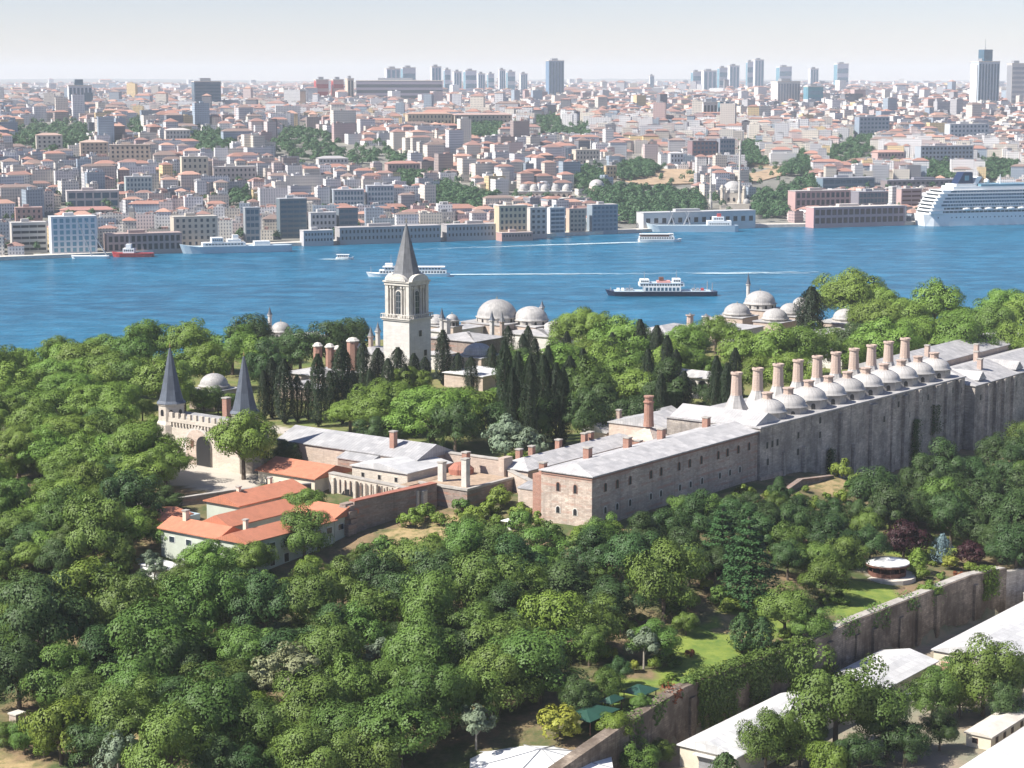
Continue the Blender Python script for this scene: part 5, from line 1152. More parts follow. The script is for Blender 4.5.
lv = [(12.5, 3, 215, .98), (16.0, 4.5, 212, .96), (19.5, 6, 208, .98), (23.0, 8, 206, .98), (26.5, 10, 204, .98), (30.0, 13, 198, .98), (33.5, 17, 190, .94)]
for i, (z, a, b, y) in enumerate(lv):
    d = crs('deck', 'white', a, b, y, z, z + 3.3)
    yo = Y0 + BW / 2 - BW / 2 * y
    m = MB()
    m.box(X0 + a + (14 if i < 2 else 9), X0 + b - 4, yo - .06, yo + .2, z + 1.1, z + 2.9, True); m.build('balcony_band', 'blueglass' if i >= 2 else 'glass', d)
    m = MB(); u = a + 16
    while u < b - 6: m.box(X0 + u, X0 + u + .5, yo - .35, yo - .07, z + .9, z + 3.1, True); u += 3.2 if i >= 2 else 5
    m.build('balcony_dividers', 'white', d)['kind'] = 'stuff'
    m = MB(); m.box(X0 + a - .1, X0 + a + .15, Y0 + 4, Y0 + BW - 4, z + 1.2, z + 2.7, True); m.build('stern_band', 'glass', d)
    m = MB(); m.box(X0 + a - 1.2, X0 + b, yo - .7, Y0 + BW / 2 + BW / 2 * y, z + 3.3, z + 3.5, True); m.build('deck_edge', 'white', d)
for i in range(11):
    u = 44 + i * 13; m = MB(); m.lathe(X0 + u, Y0 - .6, [(1e-3, 15.6), (1.6, 16.2), (1.9, 17.2), (1.6, 18.2), (1e-7, 18.8)], 8); 
    for q in m.v[:]: pass
    m.v = [(X0 + u + (x - X0 - u) * 2.6, y, z) for x, y, z in m.v]; m.build('lifeboat', 'orange' if False else 'white', t)
crs('upper_house', 'white', 30, 180, .8, 37, 40.5); crs('glass_screen', 'cyanglass', 62, 150, .84, 40.5, 42.5); crs('terrace', 'white', 34, 58, .7, 40.5, 43)
fn = crs('funnel', 'navy', 38, 56, .45, 43, 55, rake=7, rk2=-1)
m = MB(); yo = Y0 + BW / 2 - BW / 2 * .45; m.box(X0 + 46, X0 + 51, yo - .2, yo, 46.5, 51.5, True); m.build('funnel_emblem', 'cyanglass', fn)
crs('funnel_wing', 'white', 57, 62, .4, 43, 50, rake=4, rk2=5); m = MB(); m.tube((X0 + 92, Y0 + 16, 42), (X0 + 92, Y0 + 16, 52), .7, .4); m.build('mast', 'white', t); m = MB(); m.lathe(X0 + 76, Y0 + 16, [(2, 43), (3, 44.5), (2.6, 46.5), (1e-7, 48)], 12); m.build('radar_dome', 'white', t)
# foam wakes lying on the sea
def wake(label, pts, w0, w1):
    C = []; rv = random.Random(len(PENDING) + int(pts[0][0]))
    m = MB()
    for i in range(len(pts) - 1):
        (xa, ya), (xb, yb) = pts[i], pts[i + 1]; n = 22
        for j in range(n):
            for q in range(2):
                t_ = (i + (j + rv.random()) / n) / (len(pts) - 1); x = xa + (xb - xa) * (j + rv.random()) / n; y = ya + (yb - ya) * (j + .5) / n
                X, Y, _ = P(x, y, 0); hw = w0 + (w1 - w0) * t_; o = rv.uniform(-hw, hw); l = rv.uniform(4, 15) * (1.25 - t_); ww = rv.uniform(.4, 1.3) * (1.25 - t_)
                m.add([(X - l, Y + o - .3, .35), (X, Y + o - ww, .36), (X + l, Y + o + .3, .35), (X, Y + o + ww, .37)], [[0, 1, 2, 3]])
    o = m.build('foam', 'foam'); tag(o, label, 'wake', 'boat wakes', 'stuff')
wake('white foam wake trailing right from the ferry behind the spire', [(446, 275), (490, 274.6), (540, 274.4), (600, 274.2), (700, 273.5)], 2.5, 5)
wake('white foam wake trailing left from the sightseeing ferry', [(640, 242.5), (590, 244), (540, 245.5), (480, 247.5), (400, 250.5)], 2.5, 7)
wake('faint foam line across the right channel', [(704, 273.6), (760, 273.2), (820, 272.6)], 5, 9)
wake('short foam patch behind the small motor boat', [(337, 259.6), (326, 259.4)], 1.5, 3)

# ------------------------------------------------------------------ the town on the far shore
def shade(c, k): return tuple(max(0, min(1, x * k)) for x in c)
WALLC = [('white', (.74, .72, .70)), ('white', (.66, .65, .64)), ('cream', (.64, .58, .49)), ('cream', (.68, .63, .55)), ('pale pink', (.60, .49, .46)), ('grey', (.40, .39, .40)), ('beige', (.50, .45, .40)),
         ('yellow', (.66, .50, .26)), ('rose', (.46, .33, .31)), ('brown', (.28, .22, .20)), ('blue-grey', (.28, .34, .40)), ('pale grey', (.56, .56, .57)), ('dark grey', (.18, .18, .20))]
WALLW = [24, 15, 15, 14, 7, 6, 7, 4, 3, 3, 9, 10, 5]
ROOFC = [('red tile', (.34, .165, .12)), ('red tile', (.28, .15, .12)), ('orange tile', (.42, .235, .17)), ('brown tile', (.22, .15, .125)), ('grey', (.28, .28, .29)), ('white', (.60, .58, .55)), ('pale', (.44, .41, .38)), ('dark', (.10, .10, .115))]
ROOFW = [9, 9, 6, 9, 17, 11, 15, 8]
def block_geom(mb, cx, cy, a, wx, wy, z0, z1, rc, wc, rtype, rv):
    ca, sa = math.cos(a), math.sin(a)
    def q(x, y): return (cx + x * ca - y * sa, cy + x * sa + y * ca)
    mb.mi = 0; mb.col = wc; hx, hy = wx / 2, wy / 2; mb.prism([q(-hx, -hy), q(hx, -hy), q(hx, hy), q(-hx, hy)], z0, z1, False)
    mb.mi = 1; mb.col = rc
    if rtype == 'hip':
        o = .6; hx += o; hy += o; rise = min(wx, wy) * rv.uniform(.16, .26); i = min(hx, hy) * .9
        c = [(-hx, -hy), (hx, -hy), (hx, hy), (-hx, hy)]; r = [(-hx + i, 0), (hx - i, 0)] if hx >= hy else [(0, -hy + i), (0, hy - i)]
        v = [(*q(*p), z1 - .3) for p in c] + [(*q(*p), z1 + rise) for p in r]
        mb.add(v, [[0, 1, 5, 4], [1, 2, 5], [2, 3, 4, 5], [3, 0, 4]] if hx >= hy else [[0, 1, 4], [1, 2, 5, 4], [2, 3, 5], [3, 0, 4, 5]])
    else:
        mb.prism([q(-hx, -hy), q(hx, -hy), q(hx, hy), q(-hx, hy)], z1, z1 + .05)
        mb.mi = 0; mb.col = shade(wc, .95); t_ = .35
        mb.prism([q(-hx, -hy), q(hx, -hy), q(hx, -hy + t_), q(-hx, -hy + t_)], z1 + .05, z1 + 1.0)
        mb.prism([q(-hx, -hy + t_), q(-hx + t_, -hy + t_), q(-hx + t_, hy), q(-hx, hy)], z1 + .05, z1 + 1.0)
        for _ in range(rv.choice([1, 1, 2, 3])):
            x, y = rv.uniform(-hx * .6, hx * .6), rv.uniform(-hy * .6, hy * .6); s = rv.uniform(1.2, 3); mb.col = rv.choice([(.6, .58, .55), (.3, .3, .3), (.45, .25, .2), wc]); mb.prism([q(x - s, y - s), q(x + s, y - s), q(x + s, y + s), q(x - s, y + s)], z1 + .06, z1 + rv.uniform(1.5, 3.5))
    mb.mi = 0
RESV = []       # picture boxes kept free (x0,x1,ytop,ybase) with depth: nothing ordinary may stand in front or on them
CANCH = []
TOWN_GEOM = []
def facade(parent, xa, xb, y, z0, z1, cols, rows, mat='glass', fw=.55, fh=.5, pr=.12, name='window', lat=None):
    dx = (xb - xa) / cols; dz = (z1 - z0) / rows
    for i in range(cols):
        for j in range(rows):
            m = MB(); cx = xa + dx * (i + .5); cz = z0 + dz * (j + .5); m.box(cx - dx * fw / 2, cx + dx * fw / 2, y - pr, y + .2, cz - dz * fh / 2, cz + dz * fh / 2, True); m.build(name, mat, parent)
LATER = []
def landmark(label, x0, x1, yt, yb, depth=None, col=(.6, .58, .52), roof='flat', rc=(.4, .38, .36), win=None, mat=None, name='town_building', cat='building', group=None, wmat='glass', reserve=True, ang=0.0, Zb=None, fw=.55, fh=.5, short=None, base_y=None):
    r = ray_ground((x0 + x1) / 2, base_y or yb, HF, 1500, 15000, 0, 4) if Zb is None else P((x0 + x1) / 2, yb, Zb)
    X, Y, Z = r; k = pix(X, Y, Z)[2]; W = (x1 - x0) / k; D = depth or max(8, min(W * .45, 17)); turn = .36 if Y - float(yshore(X)) < 140 else .30 if 'slab' not in label else .2
    Wv = W; W = (W - D * math.sin(turn)) / math.cos(turn)
    zt = CAM_Z - Y * math.tan(PITCH + math.atan((yt - 384) / F)); t = thing(name, label, cat, (X, Y, Z), group)
    xa = (x0 - 512) / F * (Y * math.cos(PITCH) - (Z - CAM_Z) * math.sin(PITCH)) + (Wv - W) / 2; xb = xa + W; t.rotation_euler.z = turn; LATER.append((t, D * math.sin(turn) / 2))
    hr = {'hip': min(W, D) * .17, 'flat': 0}[roof]; ze = zt - hr
    g_ = sum(col) / 3; col = tuple(g_ + (c_0 - g_) * .62 for c_0 in col); g_ = sum(rc) / 3; rc = tuple(g_ + (c_0 - g_) * .75 for c_0 in rc)
    mb = MB(); mb.col = col; mb.prism([(xa, Y), (xb, Y), (xb, Y + D), (xa, Y + D)], Z - 3, ze, True)
    wl = mb.build('wall', mat or (['cwall'] if win is None else ['croof']), t)
    mb = MB(); mb.col = rc
    if roof == 'hip':
        o = .8; i = min(W, D) / 2; c = [(xa - o, Y - o), (xb + o, Y - o), (xb + o, Y + D + o), (xa - o, Y + D + o)]; rr = [(xa + i, Y + D / 2), (xb - i, Y + D / 2)] if W > D else [((xa + xb) / 2, Y + i), ((xa + xb) / 2, Y + D - i)]
        v = [(*p, ze) for p in c] + [(*p, zt) for p in rr]; mb.add(v, [[0, 1, 5, 4], [1, 2, 5], [2, 3, 4, 5], [3, 0, 4]] if W > D else [[0, 1, 4], [1, 2, 5, 4], [2, 3, 5], [3, 0, 4, 5]]); mb.build('roof', 'croof', t)
    else:
        mb.prism([(xa - .3, Y - .3), (xb + .3, Y - .3), (xb + .3, Y + D + .3), (xa - .3, Y + D + .3)], ze + .01, ze + .6); 
        if W > 14: q = xa + W * .3; mb.prism([(q, Y + D * .3), (q + W * .22, Y + D * .3), (q + W * .22, Y + D * .7), (q, Y + D * .7)], ze + .6, ze + 3.2)
        mb.build('roof', 'croof', t)
    if win: facade(wl, xa + .8, xb - .8, Y, Z + .8, ze - .5, win[0], win[1], wmat, fw, fh)
    if reserve: RESV.append((x0 - 2, x1 + 2, yt, yb, Y - W * .12, D + W * .24))
    CANCH.append((short or label, (x0 + x1) / 2, (yt + yb) / 2)); return t, xa, xb, Y, Z, ze, D, k
OR_ = (.44, .17, .11)
LM = [  # label, x0,x1,ytop,ybase, colour, roof, roofcol, windows, winmat
 ('beige balconied block with stacked concrete floors by the left quay', 8, 46, 223, 253, (.55, .50, .42), 'flat', (.5, .47, .44), (4, 5), 'dark', .94, .45, 'the stacked beige block'),
 ('white and pale blue waterfront block behind the crane barge', 47, 96, 217, 254, (.62, .66, .70), 'flat', (.6, .6, .6), (7, 6), 'cyanglass', .6, .7, 'the pale blue quay block'),
 ('long low brown arcaded building at the left quay behind the red workboat', 103, 180, 234, 251.5, (.46, .28, .24), 'flat', (.42, .28, .24), (13, 2), 'dark', .62, .72, 'the brown arcaded quay block'),
 ('large beige classical block behind the moored grey ship bow', 169, 217, 217, 247, (.60, .49, .34), 'flat', (.5, .44, .36), (7, 5), 'glass', .42, .55, 'the beige classical block'),
 ('grey-blue modern block with frame facade left of the dark glass block', 243, 260, 208, 243, (.25, .30, .33), 'flat', (.4, .42, .44), (3, 5), 'blueglass', .8, .6, 'the narrow grey frame block'),
 ('tall dark teal glass block behind the low warehouses', 276, 307, 199, 239, (.08, .15, .19), 'flat', (.4, .42, .44), (4, 8), 'blueglass', .9, .5, 'the dark teal block'),
 ('pale grey block with square windows right of the dark teal block', 307, 336, 213, 239, (.48, .49, .50), 'flat', (.5, .5, .5), (6, 4), 'glass', .5, .5, 'the pale grey square-windowed block'),
 ('dark blue glass block with orange tiled roof over the warehouses', 336, 358, 206, 238, (.10, .16, .22), 'hip', OR_, (4, 5), 'blueglass', .9, .5, 'the orange-roofed glass block'),
 ('long blue office slab above the domed warehouse', 365, 394, 186, 212, (.30, .40, .50), 'flat', (.55, .56, .58), (8, 5), 'blueglass', .6, .6, 'the blue office slab'),
 ('blue office slab left of its taller twin', 331, 364, 190, 212, (.34, .42, .50), 'flat', (.5, .5, .52), (9, 4), 'blueglass', .6, .6, 'the left blue slab'),
 ('long grey stone warehouse front with regular windows along the quay', 335, 440, 227, 241, (.36, .34, .35), 'flat', (.42, .38, .37), (26, 2), 'dark', .4, .5, 'the long grey warehouse'),
 ('long grey stone warehouse continuing right to the orange quay shed', 441, 520, 224.5, 238, (.38, .36, .37), 'flat', (.42, .38, .37), (20, 2), 'dark', .4, .5, 'the right grey warehouse'),
 ('low pale customs building with two rows of windows at the quay by the grey ship', 299, 333, 231, 243.5, (.50, .48, .49), 'flat', (.5, .48, .47), (9, 2), 'glass', .5, .45, 'the low customs building'),
 ('low orange-red quay shed with pale roof', 496, 533, 233, 238.6, (.58, .25, .18), 'flat', (.62, .45, .38), (10, 1), 'dark', .4, .5, 'the orange quay shed'),
 ('yellow corner block with many windows above the quay', 494, 527, 206, 238, (.66, .48, .22), 'flat', (.6, .5, .4), (6, 5), 'glass', .5, .55, 'the yellow corner block'),
 ('cream flat block left of the blue-green office block', 527, 547, 208, 236, (.62, .54, .46), 'flat', (.5, .48, .45), (3, 5), 'glass', .5, .5, 'the cream quay block'),
 ('blue-green glass office block with white side wall on the quay', 547, 565, 208, 234, (.62, .64, .64), 'flat', (.55, .6, .6), (3, 6), 'blueglass', .92, .6, 'the blue-green quay block'),
 ('orange-cream block right of the blue-green quay block', 566, 586, 209, 233, (.62, .42, .26), 'flat', (.5, .3, .25), (4, 5), 'glass', .55, .5, 'the orange-cream quay block'),
 ('blue-grey office block at the right end of the quay row', 587, 618, 205, 232, (.20, .30, .38), 'flat', (.5, .46, .44), (6, 6), 'blueglass', .7, .55, 'the blue-grey quay block'),
 ('long low white sea terminal with dark openings behind the derrick ship', 636, 758, 212, 227.6, (.62, .62, .60), 'flat', (.50, .50, .50), (14, 1), 'dark', .5, .35, 'the sea terminal'),
 ('long pink grid-fronted hall with pale roof on the right quay', 805, 908, 207, 224.6, (.62, .27, .26), 'flat', (.66, .56, .48), (16, 2), 'wood', .72, .68, 'the pink grid-fronted hall'),
 ('set back pink block with dark window grid above the pink hall', 788, 852, 191, 214, (.60, .30, .27), 'flat', (.50, .42, .38), (11, 3), 'glass', .62, .7, 'the rear pink block'),
 ('dark glazed block right of the rear pink block', 852, 890, 192, 210, (.22, .20, .26), 'flat', (.30, .30, .34), (8, 3), 'blueglass', .8, .7, 'the dark glazed block'),
 ('white stair tower between the pink blocks', 889, 896, 187, 214, (.68, .65, .58), 'flat', (.6, .6, .6), None, None, 0, 0, 'the white stair tower'),
 ('pink banded block beside the cruise ship stern', 896, 922, 189, 212, (.60, .34, .30), 'flat', (.45, .4, .38), (2, 5), 'wood', .9, .4, 'the pink banded block'),
 ('dark blue long glass block above the pink blocks', 817, 876, 178, 192, (.10, .22, .32), 'flat', (.35, .36, .40), (9, 2), 'blueglass', .9, .6, 'the dark blue block'),
 ('brown and dark long block above the pink quay hall', 880, 985, 180, 190, (.24, .18, .20), 'flat', (.25, .25, .30), (20, 2), 'glass', .5, .5, 'the dark long block'),
 ('dark red brick office block on the hill below the crest', 688, 717, 141, 163, (.30, .14, .15), 'flat', (.3, .24, .24), (6, 5), 'blueglass', .6, .5, 'the dark red hill block'),
 ('grey-blue office block right of the dark red hill block', 717, 735, 139, 163, (.24, .26, .34), 'flat', (.3, .3, .34), (5, 5), 'blueglass', .6, .5, 'the grey hill block'),
 ('orange-cream apartment block among the trees at left', 78, 108, 140, 162, (.66, .44, .26), 'hip', (.55, .36, .26), (6, 5), 'glass', .4, .5, 'the left orange apartments'),
 ('orange-cream apartment slab right of the similar taller one', 108, 150, 145, 168, (.62, .42, .26), 'flat', (.55, .42, .32), (8, 5), 'glass', .4, .5, 'the right orange apartments'),
 ('cream block with red roof edge beside the left woods', 34, 62, 133, 153, (.66, .56, .44), 'hip', (.5, .3, .22), (5, 4), 'glass', .4, .5, 'the cream block by the woods'),
 ('pale yellow block with even windows on the left slope', 179, 208, 157, 182, (.70, .58, .36), 'flat', (.55, .5, .44), (5, 4), 'glass', .4, .5, 'the pale yellow slope block'),
 ('pale pink block right of the pale yellow slope block', 210, 256, 167, 184, (.62, .48, .40), 'flat', (.5, .46, .42), (10, 3), 'glass', .4, .5, 'the pale pink slope block'),
 ('long yellow palace-like building with orange roof on the crest', 405, 452, 112, 130, (.66, .48, .24), 'hip', (.52, .28, .18), (12, 3), 'glass', .35, .5, 'the yellow crest palace'),
 ('long shaded rear wing of the yellow crest building', 452, 512, 113, 128, (.52, .38, .26), 'hip', (.50, .30, .24), (14, 3), 'glass', .4, .5, 'the yellow crest rear wing'),  # shade put into the colour, a duller copy of the yellow
 ('white bank-like block with deep eaves above the left woods', 163, 190, 128, 144, (.66, .58, .50), 'hip', (.55, .50, .45), (7, 3), 'glass', .35, .5, 'the white eaved block'),
 ('yellow house among trees above the green park', 604, 617, 166, 180, (.70, .44, .14), 'flat', (.5, .4, .3), (3, 3), 'glass', .4, .5, 'the yellow park house'),
 ('pale yellow block above the park trees', 572, 600, 150, 165, (.68, .56, .40), 'flat', (.62, .54, .42), (7, 3), 'glass', .35, .5, 'the pale yellow park block'),
 ('white chapel-like gabled house above the dry terrace', 668, 684, 152, 168, (.70, .70, .70), 'hip', (.55, .55, .56), (4, 3), 'glass', .4, .5, 'the white gabled house'),
 ('pink corner villa with orange roof on the right slope', 873, 905, 150, 163, (.62, .34, .28), 'hip', (.55, .26, .18), (8, 2), 'glass', .4, .5, 'the pink villa'),
 ('blue-fronted terrace of flats on the right slope', 855, 890, 117, 138, (.22, .32, .44), 'flat', (.4, .4, .42), (8, 5), 'blueglass', .6, .5, 'the blue flats'),
 ('pale blue balconied flats left of the tall striped tower', 945, 990, 124, 142, (.50, .56, .62), 'flat', (.5, .5, .5), (10, 4), 'blueglass', .5, .5, 'the pale blue flats'),
 ('blue balconied flats above the cruise ship funnel', 915, 975, 146, 164, (.34, .42, .50), 'flat', (.45, .4, .4), (14, 4), 'glass', .5, .5, 'the middle blue flats'),
 ('long red-roofed school building in the hillside woods', 384, 420, 161, 176, (.50, .30, .24), 'hip', (.46, .19, .13), (9, 2), 'glass', .4, .5, 'the red-roofed school'),
 ('pale villa with grey roof in the woods left of the school', 315, 348, 156, 168, (.62, .58, .54), 'hip', (.42, .40, .40), (8, 2), 'glass', .4, .5, 'the grey-roofed villa'),
 ('orange-pink chunky block behind the stacked beige block', 13, 42, 208, 226, (.62, .30, .22), 'flat', (.5, .3, .25), (5, 3), 'glass', .4, .5, 'the orange-pink block'),
 ('wide low red-tiled hall behind the pale blue quay block', 58, 115, 207, 216, (.46, .34, .30), 'hip', (.46, .18, .14), (10, 1), 'glass', .5, .5, 'the red-tiled hall'),
 ('grey glazed block with pale piers on the left slope', 64, 118, 191, 208, (.55, .52, .50), 'flat', (.5, .42, .4), (6, 2), 'blueglass', .8, .7, 'the piered block'),
 ('pale turquoise block at the left slope centre', 123, 152, 177, 198, (.40, .52, .52), 'flat', (.5, .5, .5), (7, 4), 'blueglass', .5, .6, 'the turquoise block'),
]
for lb, x0, x1, yt, yb, col, rf_, rc_, wn, wm, fw_, fh_, sh_ in LM:
    landmark(lb, x0, x1, yt, yb, None, col, rf_, rc_, wn, None, 'town_building', 'building', None, wm or 'glass', fw=fw_ or .5, fh=fh_ or .5, short=sh_)
for t_, dx_ in LATER: t_.location.x += dx_
def tower(label, x0, x1, yt, yb, col, short, wmat='blueglass', strips=5, vertical=True, crown=None, base_y=None, Zg=None, D=None, yv=4500):
    Yd = yv; Z = hf((x0 - 512) / F * Yd, Yd); k = F / Yd; W = (x1 - x0) / k; X = ((x0 + x1) / 2 - 512) / k; zt = CAM_Z - Yd * math.tan(PITCH + math.atan((yt - 384) / F))
    D = D or W * .55; t = thing('tower_block', label, 'tower block', (X, Yd, Z)); xa, xb = X - W / 2, X + W / 2
    if W < 120: t.rotation_euler.z = .32; W = (W - D * .31) / .95; xa, xb = X - W / 2, X + W / 2
    mb = MB(); mb.col = col; mb.prism([(xa, Yd), (xb, Yd), (xb, Yd + D), (xa, Yd + D)], Z - 4, zt); wl = mb.build('wall', 'croof', t)
    if vertical:
        for i in range(strips): m = MB(); a = xa + W * (i + .2) / strips; m.box(a, a + W * .6 / strips, Yd - .4, Yd + .2, Z + 5, zt - 4, True); m.build('window_strip', wmat, wl)
    else:
        n = strips
        for i in range(n): m = MB(); a = Z + 4 + (zt - Z - 6) * i / n; m.box(xa + 1, xb - 1, Yd - .4, Yd + .2, a, a + (zt - Z) / n * .5, True); m.build('window_strip', wmat, wl)
        m = MB(); m.box(xa - .4, xa + .2, Yd + 1, Yd + D - 1, Z + 4, zt - 3, True); m.build('side_glazing', wmat, wl)
    m = MB(); m.box(xa - .8, xb + .8, Yd - .8, Yd + D + .8, zt, zt + 2); m.build('parapet', 'paleconc' if crown != 'dark' else 'navy', t)
    m = MB(); m.box(X - W * .25, X + W * .15, Yd + D * .3, Yd + D * .8, zt + 2, zt + 8); m.build('plant_room', 'metal', t)
    CANCH.append((short, (x0 + x1) / 2, (yt + yb) / 2)); return t, xa, xb, Yd, Z, zt, D
t, xa, xb, Yd, Z, zt, D = tower('tall pale blue striped tower with dark blue crown box at the right', 970, 997, 62, 106, (.52, .60, .66), 'the tall striped tower', 'blueglass', 7, yv=4600)
m = MB(); m.box(xa + 16, xb - 16, Yd + 6, Yd + D - 4, zt + 2.2, zt + 28); m.build('crown', 'blueglass', t); m = MB(); m.tube(((xa + xb) / 2, Yd + 20, zt + 28), ((xa + xb) / 2, Yd + 20, zt + 52), .9, .4); m.build('mast', 'metal', t)
m = MB(); m.box(xa - 3, xa - .9, Yd + 3, Yd + D - 3, Z, zt - 6); m.build('side_wing', 'white', t)
tower('white cylindrical-looking tower cut by the right edge beside the striped tower', 1004, 1021, 64, 102, (.66, .64, .60), 'the white edge tower', 'metal', 9, False, yv=4800)
t, xa, xb, Yd, Z, zt, D = tower('white and blue stepped tower block on the left skyline', 72, 98, 86, 114, (.62, .64, .66), 'the stepped tower', 'blueglass', 6, yv=4300)
m = MB(); m.box(xa + 14, xb - 18, Yd + 4, Yd + D - 6, zt + 2, zt + 14); m.build('crown', 'blueglass', t)
m = MB(); m.box(xb - 17, xb + 1, Yd - 2, Yd + D * .5, Z, zt - 14); m.build('side_wing', 'blueglass', t)
tower('dark navy hotel slab with grid of windows on the left skyline', 196, 226, 82, 110, (.06, .12, .20), 'the dark hotel slab', 'blueglass', 9, False, yv=4100)
m = MB(); 
tower('dark blue unfinished skyscraper with blue cladding left of centre skyline', 547, 565, 61, 88, (.12, .22, .34), 'the blue skyscraper', 'blueglass', 5, yv=6200)
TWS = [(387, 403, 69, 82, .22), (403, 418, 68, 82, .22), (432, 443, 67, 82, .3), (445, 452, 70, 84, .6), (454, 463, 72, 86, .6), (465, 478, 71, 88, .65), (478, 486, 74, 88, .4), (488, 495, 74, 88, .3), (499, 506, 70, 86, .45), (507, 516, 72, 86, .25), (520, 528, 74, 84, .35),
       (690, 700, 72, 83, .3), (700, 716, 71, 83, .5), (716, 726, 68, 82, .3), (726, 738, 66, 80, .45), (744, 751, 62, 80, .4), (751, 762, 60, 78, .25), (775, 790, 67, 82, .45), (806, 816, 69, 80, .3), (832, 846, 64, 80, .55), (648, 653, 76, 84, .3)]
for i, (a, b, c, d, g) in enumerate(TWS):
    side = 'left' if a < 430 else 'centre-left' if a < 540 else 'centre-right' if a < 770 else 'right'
    g = g * .4 + .52; tower('%s skyline tower block, %s from the left of the hazy ones' % ('pale' if g > .5 else 'grey' if g > .28 else 'dark blue-grey', ordinal(i)), a, b, c, d, (g, g * 1.02, g * 1.08), 'the hazy skyline towers', 'cyanglass', 3, i % 2 == 0, yv=6500 + 90 * i)  # distance haze put into the colours: walls lifted paler, pale window strips
t, xa, xb, Yd, Z, zt, D = tower('very long dark barrack-like block on the skyline left of centre', 358, 443, 81, 97, (.22, .20, .27), 'the long dark skyline block', 'glass', 4, False, yv=5200, D=30)
tower('cream and red-striped block at the left end of the long dark skyline block', 317, 332, 80, 95, (.60, .40, .36), 'the red-striped block', 'redpaint', 3, False, yv=5100, D=25)
tower('second cream and red-striped block left of the long dark skyline block', 334, 347, 80, 95, (.60, .38, .34), 'the red-striped block', 'redpaint', 3, False, yv=5120, D=25)
tower('cream end tower of the long dark skyline block', 348, 357, 79, 96, (.66, .56, .44), 'the cream end tower', 'glass', 2, True, yv=5050, D=25)
tower('teal clad office block on the right crest', 803, 822, 87, 99, (.10, .36, .40), 'the teal office block', 'cyanglass', 3, False, yv=4700)
tower('white slab block left of the teal office block', 772, 800, 82, 98, (.70, .68, .64), 'the white crest slab', 'metal', 8, yv=4750)
tower('white square block on the middle crest', 700, 717, 103, 117, (.70, .64, .58), 'the white crest block', 'glass', 4, yv=3700)
tower('dark teal block touching the white crest block', 717, 728, 102, 117, (.10, .22, .28), 'the dark teal crest block', 'blueglass', 3, yv=3720)

# domed hall by the quay hill, mosque, single dome
def town_dome(parent, X, Y, Z, r, rise, fin=True):
    m = MB(); m.lathe(X, Y, [(r * 1.02, Z - 2.5), (r * 1.02, Z), (r * 1.06, Z)], 12); m.build('drum', 'stonepale', parent)
    m = MB(); m.lathe(X, Y, dome_profile(r, Z, rise, 7, .2), 20); m.build('cupola', 'dome', parent, smooth=True)
    if fin: finial(parent, X, Y, Z + rise, 2.5)
X, Y, Z = ray_ground(545, 201, HF, 1500, 5000, 0, 4); k = pix(X, Y, Z)[2]
t = thing('domed_hall', 'grey stone hall with five small lead domes in a row above the quay', 'hall', (X, Y, Z)); CANCH.append(('the five-domed hall', 545, 192)); RESV.append((508, 575, 182, 203, Y, 30))
W = 54 / k; m = MB(); m.box(X - W / 2, X + W / 2, Y, Y + 26, Z - 3, Z + 9.5); m.build('wall', 'pstone', t); m = MB(); m.box(X - W / 2 - .5, X + W / 2 + .5, Y - .5, Y + 26.5, Z + 9.5, Z + 10.2); m.build('roof', 'lead', t)
for i in range(5): town_dome(t, X - W / 2 + W * (i + .5) / 5, Y + 7, Z + 13, W / 12.5, 5)
for i in range(10):
    a = X - W / 2 + W * (i + .5) / 10; m = MB(); n_ = arch_pts(1.6, 4.6); v = [(a + p, Y - d_, Z + 3 + q) for d_ in (0, .25) for p, q in n_]; q_ = len(n_); m.add(v, [list(range(q_, 2 * q_))]); m.build('arch', 'dark', t)
X, Y, Z = ray_ground(519, 209, HF, 1500, 5000, 0, 4); t = thing('bath_house', 'low grey domed bath house left below the five-domed hall', 'bath house', (X, Y, Z)); m = MB(); m.box(X - 13, X + 13, Y, Y + 20, Z - 2, Z + 6); m.build('wall', 'pstone', t); town_dome(t, X, Y + 9, Z + 8.5, 8, 4.5, False)
X, Y, Z = ray_ground(597, 193, HF, 1500, 5000, 0, 4); t = thing('domed_tomb', 'single pale lead dome rising out of the park trees', 'domed building', (X, Y, Z)); m = MB(); m.lathe(X, Y + 10, [(9.5, Z - 2), (9.5, Z + 5)], 12); m.build('wall', 'pstone', t); town_dome(t, X, Y + 10, Z + 7.5, 8.6, 7); CANCH.append(('the lone park dome', 597, 186)); RESV.append((583, 612, 178, 194, Y, 25))
# mosque
X, Y, Z = ray_ground(736, 212, HF, 1500, 5000, 0, 2); Y += 22; k = pix(X, Y, Z)[2]; t = thing('mosque', 'small white stone mosque with one tall-drummed dome and two thin minarets', 'mosque', (X, Y, Z)); CANCH.append(('the waterfront mosque', 736, 195)); RESV.append((700, 756, 150, 214, Y - 22, 60))
m = MB(); m.box(X - 11, X + 11, Y, Y + 22, Z - 3, Z + 19); wl = m.build('wall', 'gstone', t); town_dome(t, X, Y + 11, Z + 22, 11, 10)
for a in (-6, 0, 6):
    for zz in (3, 10): m = MB(); n_ = arch_pts(1.2, 4.2); v = [(X + a + p, Y - d_, Z + zz + q) for d_ in (0, .25) for p, q in n_]; q_ = len(n_); m.add(v, [list(range(q_, 2 * q_))]); m.build('window', 'dark', wl)
for i in (-1, 1):
    for j in (0, 1): m = MB(); x, y = X + i * 11, Y + j * 22; m.lathe(x, y, [(1.8, Z), (1.8, Z + 23), (2.2, Z + 23.2), (2.2, Z + 24), (1.2, Z + 26.5), (1e-7, Z + 27.5)], 8); m.build('corner_turret', 'gstone', t)
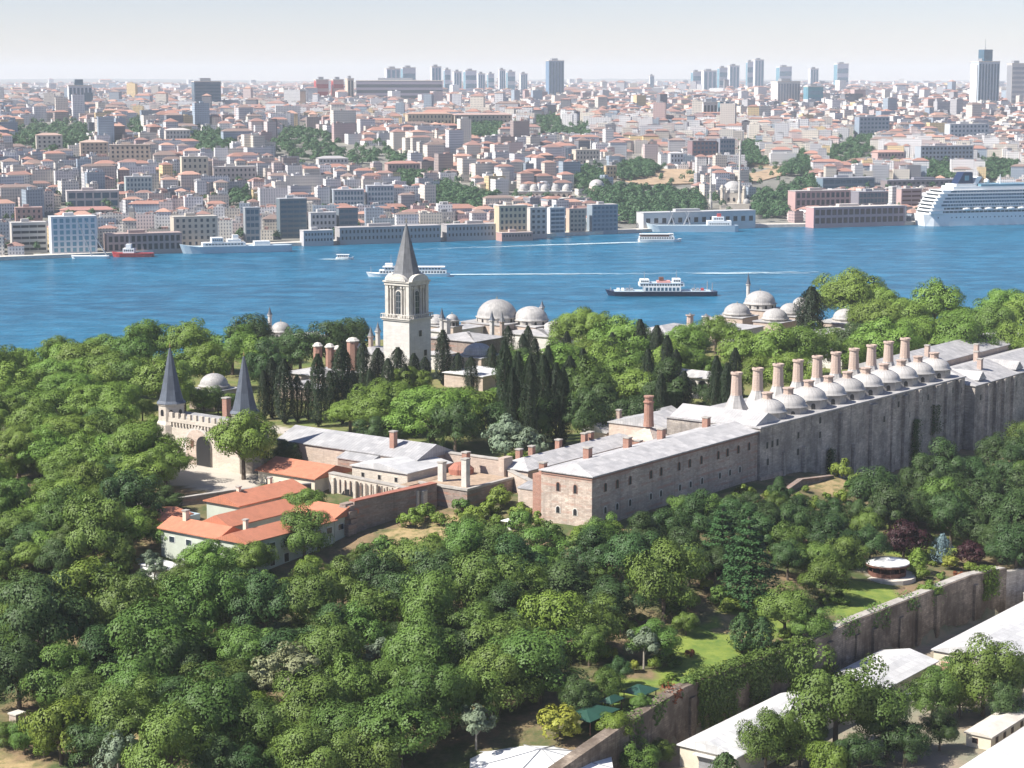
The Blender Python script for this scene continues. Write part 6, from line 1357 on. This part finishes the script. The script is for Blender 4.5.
m = MB(); m.box(X - 16, X + 16, Y - 9, Y - .5, Z - 3, Z + 8); m.build('porch', 'gstone', t); m = MB(); m.lathe(X + 13, Y - 5, [(4, Z + 8), (4, Z + 10), (3.5, Z + 11.5), (2, Z + 13), (1e-7, Z + 13.6)], 12); m.build('porch_dome', 'dome', t, smooth=True)
for px_, zt_ in ((709, 166), (737.5, 139)):
    mx = (px_ - 512) / F * (Y + 6); zt = CAM_Z - (Y + 6) * math.tan(PITCH + math.atan((zt_ - 384) / F)); 
    m = MB(); q = Z + (zt - Z) * .42; m.lathe(mx, Y - 6, [(2.2, Z - 2), (2.2, Z + 10), (1.35, Z + 13), (1.25, q), (2.0, q + .8), (2.0, q + 1.8), (1.1, q + 1.9), (1.0, zt - 12), (1.7, zt - 11.4), (1.7, zt - 10.5), (.95, zt - 10.4), (.95, zt - 6), (1.2, zt - 5.9), (.3, zt - .5), (1e-7, zt)], 8); m.build('minaret', 'stonepale', t)
for px_, y0_, y1_, lb in ((132, 205, 236, 'grey stone tower with dark lantern top behind the brown quay block'), (303, 88, 118, 'thin brown church tower beside the dark church roof on the left crest')):
    X, Y, Z = ray_ground(px_, y1_, HF, 1500, 8000, 0, 4); k = pix(X, Y, Z)[2]; zt = CAM_Z - Y * math.tan(PITCH + math.atan((y0_ - 384) / F)); t = thing('old_tower', lb, 'tower', (X, Y, Z)); r = 2.6 / k
    m = MB(); m.box(X - r, X + r, Y, Y + 2 * r, Z - 2, zt - 6); m.build('shaft', 'ruin' if px_ > 200 else 'concrete', t); m = MB(); m.lathe(X, Y + r, [(r * 1.5, zt - 6), (r * 1.3, zt - 3), (1e-7, zt)], 4, math.pi / 4); m.build('cap', 'tjspire', t)

# woods in the town: picture polygons
WOODS = [[(614, 212), (590, 203), (586, 190), (618, 184), (640, 184), (700, 188), (704, 214), (640, 216), (618, 216)], [(756, 190), (790, 186), (800, 175), (812, 172), (815, 186), (790, 194), (788, 212), (756, 212)],
         [(8, 128), (40, 122), (96, 124), (98, 134), (60, 150), (32, 146), (6, 140)], [(122, 120), (150, 116), (150, 132), (130, 134)], [(188, 132), (232, 132), (234, 146), (206, 148), (188, 142)], [(276, 134), (300, 126), (346, 144), (386, 146), (410, 158), (400, 166), (350, 158), (300, 156), (268, 150)],
         [(455, 124), (502, 122), (504, 134), (458, 134)], [(528, 120), (556, 114), (564, 128), (592, 124), (590, 134), (530, 132)], [(432, 186), (440, 180), (492, 192), (500, 200), (480, 206), (432, 198)], [(575, 165), (600, 168), (604, 182), (580, 186), (572, 180)], [(736, 142), (760, 140), (766, 160), (738, 162)],
         [(826, 148), (856, 136), (880, 134), (880, 142), (862, 152), (858, 164), (826, 156)], [(920, 160), (960, 166), (960, 176), (925, 174)], [(398, 168), (424, 172), (424, 184), (396, 180)], [(806, 148), (812, 162), (800, 172), (780, 170)], [(618, 165), (640, 158), (660, 166), (650, 172), (620, 176)], [(980, 160), (1024, 160), (1024, 176), (985, 174)], [(232, 190), (250, 188), (250, 200), (234, 200)]]
DRY = [[(625, 170), (700, 170), (700, 184), (640, 186), (620, 180)], [(740, 162), (775, 160), (790, 174), (745, 186)]]
CLEAR = [[(616, 231), (616, 205), (790, 200), (786, 229)]]
def wood_world():
    out = []
    for pl in WOODS + DRY:
        q = [ray_ground(x, y, HF, 1500, 9000, 8, 6) for x, y in pl]; out.append([(a[0], a[1]) for a in q if a])
    return out
WW = wood_world()
# ordinary houses: near ones each a thing, the rest one mass
PXB = [((min(p[0] for p in q), max(p[0] for p in q), min(p[1] for p in q), max(p[1] for p in q)), q) for q in WOODS + DRY + CLEAR]
def gen_town():
    rv = random.Random(11); rows = []; d = 26.0; specs = []
    while d < 13500:
        t_ = d; step = 18.5 + t_ * .0028 if t_ < 5000 else 31 + (t_ - 5000) * .018
        Ymid = 1950 + d; half = Ymid * .32 + 40; x = -half + rv.uniform(0, 10)
        while x < half:
            wx = rv.uniform(9, 22) * (1 + d / 9000); wy = rv.uniform(9, 16) * (1 + d / 9000)
            if rv.random() < .16: wx *= 1.8
            xc = x + wx / 2; x += wx + (rv.uniform(.5, 3.5) if rv.random() < .8 else rv.uniform(6, 14)) + d * .0016
            yc = float(yshore(xc)) + d + rv.uniform(-.35, .35) * step; specs.append([xc, yc, wx, wy, d])
        d += step
    S = np.array(specs); ok = np.ones(len(S), bool)
    for pl in WW: ok &= ~in_poly(S[:, 0], S[:, 1], pl)
    S = S[ok]; Zs = HF(S[:, 0], S[:, 1]); out = []
    res = np.array(RESV)
    for (xc, yc, wx, wy, d), z in zip(S, Zs):
        hh = rv.choice([2, 3, 3, 4, 4, 5, 5, 6, 6, 7, 8]) * 3.1 * (.9 if d < 200 else 1) ; 
        if rv.random() < .03 and d > 600: hh *= 1.9; 
        if d > 4500: hh *= 1.15
        x0, yb, k = pix(xc - wx / 2, yc - wy / 2, z); x1 = pix(xc + wx / 2, yc, z)[0]; yt = pix(xc, yc, z + hh + 2)[1]
        bad = False; xm = (x0 + x1) / 2
        for (bx0, bx1, by0, by1), pl in PXB:
            if bx0 < xm < bx1 and yb > by0 and yt < by1 and in_poly(np.array([xm, xm, xm]), np.array([yb, (yb + yt) / 2, yt + 1]), pl).any(): bad = True; break
        for (a, b, t0, b0, Y, D) in res:
            if x1 > a and x0 < b:
                if yc + wy / 2 + 3 > Y and yc - wy / 2 - 3 < Y + D: bad = True; break      # collides
                if yc < Y and Y - yc < 420 and yt < b0 - 1.5 - (b0 - t0) * .35: 
                    hmax = (CAM_Z - yc * math.tan(PITCH + math.atan((b0 - (b0 - t0) * .3 - 384) / F))) - z - 2
                    if hmax < 5.5: bad = True; break
                    hh = min(hh, hmax); yt = b0
        if bad: continue
        if (x1 < -25 or x0 > 1049) and d > 2600: continue
        out.append((xc, yc, wx, wy, z, hh, d))
    return out, rv
SP, rv = gen_town(); SP.sort(key=lambda q: q[1] - float(yshore(q[0])) * 0.999)
print('town blocks', len(SP))
mass = MB(); nhouse = 0
for i, (xc, yc, wx, wy, z, hh, d) in enumerate(SP):
    wn, wc = rv.choices(WALLC, WALLW)[0]; rn, rc = rv.choices(ROOFC, ROOFW)[0]; wc = shade(wc, rv.uniform(1.0, 1.38)); rc = shade(rc, rv.uniform(.85, 1.3))
    rt = 'hip' if 'tile' in rn else 'flat'; ang = .30 + .22 * math.sin(xc / 240 + yc / 330) + rv.uniform(-.08, .08); ang += .35 * math.sin(xc / 500 + yc / 700) if d > 200 else 0.06
    _qx = pix(xc, yc, z)[0]
    if nhouse < 262 and -12 < _qx < 1036:
        nhouse += 1; t = thing('town_house', '', 'house', (xc, yc, z), 'town houses on the lower hillside'); mb = MB(); block_geom(mb, xc, yc, ang, wx, wy, z - 3, z + hh, rc, wc, rt, rv)
        a = MB(); b = MB()
        for src, mi_ in ((a, 0), (b, 1)):
            src.col = (1, 1, 1)
            for f_, c_2, m_ in zip(mb.f, mb.c, mb.m):
                if m_ == mi_: src.col = c_2; src.add([mb.v[q] for q in f_], [list(range(len(f_)))])
        a.build('wall', 'cwall', t); b.build('roof', 'croof', t)
        px, py, _ = pix(xc, yc, z + hh / 2); an = min(CANCH, key=lambda c: (c[1] - px) ** 2 + 4 * (c[2] - py) ** 2); rel = ('left of ' if px < an[1] - 14 else 'right of ' if px > an[1] + 14 else 'behind ' if py < an[2] else 'in front of ')
        label_later(t, '%s %s house, %s roof, %s%s' % ('low' if hh < 10 else 'tall' if hh > 17 else 'mid-height', wn, rn, rel, an[0]), xc, yc, z)
    else:
        block_geom(mass, xc, yc, ang, wx, wy, z - 3, z + hh, rc, wc, rt, rv)
o = mass.build('distant_houses', ['cwall', 'croof']); tag(o, 'dense mass of distant pale and red-roofed houses climbing the hill', 'houses', None, 'stuff')
# woods and street trees of the town
def town_woods():
    C = []; N = []; S = []
    def tree(x, y, z, r, hgt, n):
        u = unit(n); u[:, 2] = np.abs(u[:, 2]) * 1.0 - .15; bump_ = 1 + .25 * np.sin(u[:, 0] * 5 + x) * np.sin(u[:, 1] * 5 + y)
        C.append(u * np.array([r, r, hgt * .5]) * (bump_ * RNG.uniform(.75, 1.05, n))[:, None] + np.array([x, y, z + hgt * .55])); N.append(u + unit(n) * .4); S.append(RNG.uniform(.8, 1.5, n))
    for pl in WW[:len(WOODS)]:
        xs = [p[0] for p in pl]; ys = [p[1] for p in pl]; ar = (max(xs) - min(xs)) * (max(ys) - min(ys)); n = int(min(420, ar / 55))
        for _ in range(n):
            x, y = rv.uniform(min(xs), max(xs)), rv.uniform(min(ys), max(ys))
            if in_poly(np.array([x]), np.array([y]), pl)[0]: tree(x, y, hf(x, y) - 1, rv.uniform(4.5, 8), rv.uniform(8, 14), 190)
    for _ in range(4200):
        dd = 25 + 3600 * rv.random() ** 1.3; x = rv.uniform(-1, 1) * (1950 + dd) * .27; y = float(yshore(x)) + dd; tree(x, y, hf(x, y), rv.uniform(2.5, 5), rv.uniform(7, 13), 60)
    C_ = np.concatenate(C); me = quads_mesh('town_woods', C_, np.concatenate(N), np.concatenate(S), 'l_city'); o = bpy.data.objects.new('town_woods', me); sc.collection.objects.link(o); tag(o, 'dark green woods and street trees scattered through the town', 'woods', None, 'stuff')
town_woods()
M['drygrass'] = plain('dry_terrace', (.42, .30, .19), .95, .3, .05)
for i, pl in enumerate(DRY):
    q = [ray_ground(x, y, HF, 1500, 9000, 0, 4) for x, y in pl]; m = MB(); m.prism([(a[0], a[1]) for a in q], [a[2] - 6 for a in q], [a[2] + 1.2 for a in q]); o = m.build('terrace_path', 'drygrass'); tag(o, kind='structure')

# ------------------------------------------------------------------ planting
FOOT += [(-12, 22, -84, -40), (-74, -26, -86, -50), (-48, -18, -94, -78), (-12, 6, -108, -84)]
# the forecourt and left park planes
for a in ((143, 447, 84), (243, 444, 62, 66), (112, 405, 64), (160, 392, 60), (68, 392, 66), (22, 404, 58), (118, 372, 60), (74, 438, 68), (18, 452, 66), (55, 364, 50), (108, 352, 50), (150, 345, 56), (190, 348, 52), (232, 350, 54), (15, 374, 48), (262, 362, 44), (205, 368, 50), (180, 372, 46),
          (386, 405, 74), (432, 410, 92), (472, 408, 60), (350, 412, 44), (410, 380, 40), (584, 335, 66), (556, 372, 58), (624, 345, 60), (600, 372, 58), (636, 388, 60), (688, 345, 48), (700, 366, 40), (592, 356, 56), (618, 384, 52), (672, 362, 50), (742, 356, 50), (776, 354, 56), (806, 352, 56), (762, 376, 50),
          (792, 378, 52), (855, 298, 80), (878, 318, 56), (905, 318, 56), (885, 345, 62), (925, 342, 66), (965, 345, 60), (1000, 310, 66), (935, 315, 56), (968, 322, 52), (1024, 318, 56), (1012, 348, 46), (850, 352, 52), (655, 352, 44), (716, 336, 40), (835, 345, 34), (890, 304, 44)): put('plane', *a)
for a in ((204, 404, 30), (226, 401, 26), (185, 398, 30), (60, 352, 40), (20, 360, 40), (100, 340, 40), (140, 342, 40)): put('plane', *a)
for a in ((250, 340, 50), (300, 350, 50), (330, 343, 52), (280, 352, 44), (350, 335, 44), (365, 330, 36), (268, 372, 44), (288, 452, 32), (400, 432, 40), (455, 432, 50), (500, 425, 46), (520, 395, 46), (665, 400, 50), (600, 405, 48), (585, 425, 48), (640, 418, 44), (715, 398, 34), (860, 340, 50), (540, 425, 44), (370, 436, 36), (218, 402, 30), (700, 412, 22)): put('dark', *a)
for a in ((586, 398, 56), (630, 372, 52), (655, 388, 44)): put('oak', *a)
for a in ((505, 442, 44), (530, 446, 40), (560, 395, 46)): put('silver', *a)
for a in ((272, 385, 17, 62), (284, 388, 19, 66), (297, 396, 13, 48), (318, 386, 17, 74), (342, 380, 23, 80), (363, 368, 16, 58), (378, 370, 17, 50), (398, 368, 17, 48), (344, 352, 8, 34), (414, 372, 13, 42), (405, 380, 12, 36), (443, 355, 16, 56), (458, 368, 13, 34), (471, 372, 14, 34), (425, 372, 12, 34),
          (505, 385, 18, 100), (518, 392, 16, 92), (530, 398, 18, 96), (523, 352, 12, 40), (543, 396, 19, 92), (556, 400, 17, 84), (535, 372, 15, 76), (570, 385, 17, 66), (508, 345, 13, 44), (528, 345, 12, 44), (567, 350, 10, 44), (492, 362, 12, 40), (640, 345, 15, 58), (657, 352, 16, 60), (667, 362, 14, 60), (612, 355, 14, 52),
          (716, 388, 17, 72), (727, 396, 16, 76), (735, 375, 14, 62), (738, 400, 13, 54), (670, 385, 15, 66), (684, 395, 14, 56), (593, 392, 14, 54), (13, 337, 9, 28), (23, 335, 10, 30), (33, 337, 10, 26), (180, 338, 7, 16), (512, 405, 15, 84), (548, 378, 15, 74), (563, 402, 15, 80), (648, 378, 15, 66), (661, 398, 14, 56), (264, 392, 13, 50), (308, 398, 12, 40), (330, 392, 13, 50), (353, 392, 13, 50), (370, 388, 13, 44), (388, 378, 13, 44), (583, 372, 13, 54), (676, 372, 13, 50)): put('cyp', *a)
for _x, _y, _w, _h in ((852, 336, 80, 60), (880, 338, 54, 46), (1000, 340, 58, 46)):
    _p = P(_x, _y, 37); tree_at('bigplane', _p[0], _p[1], h(_p[0], _p[1]), _w, _h)
put('widecyp', 811, 312, 27, 56); put('widecyp', 165, 372, 22, 40)
# trees round the gate, houses and left slope
for a in ((48, 500, 52, 'lime'), (95, 538, 66, 'oak'), (134, 505, 62, 'dark'), (30, 540, 56, 'dark'), (62, 470, 40, 'plane'), (168, 535, 34, 'plane'), (196, 540, 34, 'plane'), (205, 562, 46, 'plane'), (254, 560, 44, 'plane'), (305, 505, 42, 'plane'), (304, 535, 52, 'oak'), (232, 566, 34, 'oak'), (310, 570, 30, 'lime'), (15, 505, 46, 'oak'), (5, 560, 40, 'dark'), (60, 560, 40, 'dark'),
          (185, 575, 34, 'oak'), (120, 560, 34, 'oak'), (150, 560, 24, 'silver'), (15, 548, 26, 'bare'), (165, 500, 30, 'dark'), (110, 480, 50, 'dark')): put(a[3], *a[:3])
# garden terrace
for a in ((664, 590, 72, 'oak'), (612, 600, 62, 'dark'), (655, 640, 52, 'oak'), (686, 626, 26, 'oak'), (748, 572, 66, 'cedar'), (722, 545, 50, 'cedar'), (785, 610, 56, 'oak'), (826, 578, 46, 'oak'), (812, 625, 44, 'oak'), (762, 635, 26, 'conifer'), (742, 635, 24, 'conifer'), (644, 648, 38, 'silver'), (904, 541, 44, 'purple'), (970, 553, 32, 'purple'), (918, 562, 20, 'limecone'),
          (950, 561, 18, 'yellow'), (942, 548, 20, 'blue'), (706, 585, 16, 'yellow'), (634, 668, 12, 'yellow'), (665, 685, 12, 'brightshrub'), (698, 676, 13, 'shrub'), (557, 718, 48, 'yellow'), (476, 726, 42, 'silver'), (720, 598, 20, 'shrub'), (928, 588, 22, 'brightshrub'), (958, 576, 12, 'redshrub'), (605, 690, 34, 'oak'), (620, 675, 28, 'dark'), (580, 700, 40, 'dark'), (672, 610, 26, 'oak'),
          (846, 565, 40, 'oak'), (870, 548, 44, 'dark'), (730, 605, 22, 'brightshrub'), (690, 600, 20, 'lime'), (640, 705, 22, 'oak'), (610, 722, 24, 'lime'), (897, 500, 20, 'conifer'), (690, 656, 10, 'redshrub'), (655, 662, 16, 'lime')): put(a[3], *a[:3])
# below the retaining wall
for a in ((836, 714, 96, 'oak'), (888, 726, 72, 'oak'), (800, 742, 52, 'oak'), (905, 745, 52, 'dark'), (933, 700, 52, 'oak'), (984, 680, 76, 'oak'), (1016, 680, 50, 'oak'), (952, 672, 40, 'oak'), (766, 750, 54, 'oak'), (860, 755, 50, 'dark'), (940, 735, 36, 'dark'), (782, 738, 26, 'conifer'), (1005, 705, 40, 'dark'), (640, 762, 44, 'oak'), (618, 756, 34, 'lime'), (960, 700, 40, 'oak'), (830, 765, 40, 'lime'), (660, 756, 26, 'oak'), (725, 765, 30, 'conifer')): put(a[3], *a[:3])
# lower forest, remarkable trees first
for a in ((145, 655, 96, 'oak'), (100, 665, 70, 'dark'), (45, 640, 92, 'dark'), (60, 735, 64, 'lime'), (85, 728, 50, 'lime'), (288, 680, 70, 'willow'), (262, 690, 40, 'willow'), (118, 765, 52, 'silver'), (24, 742, 34, 'oak'), (4, 735, 30, 'oak'), (44, 748, 28, 'lime'), (540, 660, 92, 'oak'), (500, 650, 76, 'oak'), (400, 730, 92, 'oak'), (420, 665, 80, 'oak'), (205, 730, 88, 'oak'), (250, 745, 60, 'oak'), (345, 700, 62, 'oak'), (560, 590, 76, 'dark'), (510, 575, 70, 'dark'), (440, 590, 66, 'dark'),
          (375, 590, 60, 'dark'), (330, 640, 66, 'dark'), (265, 620, 66, 'dark'), (200, 620, 70, 'oak'), (150, 590, 50, 'dark'), (470, 700, 66, 'oak'), (360, 640, 60, 'oak'), (475, 630, 60, 'oak'), (18, 600, 60, 'oak'), (590, 560, 56, 'dark'), (640, 545, 50, 'dark'), (385, 660, 46, 'silver')): put(a[3], *a[:3])
DK = [('dark', 6), ('oak', 3)]; MX = [('oak', 6), ('dark', 2), ('lime', .5)]
fill([(0, 585), (330, 600), (420, 545), (600, 545), (650, 560), (600, 640), (560, 690), (470, 768), (0, 768)], (54, 82), MX, .56, 3200, 120, 330, 620)
fill([(0, 585), (330, 600), (420, 545), (600, 545), (650, 560), (600, 640), (560, 690), (470, 768), (0, 768)], (30, 44), MX, .62, 1500, 50, 330, 620)
fill([(600, 538), (700, 522), (780, 520), (880, 540), (850, 560), (700, 575), (620, 580)], (38, 54), DK, .6, 900, 30)
fill([(850, 510), (900, 480), (960, 440), (1040, 425), (1040, 560), (1000, 560), (960, 530), (880, 530)], (44, 62), DK, .56, 1800, 55)
fill([(630, 514), (700, 508), (795, 502), (800, 520), (630, 530)], (24, 36), DK, .58, 500, 20)
fill([(875, 496), (960, 458), (985, 440), (1000, 455), (900, 505)], (34, 50), DK, .55, 500, 16)
fill([(760, 500), (790, 480), (850, 500), (890, 500), (860, 540), (780, 540)], (22, 36), [('oak', 3), ('dark', 2), ('shrub', 1)], .6, 400, 16)
fill([(-15, 366), (70, 358), (130, 348), (260, 342), (240, 400), (190, 480), (150, 530), (-15, 570)], (42, 62), [('plane', 6), ('oak', 2)], .44, 3000, 64)
fill([(-15, 366), (70, 358), (130, 348), (260, 342), (240, 400), (190, 480), (150, 530), (-15, 570)], (22, 34), [('plane', 6), ('oak', 3)], .6, 1500, 30)
fill([(490, 350), (700, 345), (700, 400), (600, 440), (490, 430)], (30, 46), [('plane', 3), ('dark', 3)], .6, 600, 16)
fill([(840, 320), (1030, 300), (1030, 350), (960, 352), (840, 360)], (40, 54), [('plane', 3), ('oak', 1)], .55, 500, 16)
# the woods go on beyond both sides of the view: one mass
def side_woods():
    C = []; N = []; S = []; rv = random.Random(21)
    for _ in range(420):
        y = rv.uniform(370, 860); sd = rv.choice((-1, 1)); e = .262 * y
        x = sd * rv.uniform(e + 12, e + 150)
        s_, w_ = SW(x, y)
        if w_ > rw_w(s_) - 6 or (s_ > -5 and -60 < w_ < 10) or h(x, y) < 8: continue
        n = 900; rr = rv.uniform(5, 8); hh = rv.uniform(9, 14); u = unit(n); u[:, 2] = np.abs(u[:, 2]) * 1.1 - .2
        b_ = 1 + .22 * np.sin(u[:, 0] * 6 + x) * np.sin(u[:, 1] * 6 + y) + .1 * np.sin(u[:, 2] * 9)
        C.append(u * np.array([rr, rr, hh * .5]) * (b_ * RNG.uniform(.8, 1.04, n))[:, None] + np.array([x, y, h(x, y) + hh * .5])); N.append(u + unit(n) * .3); S.append(RNG.uniform(.35, .6, n))
    o = bpy.data.objects.new('park_woods', quads_mesh('park_woods', np.concatenate(C), np.concatenate(N), np.concatenate(S), 'l_oak')); sc.collection.objects.link(o); tag(o, 'broadleaf woods carrying on beyond both edges of the park', 'woods', None, 'stuff')
side_woods()
# shrubs
for a in ((570, 462, 16), (585, 460, 18), (600, 455, 20), (615, 450, 20), (628, 444, 22), (556, 470, 14), (640, 438, 16), (508, 470, 30), (523, 462, 22), (410, 520, 22), (425, 514, 20), (440, 520, 16), (462, 505, 18), (475, 512, 22), (490, 508, 20), (500, 500, 24), (520, 508, 22), (384, 545, 24), (395, 555, 20), (405, 545, 14), (535, 520, 20), (745, 490, 18), (842, 470, 22), (858, 478, 20), (830, 468, 16), (800, 500, 14), (815, 506, 16), (842, 497, 16), (788, 503, 14), (772, 495, 16), (855, 490, 20), (806, 490, 8), (826, 496, 9), (710, 502, 14), (735, 498, 16), (680, 510, 14), (655, 516, 12)):
    put('brightshrub' if (a[0] * 7) % 3 else 'shrub', *a)
fill([(480, 495), (560, 515), (640, 530), (600, 545), (480, 545), (430, 545), (400, 555)], (12, 26), [('shrub', 3), ('brightshrub', 2), ('oak', 1)], .7, 600, 40)
fill([(600, 640), (690, 560), (760, 610), (820, 640), (700, 690), (640, 720), (590, 720)], (9, 18), [('shrub', 3), ('brightshrub', 3), ('yellow', .4)], .9, 500, 36)
fill([(820, 600), (900, 610), (980, 570), (985, 550), (900, 545), (840, 560)], (8, 16), [('shrub', 3), ('brightshrub', 3)], .9, 400, 24)
fill([(120, 545), (320, 590), (300, 610), (80, 590)], (14, 28), [('shrub', 3), ('brightshrub', 1), ('silver', .5)], .7, 400, 24)
fill([(300, 565), (345, 545), (400, 560), (370, 600), (280, 600)], (14, 30), [('shrub', 3), ('brightshrub', 1), ('oak', 2)], .65, 500, 22)
# creepers climbing the high wall
def wall_creeper(label, s, zt, zb, wd):
    n = int((zt - zb) * wd * 22); z = RNG.uniform(zb, zt, n); ss = s + RNG.normal(0, wd * .35, n) * (1 - .5 * (z - zb) / (zt - zb)); w = 1.2 + np.abs(RNG.normal(0, .7, n))
    C = np.stack([A0[0] + .6 * ss + .8 * w, A0[1] + .8 * ss - .6 * w, z], 1); o = bpy.data.objects.new('creeper', quads_mesh('creeper', C, np.array([.8, -.6, .4]) + unit(n) * .6, RNG.uniform(.2, .4, n), 'l_dark')); sc.collection.objects.link(o); tag(o, label, 'creeper')
wall_creeper('tall dark creeper column climbing the middle of the high buttressed wall', 185, 40, 24, 4.5); wall_creeper('dark creeper clump high on the buttressed wall right of the taller one', 200, 43, 33, 5); wall_creeper('small dark creeper clump on the left part of the high wall', 126, 39, 30, 4)
wall_creeper('dark creeper patch at the right end of the high wall', 262, 38, 24, 8)
settle_labels()
KT = [o for o in sc.objects if o.get('category') == 'tree']; print('trees', len(KT), 'shrubs', len([o for o in sc.objects if o.get('category') == 'shrub']), 'objects', len(sc.objects))
for o in sc.objects:
    if '_abs' in o: del o['_abs']
